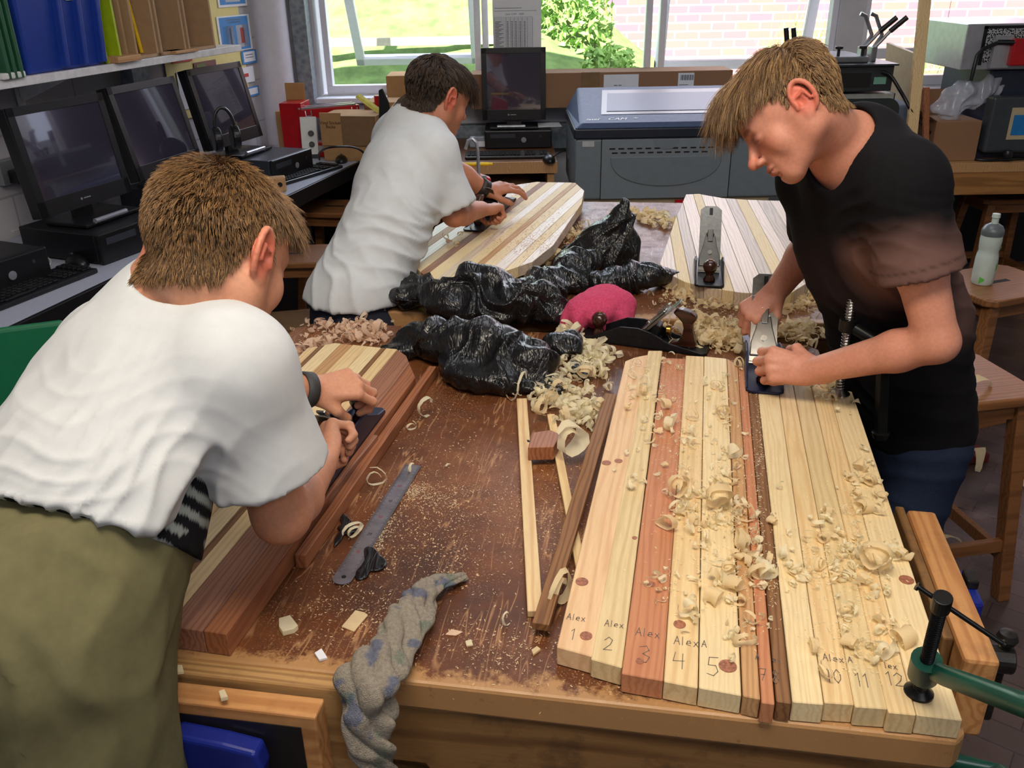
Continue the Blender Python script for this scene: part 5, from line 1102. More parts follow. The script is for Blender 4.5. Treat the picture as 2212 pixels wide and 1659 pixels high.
for k in range(36):
    x, y = 1215 + rgs.randn() * 50, 850 + rgs.randn() * 42
    if x > 1325 - (y - 800) * .25: x = 1290
    shaving((x, y), .802 + .028 * rgs.rand() ** 2, rgs.randint(0, 2), 'large cream wood curl in the heap beside the black bag', 'wood curls heaped between the bag and the numbered boards', 1.15, .6)
for k in range(28):
    x = 640 + rgs.rand() * 190; y = 712 + rgs.rand() * 40 + (760 - x) * .12; x += rgs.randn() * 8
    if x < 690: y += rgs.rand() * 55
    shaving((x, y), .8015 + .008 * rgs.rand(), [0, 2, 2][rgs.randint(0, 3)], 'pinkish or cream wood curl on the far left corner of the front bench', 'wood curls on the far left corner of the front bench', .95, .5)
for k in range(30):
    x = 1460 + rgs.rand() * 300; y = 712 + rgs.randn() * 18; shaving((x, y), .802 + .012 * rgs.rand(), rgs.randint(0, 3), 'wood curl on the far edge of the front bench behind the boards', 'wood curls on the far edge of the front bench', 1.0, .5)
for k in range(30):
    x = 1470 + rgs.rand() * 290; y = 655 + rgs.randn() * 11; shaving((x, y), .802 + .006 * rgs.rand(), rgs.randint(0, 2), 'wood curl on the rear bench in front of the shiny board', 'wood curls on the rear bench in front of the shiny board', 1.0, .5)
for k in range(10):
    x = 1425 + rgs.randn() * 22; y = 478 + rgs.randn() * 14; shaving((x, y), .802 + .012 * rgs.rand(), rgs.randint(0, 2), 'wood curl in the small heap left of the shiny board', 'small heap of wood curls left of the shiny board', 1.2, .5)
for k in range(8):
    x = 960 + rgs.randn() * 28; y = 512 + rgs.randn() * 12 ; shaving((x, y), .865, rgs.randint(0, 3), 'wood curl on the round ended board beside the middle boy', 'wood curls on the round ended board', .9, .4)
for x, y in ((1225, 497), (1215, 505), (1268, 492), (1200, 560), (1330, 620), (1392, 628), (1400, 640)): shaving((x, y), .802, 1, 'wood curl lying loose on the rear bench near the bin bags', 'loose wood curls on the rear bench near the bin bags', 1.3, .4)
def strip_curl(label, px, z, L, w, r, turns, yaw, mi=0, sc=1.0, group=None, cat='wood shaving', name='wood_shaving'):
    rg = np.random.RandomState(int(px[0])); vs, fs = curl_geo(rg, turns, w, r); zm = min(v_[2] for v_ in vs); vs = [(a, b, c - zm) for a, b, c in vs]
    # straight lead-in flowing from the first edge
    p = Pz(px[0], px[1], z); o = MB().add(vs, fs).build(name, cream[mi], None, smooth='all', loc=(p.x, p.y, z + .0005), rotz=yaw); return tag(o, label, cat, group)
strip_curl('largest wide cream curl lying on the brown stick beside the red offcut', (1232, 982), .824, .05, .024, .016, 1.4, .6)
strip_curl('wide cream curl hanging from the front of the dark plane pile', (1255, 950), .812, .05, .018, .010, 1.2, 2.0)
strip_curl('long thin curl of cream wood at the tip of the pale pine stick', (1130, 850), .812, .05, .005, .022, .7, 1.2)
strip_curl('pale curl lying near the dark red batten in the middle of the bench', (925, 903), .8005, .05, .010, .013, .8, 1.0)
strip_curl('thin curl beside the upper end of the ruler', (812, 1048), .8005, .04, .007, .010, 1.3, .2)
strip_curl('small ring shaped curl on the top end of the ruler', (893, 1020), .804, .04, .004, .006, .9, 1.4)
strip_curl('small ragged curl at the edge of the left batten', (890, 930), .8005, .04, .006, .007, 1.2, .4)
strip_curl('pale curl lying on the torn black scrap under the ruler', (768, 1160), .806, .04, .006, .009, 1.5, .9)
strip_curl('tiny round curl on open bench below the left batten', (970, 1010), .8005, .04, .003, .004, 1.0, .9)
strip_curl('small curl at the foot of the pale pine stick', (1092, 1348), .8005, .04, .004, .005, .8, .9)
strip_curl('brownish curl lying between the brown stick and the panel', (1210, 1300), .8005, .04, .012, .012, 1.5, .9, 1)
def chip(label, pxs, z, th, m, bump_=0): 
    q_ = [Pz(x, y, z) for x, y in pxs]; c = sum(q_, Vector()) / len(q_); o = MB().prism([(p.x - c.x, p.y - c.y) for p in q_], 0, th).build('wood_chip', m, None, bevel=.0006, loc=(c.x, c.y, z)); tag(o, label, 'scrap')
chip('flat tan wood chip lying left of the knitted rag', [(738, 1355), (768, 1320), (788, 1325), (795, 1330), (765, 1366)], .8006, .002, cream[1])
chip('small cream moulded scrap near the front left of the bench', [(604, 1345), (628, 1338), (645, 1360), (636, 1368), (612, 1374), (604, 1362)], .8006, .008, cream[0])
chip('translucent white scrap near the knitted rag', [(680, 1415), (695, 1405), (708, 1425), (690, 1430)], .8006, .004, frame)
chip('tiny white block chip on bench near the rag end', [(1005, 1388), (1018, 1384), (1022, 1396), (1008, 1398)], .8006, .003, cream[0])
chip('pale scrap on the bench edge beside the apron', [(366, 1442), (395, 1442), (398, 1456), (364, 1460)], .8006, .005, cream[0])
chip('pinkish wood sliver on the bench right of the rag', [(962, 1372), (975, 1360), (1000, 1366), (985, 1374)], .8006, .0015, cream[2])
chip('small tan wedge near the front edge of the bench', [(1148, 1408), (1160, 1400), (1168, 1406), (1152, 1418)], .8006, .004, cream[1])
v_ = Pz(484, 1508, .797); chip('crumbly white scrap on the front left vice jaw', [(474, 1500), (486, 1496), (494, 1512), (478, 1516)], .7965, .006, cream[0])
# stuff: fine shavings and dust
def heap(label, spots, n, z, sz, mats, name='wood_shavings', hgt=.012, ok=None):
    rg = np.random.RandomState(len(label) + n); b = MB()
    for i in range(n):
        cx, cy, sx, sy = spots[rg.randint(len(spots))]; x, y = cx + rg.randn() * sx, cy + rg.randn() * sy; d2_ = ((x - cx) / sx) ** 2 + ((y - cy) / sy) ** 2
        p = Pz(x, y, z)
        if ok and not ok(p): continue
        vs, fs = curl_geo(rg, .4 + rg.rand() * 1.2); s_ = sz * (.5 + rg.rand()); M_ = Matrix.Rotation(rg.rand() * 6.28, 3, 'Z') @ Matrix.Rotation(rg.rand() * 3, 3, 'X')
        vv = [M_ @ Vector(v_) * s_ for v_ in vs]; zm = min(v_.z for v_ in vv); zz = z + hgt * rg.rand() * math.exp(-d2_ * .5); b.add([(p.x + v_.x, p.y + v_.y, zz + v_.z - zm) for v_ in vv], fs)
    o = b.build(name, mats, None, smooth='all'); tag(o, label, 'wood shavings', None, 'stuff'); return o
heap('heap of small cream shavings beside the front black bag', [(1180, 850, 28, 22), (1240, 870, 28, 30), (1290, 790, 18, 14), (1240, 800, 25, 18), (1250, 905, 22, 14), (1230, 735, 14, 10), (1270, 760, 20, 10)], 420, .801, .8, cream[0], hgt=.025)
heap('spread of pinkish shavings on the far left corner of the front bench', [(720, 712, 40, 9), (780, 712, 28, 8), (610, 775, 14, 12), (670, 755, 25, 12), (800, 730, 20, 8)], 330, .801, .62, cream[2], hgt=.012)
heap('heap of brownish shavings behind the boards at the back edge of the front bench', [(1560, 722, 45, 13), (1600, 740, 30, 10), (1500, 712, 28, 8), (1720, 725, 22, 10), (1540, 745, 30, 6)], 520, .801, .8, cream[1], hgt=.022)
heap('fine shavings on the rear bench in front of the shiny board', [(1560, 655, 70, 8), (1660, 665, 50, 8), (1740, 650, 16, 7), (1480, 640, 20, 6), (1230, 510, 25, 10), (1130, 570, 40, 8), (1450, 610, 10, 10)], 420, .801, .7, cream[1], hgt=.006)
heap('small fine heap of shavings left of the shiny board', [(1425, 480, 18, 10), (1400, 470, 14, 7), (1345, 462, 10, 5)], 130, .801, .9, cream[1], hgt=.014)
heap('very small curls and flakes strewn over the numbered boards', [(x_, y_, 24, 22) for x_, y_ in pts_panel] + [(1570, 1115, 50, 30), (1630, 1200, 40, 40), (1790, 1240, 70, 16), (1500, 950, 18, 40)], 520, .8325, .42, cream[0], hgt=.003, ok=on_panel)
def dust(label, spots, n, z, sz, m, ok=None):
    rg = np.random.RandomState(n); b = MB()
    for i in range(n):
        cx, cy, sx, sy = spots[rg.randint(len(spots))]; p = Pz(cx + rg.randn() * sx, cy + rg.randn() * sy, z)
        if ok and not ok(p): continue
        a = rg.rand() * 6.28; l = sz * (.4 + rg.rand() * 1.4); w = sz * .35 * (.5 + rg.rand()); c_, s_ = math.cos(a), math.sin(a)
        b.add([(p.x + c_ * u - s_ * v, p.y + s_ * u + c_ * v, z + .0003 + .0012 * rg.rand() * (u > 0)) for u, v in ((-l, -w), (l, -w), (l, w), (-l, w))], [(0, 1, 2, 3)])
    tag(b.build('sawdust', m, None), label, 'sawdust', None, 'stuff')
dust('fine chips and sawdust on the numbered boards', [(1560, 1110, 70, 60), (1480, 930, 40, 60), (1790, 1210, 90, 40), (1440, 800, 50, 30), (1620, 1240, 80, 60), (1870, 1080, 40, 90), (1590, 950, 60, 80), (1640, 1000, 6, 150), (1850, 1380, 60, 60)], 3600, .8315, .0013, cream[0], on_panel)
dust('fine chips and sawdust scattered over the front bench', [(880, 1110, 60, 40), (980, 1090, 60, 50), (860, 1210, 70, 50), (1050, 1180, 80, 80), (950, 960, 60, 50), (760, 1310, 60, 40), (1100, 1390, 90, 40), (1230, 850, 50, 50), (1180, 1100, 60, 90), (700, 770, 60, 20)], 2000, .801, .0014, cream[1])
dust('pale sawdust trail beside the ruler', [(835, 1115, 10, 18), (818, 1150, 10, 16), (800, 1190, 10, 10), (930, 1075, 40, 16), (890, 1060, 20, 8)], 1500, .8006, .0011, cream[0])
dust('sawdust on the rear bench', [(1120, 570, 50, 14), (1350, 470, 50, 12), (1600, 665, 90, 10), (1250, 500, 40, 14)], 1800, .801, .0025, cream[1])
dust('sawdust on the round ended board', [(1090, 520, 45, 28), (1180, 470, 30, 25), (1110, 430, 40, 14), (1150, 520, 30, 14)], 1600, .8628, .0020, plain('tan_dust', (206, 160, 112), .8))
# ================================================================== left desk and shelf
pblk = plain('black_plastic_case', (20, 20, 24), .35, var=.15, sc=40); pgr = plain('dark_grey_case', (52, 56, 66), .4, var=.1)
t = NT('lcd_screen'); t.set(t.b, 'Coat Weight', 1.0); t.set(t.b, 'Coat Roughness', .03); t.set(t.b, 'Coat IOR', 1.9); t.set(t.b, 'Coat Tint', (.92, .8, 1, 1)); scr = t.fin(.10, .9, 0, lin((56, 58, 68))); silver = plain('silver_plastic', (170, 174, 186), .3, .6)  # purple coat tint puts the reflection's colour into the screens
wt = plain('white_plastic', (222, 224, 224), .45, var=.04)
def placed(name, label, cat, at_, yaw, group=None): return thing(name, label, cat, at_, -yaw, group)
def monitor(label, base, yaw, tilt=6, w=.40, h=.335, group=None, silverbar=True, lift=.045):
    """front faces local -y"""
    T = placed('computer_monitor', label, 'monitor', base, yaw, group); R = (math.radians(-tilt), 0, 0)
    MB().at((0, 0, lift), R).bx(-w / 2, w / 2, 0, .045, 0, h).build('housing', pblk, T, bevel=.004)
    b = MB().at((0, 0, lift), R); e = .028
    b.bx(-w / 2, w / 2, -.006, .001, h - e, h).bx(-w / 2, w / 2, -.006, .001, 0, .055).bx(-w / 2, -w / 2 + e, -.006, .001, 0, h).bx(w / 2 - e, w / 2, -.006, .001, 0, h); b.build('bezel', pblk, T, bevel=.001)
    MB().at((0, 0, lift), R).bx(-w / 2 + e, w / 2 - e, -.003, -.001, .055, h - e).build('screen', scr, T)
    MB().at((0, 0, lift), R).cyl((-.03, -.0062, .028), (-.03, -.0068, .028), .0045).bx(-.02, .012, -.0066, -.006, .026, .030).build('badge', silver, T)
    MB().bx(-.13, .13, -.10, .08, 0, .012).build('base', pblk, T, bevel=.003); MB().bx(-.04, .04, .03, .05, .01, lift + .12).build('neck', pblk, T)
    if silverbar: MB().cyl((-.09, -.10, .016), (.06, -.10, .016), .009).build('grip_bar', silver, T, smooth=True)
    return T
def desktop(label, at_, yaw, w=.33, d=.36, h=.105, group='desktop computers', m=None):
    T = placed('desktop_computer', label, 'computer', at_, yaw, group)
    MB().bx(-w / 2, w / 2, -d / 2 + .02, d / 2, .006, h).build('case', m or pblk, T, bevel=.004); MB().bx(-w / 2, w / 2, -d / 2, -d / 2 + .0195, .003, h + .002).build('front_panel', pblk, T, bevel=.006)
    MB().cyl((w * .08, -d / 2 - .0005, h * .5), (w * .08, -d / 2 - .003, h * .5), .014, n=24).build('round_badge', silver, T, bevel=.0008)
    MB().bx(-w * .42, -w * .05, -d / 2 - .001, -d / 2, h * .62, h * .84).build('drive_bay', pgr, T); MB().cyl((w * .33, -d / 2, h * .7), (w * .33, -d / 2 - .002, h * .7), .006).build('power_button', pgr, T)
    return T
def keyboard(label, at_, yaw, w=.43, d=.145, group='keyboards'):
    T = placed('keyboard', label, 'keyboard', at_, yaw, group); MB().prism([(-w / 2, -d / 2), (w / 2, -d / 2), (w / 2, d / 2), (-w / 2, d / 2)], 0, .016).build('base', pblk, T, bevel=.005)
    b = MB()
    for r in range(6):
        for c in range(21):
            if c in (14, 18) or (r == 5 and 3 < c < 9): continue
            x = -w / 2 + .014 + c * (w - .028) / 20.5 + .006; y = d / 2 - .018 - r * .0205; b.bx(x - .0075, x + .0075, y - .0075, y + .0075, .016, .022)
    b.bx(-w / 2 + .085, -w / 2 + .19, -d / 2 + .012, -d / 2 + .027, .016, .022); o = b.build('keys', pgr if 0 else pblk, T, bevel=.0015, seg=1); o['kind'] = 'stuff'; return T
def mouse(label, at_, yaw, group='computer mice'):
    S = SDF((-.045, -.07, -.01), (.045, .07, .05), .003); S.ell((0, 0, .006), (.031, .056, .030), None, .01); S.half((0, 0, 0), (0, 0, -1)); p, q = S.mesh(); q = orient(q, p)
    T = placed('computer_mouse', label, 'mouse', at_, yaw, group); mesh_from('shell', p, q, pblk, T); MB().cyl((-.004, .028, .031), (.004, .028, .031), .007).build('scroll_wheel', pgr, T, smooth=True); return T
def cable(label, pts, r=.0025, m=None, name='cable'):
    pts = [Vector(p) for p in pts]; out = []
    for i in range(len(pts) - 1):
        p0, p1, p2, p3 = pts[max(i - 1, 0)], pts[i], pts[i + 1], pts[min(i + 2, len(pts) - 1)]
        for k in range(8):
            f = k / 8; out.append(.5 * (2 * p1 + (p2 - p0) * f + (2 * p0 - 5 * p1 + 4 * p2 - p3) * f * f + (3 * p1 - p0 - 3 * p2 + p3) * f ** 3))
    out.append(pts[-1]); c = pts[0].copy(); return tag(MB().tube([p - c for p in out], r, 6).build(name, m or pblk, None, smooth='all', loc=c), label, 'cable')
ZD = .7205
fyaw = lambda nx, ny: math.atan2(-nx, -ny)          # yaw so that local -y points along (nx, ny)
fR = yawL - PI / 2                                   # facing straight out of the left wall
def face_out(extra=0): return -(math.radians(90) - yawL) + extra
deskyaw = yawL + math.radians(-90)                   # local -y -> towards the room
def dpos(px, py, z): p = Pz(px, py, z); return (p.x, p.y, z)
p = dpos(215, 470, .832); c1 = (p[0] - .015, p[1] + .02, ZD)
desktop('black desktop computer lying flat under the nearest monitor on the left desk', c1, deskyaw + .12, .36, .36)
monitor('nearest black monitor on the left desk with purple reflections', (c1[0] - .02, c1[1] + .0, .8285), fyaw(.94, -.34), 8, .42, .355, 'monitors along the left desk')
c2 = dpos(392, 392, .83); c2 = (c2[0], c2[1], ZD); desktop('black desktop computer mostly hidden behind the head of the boy at left', c2, deskyaw + .1)
monitor('middle monitor on the left desk reflecting bricks, behind the boy at left', (c2[0] - .03, c2[1], .8285), fyaw(.96, -.28), 12, .42, .355, 'monitors along the left desk')
c3 = dpos(560, 330, .83); c3 = (c3[0] - .0, c3[1] + .02, ZD); desktop('dark desktop computer with round badge under the farthest left monitor', c3, deskyaw + .10, m=pgr)
monitor('farthest monitor on the left desk, next to the poster board', (c3[0] - .10, c3[1] + .0, .8285), fyaw(.95, -.31), 12, .42, .355, 'monitors along the left desk')
c0 = dpos(-88, 548, .83); desktop('black desktop computer with round badge at the left edge of the picture', (c0[0], c0[1], ZD), deskyaw + .15)
keyboard('black keyboard at the very left edge of the white desk', dpos(60, 622, ZD + .01)[:2] + (ZD,), deskyaw + .10)
keyboard('black keyboard partly behind the head of the boy at left', dpos(330, 500, ZD + .01)[:2] + (ZD,), deskyaw + .08)
keyboard('black keyboard in front of the farthest desktop on the left desk', dpos(655, 374, ZD + .01)[:2] + (ZD,), deskyaw + .22)
mouse('black mouse behind the keyboard at the left edge of the desk', dpos(168, 572, ZD)[:2] + (ZD,), deskyaw + .4)
mouse('black mouse near the end of the left desk by the red machine', dpos(738, 350, ZD)[:2] + (ZD,), deskyaw + 1.2)
# wooden block with a hole
w0 = dpos(600, 412, ZD); T = thing('wooden_block', 'small wooden block with a round hole on the left desk', 'block', w0, .3)
MB().prism([(-.038, -.03), (.038, -.03), (.040, .03), (-.040, .03)], 0, .062).build('body', WD['tan'], T, bevel=.006); MB().cyl((.012, -.0305, .032), (.012, -.0295, .032), .011).build('hole', plain('hole_black', (16, 14, 14), .8), T)
# headphones hung over the monitor corner
hpz = Pd(484, 300, 3.72); T = thing('headphones', 'black headphones hanging between the second and third monitor', 'headphones', (hpz.x, hpz.y, hpz.z), .5)
MB().cyl((-.045, 0, 0), (-.012, 0, 0), .050, n=28).build('ear_cup', pblk, T, bevel=.008, seg=3); MB().cyl((.035, .02, 0), (.068, .02, 0), .050, n=28).build('ear_cup', pblk, T, bevel=.008, seg=3)
MB().tube([(-.03 + .04 * (1 - math.cos(a)) , .0 + .01 * math.sin(a), .05 + .075 * math.sin(a)) for a in np.linspace(0, PI, 14)], .007, 8).build('headband', pblk, T, smooth=True)
# extension lead, wall sockets, cables
e0 = dpos(68, 450, ZD + .02); T = thing('extension_lead', 'white multi socket extension lead behind the nearest computer', 'extension lead', (e0[0], e0[1], ZD), -math.radians(38)); MB().bx(-.024, .024, -.13, .13, 0, .028).build('block', wt, T, bevel=.006)
for k in range(4): MB().bx(-.014, .014, -.105 + k * .058, -.075 + k * .058, .028, .0285).build('socket', plain('light_grey', (178, 180, 184), .5), T)
ws = Vector((*L2(1.0, .715), 0)); 
def on_wall(px, py, off=.72):                        # point where the ray meets the left wall
    d = ray(px, py); n3 = Vector((dN.x, dN.y, 0)); o3 = Vector((*L2(0, off), 0)); return CAM + d * ((o3 - CAM).dot(n3) / d.dot(n3))
sk = on_wall(38, 365, .70); T = thing('wall_socket', 'grey double wall socket with black plugs at far left', 'socket', tuple(sk), -yawL)
MB().bx(-.02, .012, -.09, .09, -.045, .045).build('face_plate', plain('metal_plate', (150, 154, 160), .4, .5), T, bevel=.004)
for y in (-.04, .04): MB().bx(.012, .055, y - .025, y + .025, -.042, .008).build('plug', pblk, T, bevel=.006)
cable('black cable dropping from the wall plugs behind the nearest computer', [sk + Vector((.06, -.04, -.03)), sk + Vector((.09, -.02, -.12)), Vector((*Pz(110, 440, ZD).xy, ZD + .004)), Vector((*Pz(140, 470, ZD).xy, ZD + .004))])
cable('white looped cable beside the leftmost desktop computer', [Pz(25, 500, .76), Pz(60, 495, .74), Pz(85, 540, .724), Pz(110, 565, .724), Pz(90, 590, .724)], .003, wt)
cable('grey cable snaking behind the leftmost keyboard', [Pz(95, 540, .724), Pz(130, 548, .724), Pz(150, 560, .724)], .002, plain('light_grey', (178, 180, 184), .5))
# ---- shelf contents: local frame of the shelf
def shelf_at(px, py): 
    p = Pz(px, py, 1.301); q = Vector((p.x, p.y)) - dA; return q.dot(dD), q.dot(dN)
def on_shelf(name, label, cat, s, off, m=None, group=None): r = L2(s, off); return thing(name, label, cat, (r[0], r[1], 1.301), -yawL, group)
# local x points to the room (minus dN), y along the shelf
along = lambda x, y, off=.43: (lambda q: (Vector((q.x, q.y)) - dA).dot(dD))(on_wall(x, y, off))
s0 = along(59, 145); s1 = along(236, 127)
T = on_shelf('storage_crate', 'big blue plastic storage crate on the wall shelf', 'crate', (s0 + s1) / 2, .54); w_ = (s1 - s0) / 2
bl_ = plain('blue_plastic', (30, 62, 158), .35, var=.08)
MB().prism([(-.13, -w_ * .94), (.10, -w_ * .94), (.10, w_ * .90), (-.13, w_ * .90)], 0, .33, [(-.15, -w_ * 1.08), (.135, -w_ * 1.08), (.135, w_ * 1.06), (-.15, w_ * 1.06)]).build('body', bl_, T, bevel=.01, seg=3)
for y in (-.15, .32, .8): MB().prism([(.10, w_ * y - .016), (.125, w_ * y - .010), (.125, w_ * y + .010), (.10, w_ * y + .016)], .01, .30, [(.13, w_ * y - .016), (.150, w_ * y - .010), (.150, w_ * y + .010), (.13, w_ * y + .016)]).build('rib', bl_, T, bevel=.003)
MB().bx(.128, .131, .02, .09, .225, .27).build('label', wt, T); MB().bx(-.165, .152, -w_ * 1.12, w_ * 1.1, .33, .345).build('rim', bl_, T, bevel=.004)
def board_box(label, sa, sb, h, m, depth=.22, group=None, back=None, name='storage_box', open_=True):
    T = on_shelf(name, label, 'box', (sa + sb) / 2, .56, None, group); w = (sb - sa) / 2; d = depth / 2
    m_ = MB().bx(-d, d, -w, -w + .012, 0, h).bx(-d, d, w - .012, w, 0, h).bx(-d, d, -w, w, 0, .012).bx(-d, -d + .01, -w, w, 0, h); m_.build('carcass', m, T, bevel=.001)
    if back: MB().bx(-d + .01, -d + .012, -w + .012, w - .012, .012, h).build('lining', back, T)
    return T
mdf = plain('mdf_brown', (178, 146, 112), .8, var=.06); lime = plain('lime_plastic', (170, 196, 34), .5, var=.08); dred = plain('dark_red_board', (122, 20, 26), .55); yel = plain('yellow_tube', (236, 196, 30), .3)
sx = lambda x, y: along(x, y)
board_box('lime green open box next to the blue crate', sx(232, 122), sx(268, 118), .33, lime, .24)
board_box('narrow brown fibreboard box beside the lime green box', sx(272, 117), sx(292, 115), .36, mdf, .2, 'brown fibreboard boxes on the shelf')
board_box('open brown fibreboard box holding a yellow tube', sx(297, 114), sx(345, 109), .36, mdf, .25, 'brown fibreboard boxes on the shelf')
board_box('deep brown fibreboard box left of the dark red box', sx(350, 108), sx(405, 102), .36, mdf, .25, 'brown fibreboard boxes on the shelf')
board_box('dark red lined box at the far end of the shelf', sx(410, 102), sx(468, 97), .36, mdf, .25, None, dred)
r = L2(sx(340, 110), .47); tag(MB().cyl((0, 0, .0), (-.03, -.01, .34), .008).build('yellow_tube', yel, None, smooth=True, loc=(r[0] - .03, r[1], 1.315)), 'thin yellow tube standing in a brown box on the shelf', 'tube')
r = L2(sx(265, 120), .44); o = MB().bx(-.045, .04, -.07, .07, 0, .022).build('wood_strip', WD['tan'], None, bevel=.002, loc=(r[0], r[1], 1.301), rotz=-yawL); tag(o, 'flat wooden strip on the shelf in front of the lime box', 'timber')
r = L2(sx(395, 105), .44); o = MB().bx(-.04, .03, -.08, .08, 0, .012).build('wood_strip', WD['tan'], None, bevel=.002, loc=(r[0], r[1], 1.301), rotz=-yawL); tag(o, 'thin wooden strip on the shelf in front of the dark red box', 'timber')
for k in range(6):
    r = L2(sx(6 + k * 7, 152), .52 + .01 * (k % 2)); T = thing('ring_binder', 'green ribbed folder in the row left of the blue crate', 'folder', (r[0], r[1], 1.301), -yawL, 'green folders on the shelf'); MB().bx(-.13, .11, -.006, .006, 0, .30).build('cover', plain('green_folder', (32, 88, 60), .5), T, bevel=.001); MB().cyl((.11, 0, 0), (.11, 0, .30), .007, n=10).build('spine', MATS['green_folder'], T)
r = L2(sx(12, 158) - .06, .47); tag(MB().lathe([(.0001, 0), (.022, 0), (.022, .05), (.012, .07), (.012, .09), (.0001, .09)], 18).build('small_bottle', wt, None, smooth=True, loc=(r[0] + .03, r[1], 1.301)), 'small white bottle at the far left end of the shelf', 'bottle')
r = L2(sx(20, 158) - .01, .455); o = MB().bx(-.03, .03, -.05, .05, 0, .02).build('small_box', wt, None, bevel=.004, loc=(r[0] + .02, r[1], 1.301), rotz=-yawL); tag(o, 'small flat white packet at the front of the shelf, left of the crate', 'packet')
# poster board on the left wall
pa = on_wall(372, 240, .715); pb_ = on_wall(548, 225, .715); n3 = Vector((dN.x, dN.y, 0)); al = lambda p: (Vector((p.x, p.y)) - dA).dot(dD)
T = thing('notice_board', 'pale yellow notice board with blue and white posters in the corner', 'notice board', (*L2(al(pb_), .712), 1.0), -yawL); base = al(pb_)
LW = base - al(pa); MB().bx(-.003, .001, -LW, -.03, -.03, 1.35).build('backing_paper', plain('yellow_paper', (232, 220, 150), .8, var=.03), T)
bp_ = plain('poster_blue', (60, 138, 208), .6, var=.03); wp = plain('paper_white', (234, 238, 244), .7, var=.02); ink = plain('paper_ink', (90, 100, 120), .7); rd = plain('paper_red', (196, 60, 56), .6)
def sheet(label, x0, y0, x1, y1, m, d=.004, cat='poster', inner=()):
    a = on_wall(x0, y1, .708); b = on_wall(x1, y0, .708); ya, yb = al(a), al(b); z0, z1 = a.z, b.z; r = L2((ya + yb) / 2, .708)
    P_ = thing('poster', label, 'poster', (r[0], r[1], (z0 + z1) / 2), -yawL); w = abs(yb - ya) / 2; h = abs(z1 - z0) / 2; MB().bx(0, d * .4, -w, w, -h, h).build('sheet', m, P_)
    for i, (u0, u1, v0, v1, mm) in enumerate(inner): MB().bx(d * .4, d * .4 + .0008, -w + 2 * w * u0, -w + 2 * w * u1, h - 2 * h * v1, h - 2 * h * v0).build('print', mm, P_)
    return P_
sheet('white bordered blue poster at the top of the notice board', 472, -40, 527, 17, wp, inner=((.06, .94, .05, .9, bp_), (.25, .75, .1, .8, wp)))
sheet('blue poster with two white cards showing a file and an orange arrow', 478, 30, 536, 116, wp, inner=((.06, .94, .04, .97, bp_), (.12, .46, .28, .92, wp), (.54, .90, .28, .9, wp), (.66, .78, .36, .8, rd), (.2, .26, .34, .8, ink), (.33, .38, .34, .8, ink), (.25, .75, .10, .14, wp), (.3, .7, .17, .21, wp)))
sheet('small white and blue card low on the notice board', 524, 106, 552, 140, bp_, inner=((.12, .88, .1, .85, wp), (.25, .75, .3, .36, ink), (.25, .75, .5, .56, ink)))
sheet('white drawing of a grey sketched animal on the notice board', 394, 145, 440, 238, wp, inner=((.35, .7, .3, .8, plain('pencil_print', (170, 160, 176), .7)),))
sheet('small dark photograph with red and green on the notice board', 420, 128, 465, 150, plain('photo_dark', (120, 70, 66), .5), inner=((.1, .5, .3, .8, plain('photo_green', (96, 120, 60), .5)),))
sheet('red and white strip at the left of the notice board', 372, 124, 414, 138, rd)
sheet('white sheet with a small red mark on the notice board', 520, 142, 546, 182, wp, inner=((.3, .6, .4, .62, rd),))
sheet('blue bordered notice low in the corner of the notice board', 530, 184, 558, 212, bp_, inner=((.1, .9, .15, .8, wp),))
# stool under the left desk, and chair
def stool(label, c, z, yaw, w=.34, d=.28, splay=.05, group='wooden stools', slot=True):
    T = thing('wooden_stool', label, 'stool', (c[0], c[1], 0), yaw, group); sw = WDS
    S = [(-w / 2, -d / 2 + .03), (-w / 2 + .03, -d / 2), (w / 2 - .03, -d / 2), (w / 2, -d / 2 + .03), (w / 2, d / 2 - .03), (w / 2 - .03, d / 2), (-w / 2 + .03, d / 2), (-w / 2, d / 2 - .03)]
    MB().prism(S, z - .026, z).build('seat', sw, T, bevel=.006, seg=3)
    if slot: MB().bx(-.05, .05, -.010, .010, z, z + .0006).build('hand_slot', MATS['hole_black'], T)
    for a in (-1, 1):
        for b in (-1, 1):
            tp = Vector((a * (w / 2 - .045), b * (d / 2 - .04), z - .026)); ft = Vector((a * (w / 2 - .045 + splay), b * (d / 2 - .04 + splay), 0)); mb = MB(); vs = []
            for pt, r_ in ((ft, .018), (tp, .020)): vs += [(pt.x - r_, pt.y - r_, pt.z), (pt.x + r_, pt.y - r_, pt.z), (pt.x + r_, pt.y + r_, pt.z), (pt.x - r_, pt.y + r_, pt.z)]
            mb.add(vs, [(3, 2, 1, 0), (4, 5, 6, 7), (0, 1, 5, 4), (1, 2, 6, 5), (2, 3, 7, 6), (3, 0, 4, 7)]); mb.build('leg', sw, T, bevel=.003)
    for b in (-1, 1): MB().bx(-w / 2 + .05, w / 2 - .05, b * (d / 2 - .04) - .009, b * (d / 2 - .04) + .009, z - .075, z - .026).build('apron_rail', sw, T, bevel=.002)
    for a in (-1, 1): MB().bx(a * (w / 2 - .045) - .009, a * (w / 2 - .045) + .009, -d / 2 + .05, d / 2 - .05, z - .075, z - .026).build('apron_rail', sw, T, bevel=.002)
    k = splay * .72; 
    for b in (-1, 1): y = b * (d / 2 - .04 + k); MB().bx(-w / 2 + .045 - k, w / 2 - .045 + k, y - .010, y + .010, z * .28 - .018, z * .28 + .018).build('stretcher', sw, T, bevel=.002)
    for a in (-1, 1): x = a * (w / 2 - .045 + k); MB().bx(x - .010, x + .010, -d / 2 + .04 - k, d / 2 - .04 + k, z * .22 - .018, z * .22 + .018).build('stretcher', sw, T, bevel=.002)
    return T
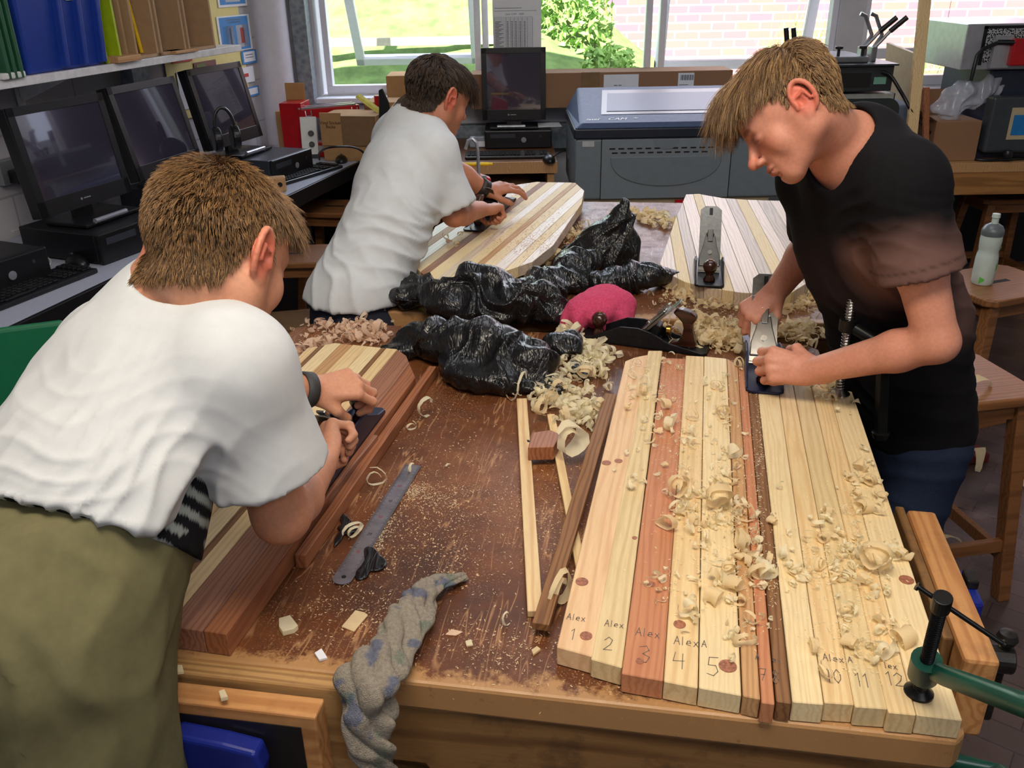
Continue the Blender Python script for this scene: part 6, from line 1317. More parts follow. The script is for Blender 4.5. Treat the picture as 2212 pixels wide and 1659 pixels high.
WDS = wood('stool_beech', (150, 100, 60), (112, 72, 42), .35, 24, axis=0, spec=.6, dirt=.25)
c = Pz(722, 445, .55); stool('wooden stool under the edge of the left desk behind the middle boy', (c.x, c.y), .55, -yawL + .1)
c = Pz(560, 640, .50); stool('dark wooden stool in the shadow under the desk behind the boy at left', (c.x + .0, c.y + .55), .50, -yawL + .3)
# green plastic chair back at the left edge
cg = plain('green_plastic', (14, 98, 66), .4, var=.06); a = Pd(55, 790, 1.62)
T = thing('plastic_chair', 'green plastic chair back with a pale label at the left edge', 'chair', (a.x - .13, a.y + .02, 0), .35)
MB().prism([(-.23, -.008), (.20, -.008), (.20, .008), (-.23, .008)], a.z - .30, a.z + .045, [(-.23, .03), (.18, .03), (.18, .046), (-.23, .046)]).build('backrest', cg, T, bevel=.008, seg=3)
MB().bx(-.21, .19, -.40, -.01, .42, .44).build('seat', cg, T, bevel=.01)
MB().at((0, 0, 0), (0, 0, 0)).bx(.07, .15, -.0092, -.0075, a.z - .13, a.z - .085).build('label', wt, T)
for x, y in ((-.19, -.37), (.17, -.37), (-.19, 0), (.17, 0)): MB().cyl((x, y, 0), (x * .95, y, .43 if y else a.z - .1), .011, n=10).build('leg', pgr, T, smooth=True)
bxp = Pz(605, 690, .25); o = MB().bx(-.15, .15, -.12, .12, 0, .24).build('carton', plain('brown_cardboard', (128, 98, 68), .85, var=.08), None, bevel=.003, loc=(bxp.x + .02, bxp.y + .02, 0), rotz=.2); tag(o, 'brown carton on the floor under the left desk', 'box')
# ---- corner of the left desk: red equipment
red = plain('red_enamel', (176, 20, 28), .3, var=.12, sc=20); drk = plain('dark_green_board', (14, 34, 28), .5); cardb = MATS['brown_cardboard']; crd2 = plain('light_cardboard', (172, 132, 88), .85, var=.06)
def blk_(name, label, cat, px0, px1, pyb, h, d, m, z=ZD, yaw=None, group=None, bev=.003):
    """box standing on z whose front lower edge runs from px0 to px1 at row pyb"""
    a = Pz(px0, pyb, z); b = Pz(px1, pyb, z); w = (b - a).length; yw = math.atan2(b.y - a.y, b.x - a.x) if yaw is None else yaw; c = (a + b) / 2
    o = MB().bx(-w / 2, w / 2, 0, d, 0, h).build(name, m, None, bevel=bev, loc=(c.x, c.y, z), rotz=yw); tag(o, label, cat, group); return o
blk_('display_panel', 'dark green board standing behind the farthest desktop computer', 'board', 556, 604, 312, .22, .03, drk)
blk_('display_panel', 'narrow brown board beside the dark green board', 'board', 604, 618, 322, .20, .06, crd2)
blk_('tool_cabinet', 'tall red cabinet box beside the white meter', 'cabinet', 616, 662, 338, .27, .16, red)
blk_('red_case', 'small red case standing behind the tall red cabinet', 'box', 622, 652, 300, .28, .08, red)
blk_('brown_card', 'square of brown card against the corner pipe', 'card', 620, 662, 232, .12, .006, crd2, .95) .location.z = .955
T = thing('meter', 'white faced meter with two black knobs on the left desk', 'meter', dpos(672, 342, ZD), .1)
m = MB().prism([(-.045, 0), (.045, 0), (.03, .06), (-.03, .06)], 0, .02); m.build('foot', pgr, T, bevel=.003)
MB().at((0, 0, .01), (math.radians(-14), 0, 0)).bx(-.042, .042, 0, .03, 0, .20).build('face', wt, T, bevel=.004)
for z_ in (.06, .115): MB().at((0, 0, .01), (math.radians(-14), 0, 0)).cyl((.012, 0, z_), (.012, -.022, z_), .014).build('knob', pblk, T, bevel=.003)
T = thing('red_machine_case', 'low red metal case with a grey label at the end of the left desk', 'case', dpos(745, 340, ZD), -.12)
MB().bx(-.15, .15, 0, .16, 0, .075).build('lower_case', red, T, bevel=.008, seg=3); MB().bx(-.03, .16, .02, .15, .075, .105).build('upper_case', red, T, bevel=.005); MB().bx(-.135, -.07, -.002, 0, .03, .06).build('label', plain('light_grey', (178, 180, 184), .5), T)
cable('black cable looping over the low red case', [Pz(690, 345, ZD + .01), Pz(690, 330, .78), Pz(715, 318, .83), Pz(770, 320, .82), Pz(800, 345, .76)], .005)
T = thing('cardboard_box', 'open cardboard box lettered Vinyl Sticker Backs', 'box', dpos(740, 306, ZD + .10)[:2] + (ZD + .0,), -.16)
MB().bx(-.11, .0, 0, .012, .08, .24).build('front_flap', crd2, T); MB().bx(-.11, .18, .012, .24, .0, .225).build('box_body', crd2, T, bevel=.002); MB().bx(.0, .175, .0, .012, .08, .225).build('side_panel', cardb, T)
def text(parent, s_, size, loc, m, name='lettering', rot=(PI / 2, 0, 0), shear=0, ext=.0004, ital=False):
    cu = bpy.data.curves.new('txt', 'FONT'); cu.body = s_; cu.size = size; cu.extrude = ext; cu.align_x = 'CENTER'; cu.shear = shear; cu.space_line = .85
    o = bpy.data.objects.new('txt', cu); COL.objects.link(o); bpy.context.view_layer.update(); me = bpy.data.meshes.new_from_object(o.evaluated_get(bpy.context.evaluated_depsgraph_get())); bpy.data.objects.remove(o); me.materials.clear(); me.materials.append(m)
    r_ = bpy.data.objects.new(name, me); COL.objects.link(r_); r_.parent = parent; r_.location = loc; r_.rotation_euler = rot; return r_
text(T, 'Vinyl Sticker\nBacks', .022, (-.055, -.0008, .185), plain('brown_ink', (70, 42, 22), .7))
# long red guillotine-like tool across the boxes
a = Pd(640, 244, 4.60); b = Pd(768, 214, 4.72); T = thing('strip_heater', 'long red metal tool with chrome rails lying across the corner boxes', 'tool', tuple((a + b) / 2), math.atan2(b.y - a.y, b.x - a.x)); L = (b - a).length
MB().bx(-L / 2, L / 2, -.05, .05, -.05, .0).build('body', red, T, bevel=.004); MB().bx(-L / 2, L / 2 - .02, -.052, -.036, .0, .008).bx(-L / 2, L / 2 - .02, .0, .016, .0, .008).build('rail', silver, T); 
for x in (-L / 2 + .05, L / 2 - .03): MB().tube([(x - .015, -.052, -.01), (x - .015, -.06, -.035), (x + .015, -.06, -.035), (x + .015, -.052, -.01)], .003, 6).build('handle', silver, T)
T['label'] = 'long red metal tool with chrome rails lying across the corner boxes'
blk_('carton', 'brown carton partly behind the middle boy by the corner equipment', 'box', 795, 884, 330, .26, .2, crd2)
blk_('red_tub', 'red tub behind the neck of the middle boy', 'tub', 846, 884, 300, .30, .15, red)
a = Pd(772, 206, 4.5); b = Pd(822, 242, 4.45); o = MB().tube([(0, 0, 0), tuple(b - a)], .016, 4, flat=.15).build('yellow_strip', plain('pale_yellow', (226, 216, 110), .6), None, loc=a); tag(o, 'flat pale yellow strip sticking out of the corner boxes', 'strip')
a = Pd(830, 236, 4.4); o = MB().prism([(-.035, -.10), (.04, -.10), (.025, .03), (-.002, .10), (-.022, .09), (-.024, .03)], 0, .02); o.v = [(x, z, y) for x, y, z in o.v]; o = o.build('saw_handle', pblk, None, bevel=.004, loc=a); tag(o, 'black curved saw handle standing up left of the middle boy', 'handle')
a = Pd(832, 232, 4.55); o = MB().bx(-.05, -.01, 0, .03, -.06, .06).build('red_block', red, None, bevel=.003, loc=a, rotz=.3); tag(o, 'small red block leaning beside the black saw handle', 'block')
# ================================================================== back and right of the room
# desk with the middle computer
y0 = Pz(1120, 351, .72).y; xL = Pz(890, 349, .72).x; xR = Pz(1205, 352, .72).x
dkw = wood('desk_wood', (126, 84, 54), (94, 60, 38), .5, 14, axis=0); cr = plain('cream_board', (188, 172, 140), .7, var=.06)
T = thing('desk', 'brown wooden desk carrying the middle computer', 'desk', (0, y0, 0), 0)
MB().bx(xL, xR, 0, .74, .69, .72).build('worktop', dkw, T, bevel=.002); MB().bx(xL, xR, -.004, .012, .665, .722).build('front_edge', WD['tan'], T)
for x in (xL + .02, xR - .05): MB().bx(x, x + .035, .02, .48, 0, .69).build('side_panel', WD['tan'], T)
MB().bx(xL + .05, xR - .05, .04, .48, .50, .52).build('shelf', cr, T); MB().bx(xL + .05, xR - .05, .46, .48, .1, .69).build('back_panel', dkw, T)
for k, z_ in enumerate((.521, .545, .568)):
    o = MB().bx(0, .52, 0, .38, 0, .02).build('board_sheet', cr if k % 2 else WD['tan'], None, loc=(xR - .62 - .02 * k, y0 + .06 + .01 * k, z_)); tag(o, ['bottom', 'middle', 'top'][k] + ' board in the stack inside the brown desk', 'board', 'boards stacked inside the desk')
p = Pz(1120, 320, .725); p.y += .13; desktop('black desktop computer with a round badge on the middle desk', (p.x, p.y + .02, ZD), 0, .36, .30, .095)
monitor('black monitor in front of the windows on the middle desk', (p.x - .02, p.y + .0, .8185), 0.02, 3, .345, .37, None, True, .035)
keyboard('black keyboard on the middle desk', (*Pz(1095, 332, .735).xy, ZD), 0); mouse('black mouse at the right corner of the middle desk', (*Pz(1186, 345, .73).xy, ZD), -.1)
o = MB().prism([(-.10, -.08), (.10, -.06), (.09, .08), (-.10, .07)], 0, .002).build('paper_sheets', wp, None, loc=(p.x + .14, p.y + .02, .8195)); tag(o, 'white papers lying on the middle desktop computer', 'paper')
cable('black cable from the mouse to the back of the middle desk', [Pz(1195, 338, .724), Pz(1222, 325, .724), Pz(1228, 345, .724), Pz(1232, 385, .60)], .003)
T = thing('small_jar', 'small clear jar with a blue and white label on the middle desk', 'jar', (*Pz(1030, 318, ZD).xy, ZD)); MB().bx(-.04, .05, -.02, .03, 0, .06).build('body', plain('cloudy_plastic', (150, 158, 170), .2), T, bevel=.008); MB().bx(.01, .045, -.021, -.0205, .006, .035).build('label', wp, T)
# red vice with a hooked rod and a yellow marker
a = Py(1026, 400, 3.26); a.y = 2.96; ck = (Py(1026, 357, 3.26).z - .80) / .14; T = thing('red_drill_case', 'red slotted metal block beside the head of the round board', 'tool', (a.x - .005, a.y + .30, .80), .1); T.scale = (1.0, 1.0, ck)
MB().prism([(-.06, 0), (.055, 0), (.062, .10), (-.05, .14)], 0, .04).build('case', red, T, bevel=.004); T.children[0].rotation_euler = (PI / 2, 0, 0)
for z_ in (.035, .07, .10): MB().bx(.005, .045, -.042, -.0395, z_, z_ + .012).build('slot_plate', silver, T)
T2_ = thing('hooked_rod', 'steel rod bent into a hook above the red slotted block', 'rod', (a.x - .005, a.y + .29, .80)); T2_.scale = (1, 1, (Py(1026, 300, 3.2).z - .80) / .238); MB().tube([(.022, -.05, .0), (.022, -.05, .20), (.018, -.05, .225), (.004, -.05, .238), (-.012, -.05, .232), (-.022, -.05, .205)], .006, 10).build('rod', silver, T2_, smooth=True)
q_ = Pz(1000, 345, .945) ; T = thing('marker_pen', 'yellow marker pen lying behind the red slotted block', 'pen', (a.x + .0, a.y + .28, .80 + .14 * ck + .008)); MB().cyl((-.06, 0, 0), (.052, 0, 0), .007, n=12).build('barrel', plain('yellow_tube', (236, 196, 30), .3), T, smooth=True); MB().cyl((.052, 0, 0), (.068, 0, 0), .0055, n=12).build('cap', MATS['yellow_tube'], T, smooth=True)
# laser cutter
xa = Pz(1240, 430, .62); yl0 = xa.y; xl = xa.x; xr = Py(1655, 350, yl0).x + .12; zt_ = Py(1400, 276, yl0).z; zb = Py(1400, 430, yl0).z
gr = plain('grey_machine', (112, 122, 130), .45, var=.05); nav = plain('navy_lid', (66, 82, 118), .6, var=.15, sc=60); tint_g = NT('tinted_lid_glass').fin(.42, .3, 0, lin((78, 90, 116)))  # lid navy lightened and speckled in colour for the sky it reflects
T = thing('laser_cutter', 'large grey laser cutter with navy lid under the windows', 'machine', (xl, yl0, zb)); W_ = xr - xl; H_ = zt_ - zb; hd_ = .045
MB().bx(0, W_, 0, .62, 0, H_ - hd_).build('cabinet', gr, T, bevel=.012, seg=3)
lid = MB().prism([(-.005, -.01), (W_ + .005, -.01), (W_ + .005, .62), (-.005, .62)], H_ - hd_, H_, None); lid.build('lid_rim', plain('dark_lid_rim', (30, 38, 52), .35), T, bevel=.006)
MB().add([(-.005, -.01, H_), (W_ + .005, -.01, H_), (W_ + .005, .62, H_), (-.005, .62, H_), (.03, .02, H_ + .022), (W_ - .03, .02, H_ + .022), (W_ - .05, .56, H_ + .115), (.05, .56, H_ + .115)], [(3, 2, 1, 0), (4, 5, 6, 7), (0, 1, 5, 4), (1, 2, 6, 5), (2, 3, 7, 6), (3, 0, 4, 7)]).build('lid', nav, T, bevel=.010, seg=3)
fr0 = H_ + .035
lz = lambda y: H_ + .022 + (y - .02) * .1722
MB().add([(.16, .17, lz(.17) + .004), (W_ - .16, .17, lz(.17) + .004), (W_ - .19, .44, lz(.44) + .004), (.19, .44, lz(.44) + .004)], [(0, 1, 2, 3)]).build('window', tint_g, T)
MB().add([(.13, .13, lz(.13) + .002), (W_ - .13, .13, lz(.13) + .002), (W_ - .16, .50, lz(.50) + .002), (.17, .50, lz(.50) + .002)], [(0, 1, 2, 3)]).build('window_surround', pblk, T)
dx0 = Py(1299, 350, yl0).x - xl; dx1 = Py(1577, 350, yl0).x - xl
g2 = plain('grey_door', (118, 128, 136), .45, var=.04)
MB().bx(dx0, dx1, -.004, .0, .004, H_ - hd_ - .004).build('door', g2, T, bevel=.002)
for xs_ in (dx0 - .003, dx1): MB().bx(xs_, xs_ + .003, -.0045, 0, 0, H_ - hd_).build('seam', MATS['hole_black'], T)
cx = (dx0 + dx1) / 2; m = MB(); n = 28; zc = Py(1400, 338, yl0).z - zb; rx = (dx1 - dx0) * .43; rz = .135
pl_ = [(cx + rx * math.cos(a), zc - rz * abs(math.sin(a)) ** .8) for a in np.linspace(0, PI, n)]; m.prism(pl_, .004, .009); m.v = [(x, -z, y) for x, y, z in m.v]; m.build('recessed_panel', gr, T, bevel=.002)
m = MB(); pl_ = [(cx + .06 * math.cos(a), H_ - hd_ - .006 - .045 * abs(math.sin(a))) for a in np.linspace(0, PI, 20)]; m.prism(pl_, .004, .006); m.v = [(x, -z, y) for x, y, z in m.v]; m.build('finger_recess', gr, T)
sl_ = MB()
for r_, n_, z_, o_ in ((0, 12, Py(1400, 320, yl0).z - zb, 0), (1, 11, Py(1400, 329, yl0).z - zb, .012)):
    for k in range(n_): x = dx0 + .035 + o_ + k * (dx1 - dx0 - .10) / 12; sl_.bx(x, x + .026, -.0055, -.004, z_ - .003, z_ + .003)
sl_.build('vent_slots', MATS['hole_black'], T)['kind'] = 'stuff'
MB().bx(dx0 * .28, dx0 * .72, -.002, -.0005, H_ - hd_ - .035, H_ - hd_ - .010).build('rating_plate', plain('light_grey', (178, 180, 184), .5), T)
text(T, 'laser', .034, (.085, .055, lz(.055) + .001), wt, rot=(math.radians(10), 0, 0), shear=.4); text(T, 'CAM', .040, (.195, .055, lz(.055) + .001), wt, rot=(math.radians(10), 0, 0), shear=.4); text(T, '*', .05, (.285, .050, lz(.05) + .001), wt, rot=(math.radians(10), 0, 0))
# cupboard under the cutter
T = thing('base_cupboard', 'cream wooden cupboard under the grey laser cutter', 'cupboard', (xl + .02, yl0 + .03, 0)); MB().bx(0, W_ - .1, 0, .55, 0, zb - .001).build('carcass', cr, T, bevel=.003)
for k in range(3): MB().bx(.02 + k * .30, .30 + k * .30, -.018, 0, .03, zb - .04).build('door', cr, T, bevel=.003)
o = MB().bx(0, .13, 0, .02, 0, .05).build('red_card', red, None, loc=(Py(1466, 425, yl0 - .10).x, yl0 - .03, zb - .052)); tag(o, 'small red card on the cream cupboard front', 'card')
# long cardboard boxes on the sill with labels
zc_ = Py(1200, 226, (YW - .14)).z; zcT = Py(1200, 152, (YW - .14)).z; xa_ = Py(842, 190, (YW - .14)).x; xb_ = Py(1560, 190, (YW - .14)).x; xm = Py(1012, 190, (YW - .14)).x
MB_ = MB().bx(-.02, 1, 0, 1, 0, 1)
o = MB().bx(xa_, xm, (YW - .28), (YW - .04), zc_ + .02, zcT + .0).build('carton', crd2, None, bevel=.004); tag(o, 'brown carton on the sill left of the middle monitor', 'box')
T = thing('long_carton', 'long brown cardboard box with shipping labels below the middle windows', 'box', (xm + .02, (YW - .28), zc_)); H2_ = zcT - zc_; L2_ = xb_ - xm
MB().bx(0, L2_, 0, .22, 0, H2_).build('box_body', plain('carton_brown', (150, 112, 82), .8, var=.05, sc=5), T, bevel=.004); MB().bx(Py(1255, 190, (YW - .28)).x - xm - .02, Py(1295, 190, (YW - .28)).x - xm - .02, -.001, .0, 0, H2_ + .001).build('tape', plain('parcel_tape', (132, 100, 60), .3), T)
def lab(x0, x1, y0_, y1_, label=None): 
    a = Py(x0, y1_, (YW - .28)); b = Py(x1, y0_, (YW - .28)); o = MB().bx(a.x - xm - .02, b.x - xm - .02, -.002, -.0008, a.z - zc_, b.z - zc_).build('shipping_label', wp, T); return a.x - xm - .02, b.x - xm - .02, a.z - zc_, b.z - zc_
r_ = lab(1303, 1380, 160, 215); mk_b = MB()
for u, v in ((.3, .55), (.42, .55), (.7, .45), (.72, .35), (.65, .28), (.3, .12), (.42, .12), (.55, .12)): x = r_[0] + (r_[1] - r_[0]) * u; z_ = r_[2] + (r_[3] - r_[2]) * v; mk_b.bx(x, x + .018, -.0028, -.002, z_, z_ + .004)
r_ = lab(1462, 1500, 157, 215)
for k in range(15): x = r_[0] + .012 + k * .0048; mk_b.bx(x, x + .0018 + .0012 * (k % 3), -.0028, -.002, r_[3] - .038, r_[3] - .010)
for k in range(5): mk_b.bx(r_[0] + .006, r_[1] - .03 + .01 * (k % 2), -.0028, -.002, r_[2] + .012 + k * .016, r_[2] + .015 + k * .016)
mk_b.build('label_print', ink, T)['kind'] = 'stuff'
# grey trunking under the sill
MB().bx(-1.1, 3.5, YW - .09, YW - .001, ZS - .36, ZS - .22).build('trim_6', galv, None, bevel=.003)['kind'] = 'structure'
# window poster and bead chain
a = Py(1066, 112, (YW - .03)); b = Py(1169, -40, (YW - .03)); T = thing('window_poster', 'white printed table of settings taped to the centre window', 'poster', (a.x, (YW - .035), a.z)); w_ = b.x - a.x; h_ = b.z - a.z
MB().bx(0, w_, 0, .001, 0, h_).build('sheet', wp, T); m = MB(); ng = 24
for k in range(ng): z_ = .008 + k * (h_ * .50) / ng; m.bx(.008, w_ * .82, -.0006, -.0002, z_, z_ + .0012)
for x in (.008, w_ * .27, w_ * .36, w_ * .44, w_ * .52, w_ * .60, w_ * .71, w_ * .82): m.bx(x, x + .0014, -.0006, -.0002, .008, h_ * .50)
for k in range(20): 
    for x in (w_ * .29, w_ * .38, w_ * .46, w_ * .55, w_ * .64): m.bx(x, x + .009, -.0006, -.0002, .013 + k * h_ * .50 / ng, .017 + k * h_ * .50 / ng)
    m.bx(.012, .035 + .012 * (k % 3), -.0006, -.0002, .013 + k * h_ * .50 / ng, .0165 + k * h_ * .50 / ng)
m.build('printed_table', ink, T)['kind'] = 'stuff'; text(T, 'Laser CAM   2000', .014, (w_ * .45, -.0006, h_ * .535), ink, ext=.0001)
MB().bx(.01, w_ * .9, -.0006, -.0002, h_ * .59, h_ * .595).bx(.01, w_ * .6, -.0006, -.0002, h_ * .63, h_ * .637).build('text_lines', ink, T)
def chain(label, px, y0_, y1_, Y): 
    a = Py(px, y0_, Y); b = Py(px, y1_, Y); n = 60; m = MB()
    for k in range(n): z_ = a.z + (b.z - a.z) * k / n; m.add([(x * .0028, y * .0028, z_ - a.z + z * .0028) for x, y, z in ((1, 0, 0), (-1, 0, 0), (0, 1, 0), (0, -1, 0), (0, 0, 1), (0, 0, -1))], [(0, 2, 4), (2, 1, 4), (1, 3, 4), (3, 0, 4), (2, 0, 5), (1, 2, 5), (3, 1, 5), (0, 3, 5)])
    m.tube([(0, 0, 0), (0, 0, b.z - a.z)], .0009, 4); tag(m.build('blind_chain', plain('chain_grey', (150, 140, 150), .4), None, loc=(a.x, Y, a.z)), label, 'chain')
chain('beaded blind chain hanging down the centre window', 1318, 152, -60, YW - .06); chain('beaded blind chain hanging in the far right window', 2030, 138, -60, YW - .06); chain('thin looped blind cord beside the left window frame', 684, 160, -60, YW - .10)
# ---- bench along the right
rb = Pz(2120, 352, .75); T = thing('side_bench', 'wooden side bench under the right window holding machines', 'bench', (1.50, rb.y, 0)); 
MB().bx(0, 2.3, 0, .72, .705, .75).build('worktop', WD['tan'], T, bevel=.003); MB().bx(.0, 2.3, .004, .03, .60, .705).build('front_rail', wood('bench_rail', (176, 126, 72), (136, 92, 50), .55, 16, axis=0), T, bevel=.002)
for x in (.03, 1.1, 2.2): MB().bx(x, x + .06, .03, .09, 0, .60).build('leg', WD['tan'], T)
MB().bx(0, 2.3, .68, .70, .05, .70).build('back_panel', pblk, T)
# press behind the head of the boy at right
yp = rb.y + .05
T = thing('press_cabinet', 'light grey machine with dark oval panel of round buttons behind the boy at right', 'machine', (Pz(1752, 352, .75).x, yp, .751)); wa = Py(1908, 300, yp).x - Py(1752, 300, yp).x; zt2 = Py(1850, 203, yp).z - .751
MB().bx(0, wa, 0, .45, 0, zt2).build('housing', plain('light_grey_metal', (168, 172, 170), .45), T, bevel=.006)
m = MB(); u = []; cx_ = wa * .66; cz_ = Py(1850, 240, yp).z - .751
for a in np.linspace(-PI / 2, PI / 2, 12): u.append((cx_ + .09 + .055 * math.cos(a), cz_ + .055 * math.sin(a)))
for a in np.linspace(PI / 2, 3 * PI / 2, 12): u.append((cx_ - .12 + .055 * math.cos(a), cz_ + .055 * math.sin(a)))
m.prism(u, .0, .004); m.v = [(x, -z, y) for x, y, z in m.v]; m.build('button_panel', plain('charcoal_panel', (44, 52, 52), .4), T)
for x, z_ in ((0, .022), (0, 0), (0, -.022), (-.024, 0), (.024, 0)): MB().cyl((cx_ + .02 + x, -.004, cz_ + z_), (cx_ + .02 + x, -.007, cz_ + z_), .009).build('round_button', silver, T, bevel=.001)
MB().bx(wa - .002, wa + .002, 0, .45, 0, zt2).build('side_seam', pblk, T)
MB().prism([(wa + .01, .02), (wa + .17, .10), (wa + .17, .42), (wa + .01, .42)], 0, zt2 - .06).build('side_cover', plain('bluish_grey', (120, 132, 160), .4), T, bevel=.01)
T = thing('heat_press', 'dark grey press with toggle clamps on top behind the boy at right', 'machine', (Py(1735, 200, yp).x, yp - .03, .751 + zt2 + .002)); wb = Py(1918, 200, yp).x - Py(1735, 200, yp).x; hz = Py(1850, 142, yp).z - (.751 + zt2)
MB().bx(0, wb, 0, .42, .012, hz).build('body', plain('dark_press_grey', (46, 48, 52), .4), T, bevel=.004); MB().bx(.03, wb - .10, -.002, .0, .03, hz - .03).build('slot', MATS['hole_black'], T); MB().bx(wb - .085, wb - .03, -.002, -.0005, hz * .35, hz * .60).build('label', plain('green_label', (110, 160, 140), .5), T)
MB().bx(-.01, wb + .01, -.02, .43, hz, hz + .008).build('top_plate', plain('dark_press_grey', (46, 48, 52), .4), T); MB().bx(.05, wb - .1, .05, .35, hz + .008, hz + .035).build('clamp_frame', plain('aluminium', (150, 152, 158), .35, .8), T, bevel=.006)
for x in (.10, .20, .34): MB().cyl((wb * x * 2, .08, hz + .03), (wb * x * 2, .08, hz + .07), .007).cyl((wb * x * 2, .08, hz + .065), (wb * x * 2, .08, hz + .078), .018).build('knob', pblk, T, bevel=.003)
alu = MATS['aluminium']
for i, (x, sx_) in enumerate(((.80, 1), (.92, 1))):
    X = wb * x - .03; MB().bx(X - .012, X + .012, .1, .16, hz + .008, hz + .07).build('clamp_base', alu, T, bevel=.003)
    MB().tube([(X, .13, hz + .06), (X + .03, .12, hz + .12), (X - .01, .12, hz + .20), (X - .035, .12, hz + .21)], .009, 8).build('clamp_link', alu, T, smooth=True); MB().tube([(X, .12, hz + .06), (X + .06, .10, hz + .14)], .008, 8).build('clamp_lever', alu, T, smooth=True); MB().tube([(X + .055, .10, hz + .135), (X + .115, .08, hz + .195)], .012, 10).build('clamp_grip', pblk, T, smooth=True)
for k, px in enumerate((1700, 1716)):
    a = Py(px, 92, yp + .05); b = Py(px - 2, 60, yp + .05); MB().tube([(a.x - T.location.x, .08, a.z - T.location.z - .16), (a.x - T.location.x, .08, a.z - T.location.z)], .006, 8).build('rod', alu, T); MB().tube([(a.x - T.location.x, .08, a.z - T.location.z), (b.x - T.location.x, .08, b.z - T.location.z)], .011, 10).build('grip', pblk, T, smooth=True)
def lean(name, label, a, b, w, th, m, cat='timber', flat=True):
    a = Vector(a); b = Vector(b); c = a; o = MB().tube([(0, 0, 0), tuple(b - a)], w * .707, 4, flat=th / w).build(name, m, None, loc=c); return tag(o, label, cat)
def post(name, label, a, b, wx, wy, m, cat='timber'):
    a = Vector(a); b = Vector(b); d = b - a; vs = [(x * wx / 2 + c.x, y * wy / 2 + c.y, c.z) for c in (Vector(), d) for x, y in ((-1, -1), (1, -1), (1, 1), (-1, 1))]
    o = MB().add(vs, [(3, 2, 1, 0), (4, 5, 6, 7), (0, 1, 5, 4), (1, 2, 6, 5), (2, 3, 7, 6), (3, 0, 4, 7)]).build(name, m, None, bevel=.002, loc=a); return tag(o, label, cat)
pl_w = WD['pine']; yq = rb.y - .06
a = Py(1968, 296, yq); b = Py(2004, -60, yq + .05); a0 = a + (a - b) * (a.z - .0) / (b.z - a.z); post('timber_length', 'tall pale timber length leaning upright by the right windows', (a0.x, a0.y, 0), tuple(b), .048, .022, pl_w)
a = Py(1977, 262, yq - .03); b = Py(1986, 190, yq - .02); post('timber_length', 'short reddish batten standing right of the tall pale timber', (Py(1992, 352, yq).x, yq - .04, .751), tuple(Py(2001, 188, yq)), .024, .02, WD['mahog'])
a = Py(1985, 300, yq); post('timber_length', 'thin white batten left of the short reddish batten', (Py(1988, 340, yq + .02).x - .015, yq + .02, .751), tuple(Py(1975, 250, yq + .04)), .02, .012, WD['white'])
post('timber_length', 'dark narrow batten leaning on the press behind the neck of the boy at right', (Py(1850, 290, yp - .08).x + .02, yp - .045, .751), tuple(Py(1795, 155, yp - .06)), .05, .012, WD['brown'])
q0 = Py(1906, 250, yp + .25); q1 = Py(1978, 118, yp + .1); m = MB(); pa_ = Py(1915, 92, yp + .45); pb2 = Py(1980, 118, yp + .05); pc2 = Py(1965, 262, yp + .05); pd2 = Py(1905, 262, yp + .45); nb_ = Vector((.02, .008, 0))
o = MB().add([tuple(v - pd2) for v in (pd2, pc2, pb2, pa_)] + [tuple(v - pd2 + nb_) for v in (pd2, pc2, pb2, pa_)], [(0, 1, 2, 3), (7, 6, 5, 4), (0, 4, 5, 1), (1, 5, 6, 2), (2, 6, 7, 3), (3, 7, 4, 0)]).build('leaning_panel', plain('pale_ply', (186, 158, 128), .6, var=.08), None, loc=pd2); tag(o, 'pale plywood panel standing on edge between the press and the tall timber', 'board')
cable('thick black cable from the press trailing across the side bench', [Py(1905, 155, yp - .04), Py(1925, 165, yp - .05), Py(1950, 205, yp - .08), Py(1985, 262, yp - .08), Vector((*Pz(2050, 325, .75).xy, .757)), Vector((*Pz(2110, 348, .75).xy, .757)), Vector((*Pz(2212, 346, .75).xy, .757))], .008)
# cardboard box with a plastic bag on top
T = thing('cardboard_box', 'open brown cardboard box on the side bench right of the timbers', 'box', (Pz(2056, 348, .75).x, rb.y + .05, .751)); a = (Py(2108, 300, rb.y + .05).x - Py(2010, 300, rb.y + .05).x) / 2; h_ = Py(2056, 262, rb.y + .05).z - .751
MB().bx(-a, a, 0, .25, 0, h_).build('box_body', plain('carton_brown', (150, 112, 82), .8), T, bevel=.003); MB().at((-a, 0, h_), (0, math.radians(30), 0)).bx(-.10, 0, 0, .24, 0, .004).build('flap', plain('carton_brown', (1, 1, 1)), T); MB().at((0, .25, h_), (math.radians(60), 0, 0)).bx(-a, a, 0, .12, 0, .004).build('flap', plain('carton_brown', (1, 1, 1)), T)
c = Py(2080, 215, rb.y + .12); S = SDF(A(c) - .3, A(c) + .3, .006); 
for x, y, r in ((2040, 235, (.06, .04, .03)), (2070, 215, (.09, .04, .05)), (2105, 200, (.10, .04, .055)), (2140, 185, (.06, .03, .05)), (2055, 250, (.05, .03, .03))): S.ell(A(Py(x, y, rb.y + .12)), r, None, .03)
p, q = S.mesh(0); q = orient(q, p); N = normals(p, q); p = p + N * ((folds(p, 10, 5) - .4) * .03 + (crumple(p, 22, 5) - .5) * .022)[:, None]
t = NT('clear_polythene'); t.fin(.15, .8, 0, lin((210, 216, 232))); t.set(t.b, 'Alpha', .5); t.bump(t.noise(t.coord(), 60, 3), .5, .004)
o = mesh_from('plastic_bag', p, q, t.m, None, c); o.location = c; tag(o, 'clear crumpled polythene bag on top of the open cardboard box', 'bag')
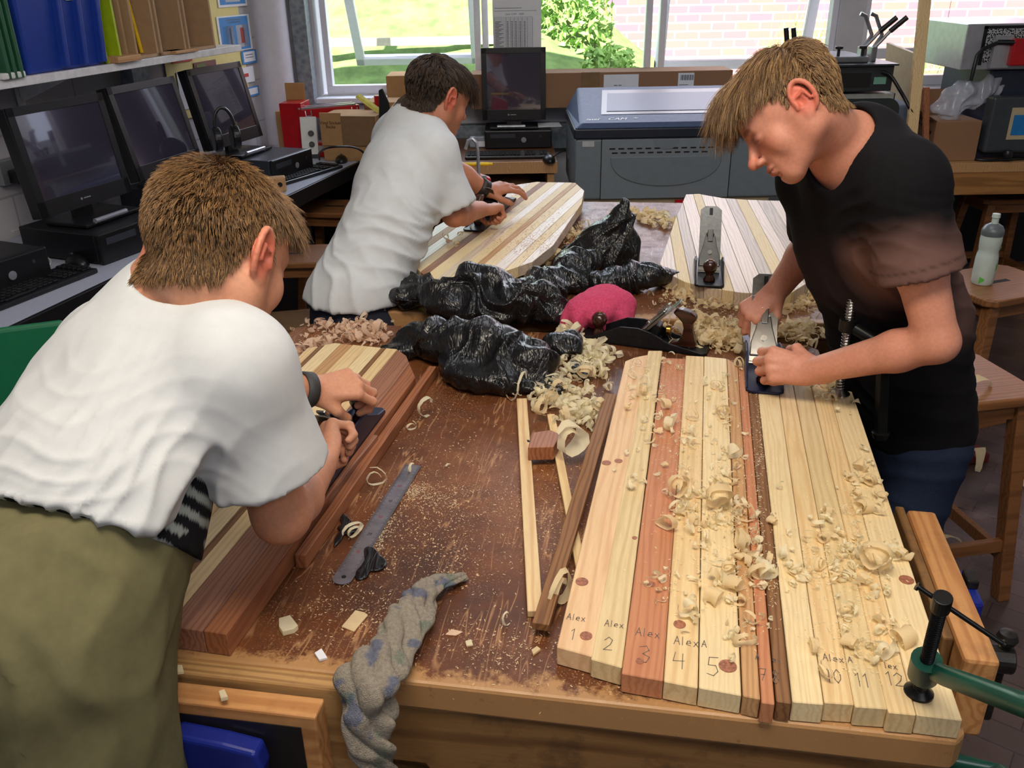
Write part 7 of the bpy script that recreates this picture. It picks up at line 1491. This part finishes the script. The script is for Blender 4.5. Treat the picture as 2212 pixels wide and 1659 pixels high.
# dark blue machine and steel mesh machine on top
xm1 = Pz(2125, 352, .75).x; T = thing('oven_machine', 'dark blue grey machine with a blue label at the right edge', 'machine', (xm1, rb.y + .02, .751)); h_ = Py(2200, 152, rb.y + .02).z - .751
MB().bx(0, .6, .08, .55, 0, h_).build('housing', plain('navy_grey', (38, 46, 66), .4), T, bevel=.01); MB().prism([(-.002, .0), (.0, .08), (.6, .08), (.6, .0)], .04, h_ * .72).build('front_cover', plain('slate_case', (58, 64, 70), .4), T, bevel=.012)
MB().bx(.09, .5, -.002, .0, .10, h_ * .6).build('white_frame', plain('cream_board', (188, 172, 140), .7), T); MB().bx(.105, .5, -.004, -.002, .12, h_ * .52).build('blue_label', plain('bright_blue', (28, 120, 190), .4), T); MB().lathe([(.0001, 0), (.02, .002), (.024, .02), (.018, .035), (.0001, .038)], 18, (.10, -.025, .02)).build('dial', pblk, T, smooth=True)
z2 = .751 + h_ + .002; a = Py(2075, 140, rb.y + .05); T = thing('mesh_oven', 'steel machine with perforated side and red handle block at the top right', 'machine', (a.x, rb.y + .05, z2)); ht = Py(2100, 52, rb.y + .05).z - z2
ssm = plain('brushed_steel', (186, 188, 196), .45, .7, var=.08); MB().prism([(-.0, 0), (.5, 0), (.5, .4), (-.0, .4)], 0, ht).build('casing', ssm, T, bevel=.003)
t = NT('perforated_steel'); vv = t.n('ShaderNodeTexVoronoi', {'Vector': t.coord(), 'Scale': 140.0}, feature='F1').outputs[0]; t.set(t.b, 'Base Color', t.mix(t.step(vv, .42, .52), lin((12, 12, 14)), lin((190, 192, 196)))); perf = t.fin(.4, .5, .3)
MB().bx(.09, .5, -.003, -.001, .03, ht - .02).build('perforated_panel', perf, T); MB().bx(.075, .09, -.005, 0, .02, ht - .01).bx(.075, .5, -.005, 0, ht - .02, ht - .008).build('panel_frame', pblk, T)
MB().bx(.19, .5, -.06, -.004, .02, ht - .06).build('red_block', red, T, bevel=.006); MB().bx(.12, .2, -.03, -.008, .01, ht - .05).build('guard_plate', ssm, T)
MB().tube([(.13, -.03, ht - .075), (.20, -.05, ht - .075)], .011, 10).build('handle', pblk, T, smooth=True); MB().tube([(.13, -.03, ht - .078), (.07, -.04, ht - .10), (.04, -.05, ht * .35), (.035, -.05, -.04)], .009, 10).build('hose', pblk, T, smooth=True)
# stools
c = (Pz(2130, 430, .50)); stool('wooden stool under the side bench at the right', (c.x + .12, c.y + .05), .52, .05, .36, .30, slot=True)
c = (Pz(2212, 660, .60)); stool('wooden stool with a bottle standing on it behind the boy at right', (c.x + .00, c.y + .18), .62, .35, .36, .30)
sA = Pz(2200, 838, .62); stool('front wooden stool behind the boy at right with a wood shaving on its seat', (sA.x - .14, sA.y + .07), .62, .18, .34, .30)
strip_curl('pale shaving lying on the seat of the front wooden stool', (2120, 838), .6205, .05, .02, .03, .4, .4, 1)
b = Pz(2120, 612, .62); T = thing('water_bottle', 'cloudy cycling bottle with grey cap and green marks on the wooden stool', 'bottle', (b.x, b.y, .6212))
fb_ = plain('frosted_bottle', (196, 210, 204), .35, var=.05); MB().lathe([(.0001, 0), (.030, .0), (.034, .008), (.035, .04), (.035, .085), (.033, .10), (.030, .112), (.0325, .124), (.034, .15), (.033, .165), (.0001, .166)], 32).build('bottle_body', fb_, T, smooth=True)
MB().lathe([(.0001, .166), (.0345, .166), (.035, .178), (.034, .184), (.027, .196), (.014, .204), (.0001, .206)], 32).build('cap', plain('grey_cap', (96, 104, 108), .35), T, smooth=True); MB().lathe([(.0001, .204), (.011, .204), (.0105, .222), (.013, .224), (.012, .236), (.0001, .237)], 20).build('spout', fb_, T, smooth=True)
gm = plain('green_mark', (88, 186, 70), .4)
for a0, z0_, z1_ in ((-2.35, .006, .030), (-.9, .120, .135), (-1.0, .05, .075)):
    m = MB(); vs = []; 
    for k in range(7): an = a0 + k * .07; r_ = .0356; vs += [(r_ * math.cos(an), r_ * math.sin(an), z0_ + .002 * k), (r_ * math.cos(an), r_ * math.sin(an), z1_ - .001 * k)]
    m.add(vs, [(2 * k, 2 * k + 2, 2 * k + 3, 2 * k + 1) for k in range(6)]).build('green_mark', gm, T)
# things on the floor at right
o = MB().prism([(-.03, -.05), (.06, -.035), (.05, .04), (-.03, .05)], 0, .035).build('red_scrap', plain('maroon_card', (104, 30, 34), .6), None, bevel=.004, loc=(*Pz(2088, 990, .0).xy, .001)); tag(o, 'crumpled maroon carton scrap on the floor under the front stool', 'litter')
for k, (x, y, l) in enumerate(((2052, 1182, 'tan leaf like shaving on the floor near the front stool leg'), (2065, 1020, 'small pale shaving on the floor under the front stool'), (2205, 1055, 'pinkish shaving on the floor at the right edge'), (2025, 1040, 'tiny curl on the floor beside the leg of the boy at right'), (2108, 1010, 'dark scrap curl on the floor beside the maroon carton'))): strip_curl(l, (x, y), .001, .05, .03, .03, .5, k * 1.1, 1 if k != 2 else 2)
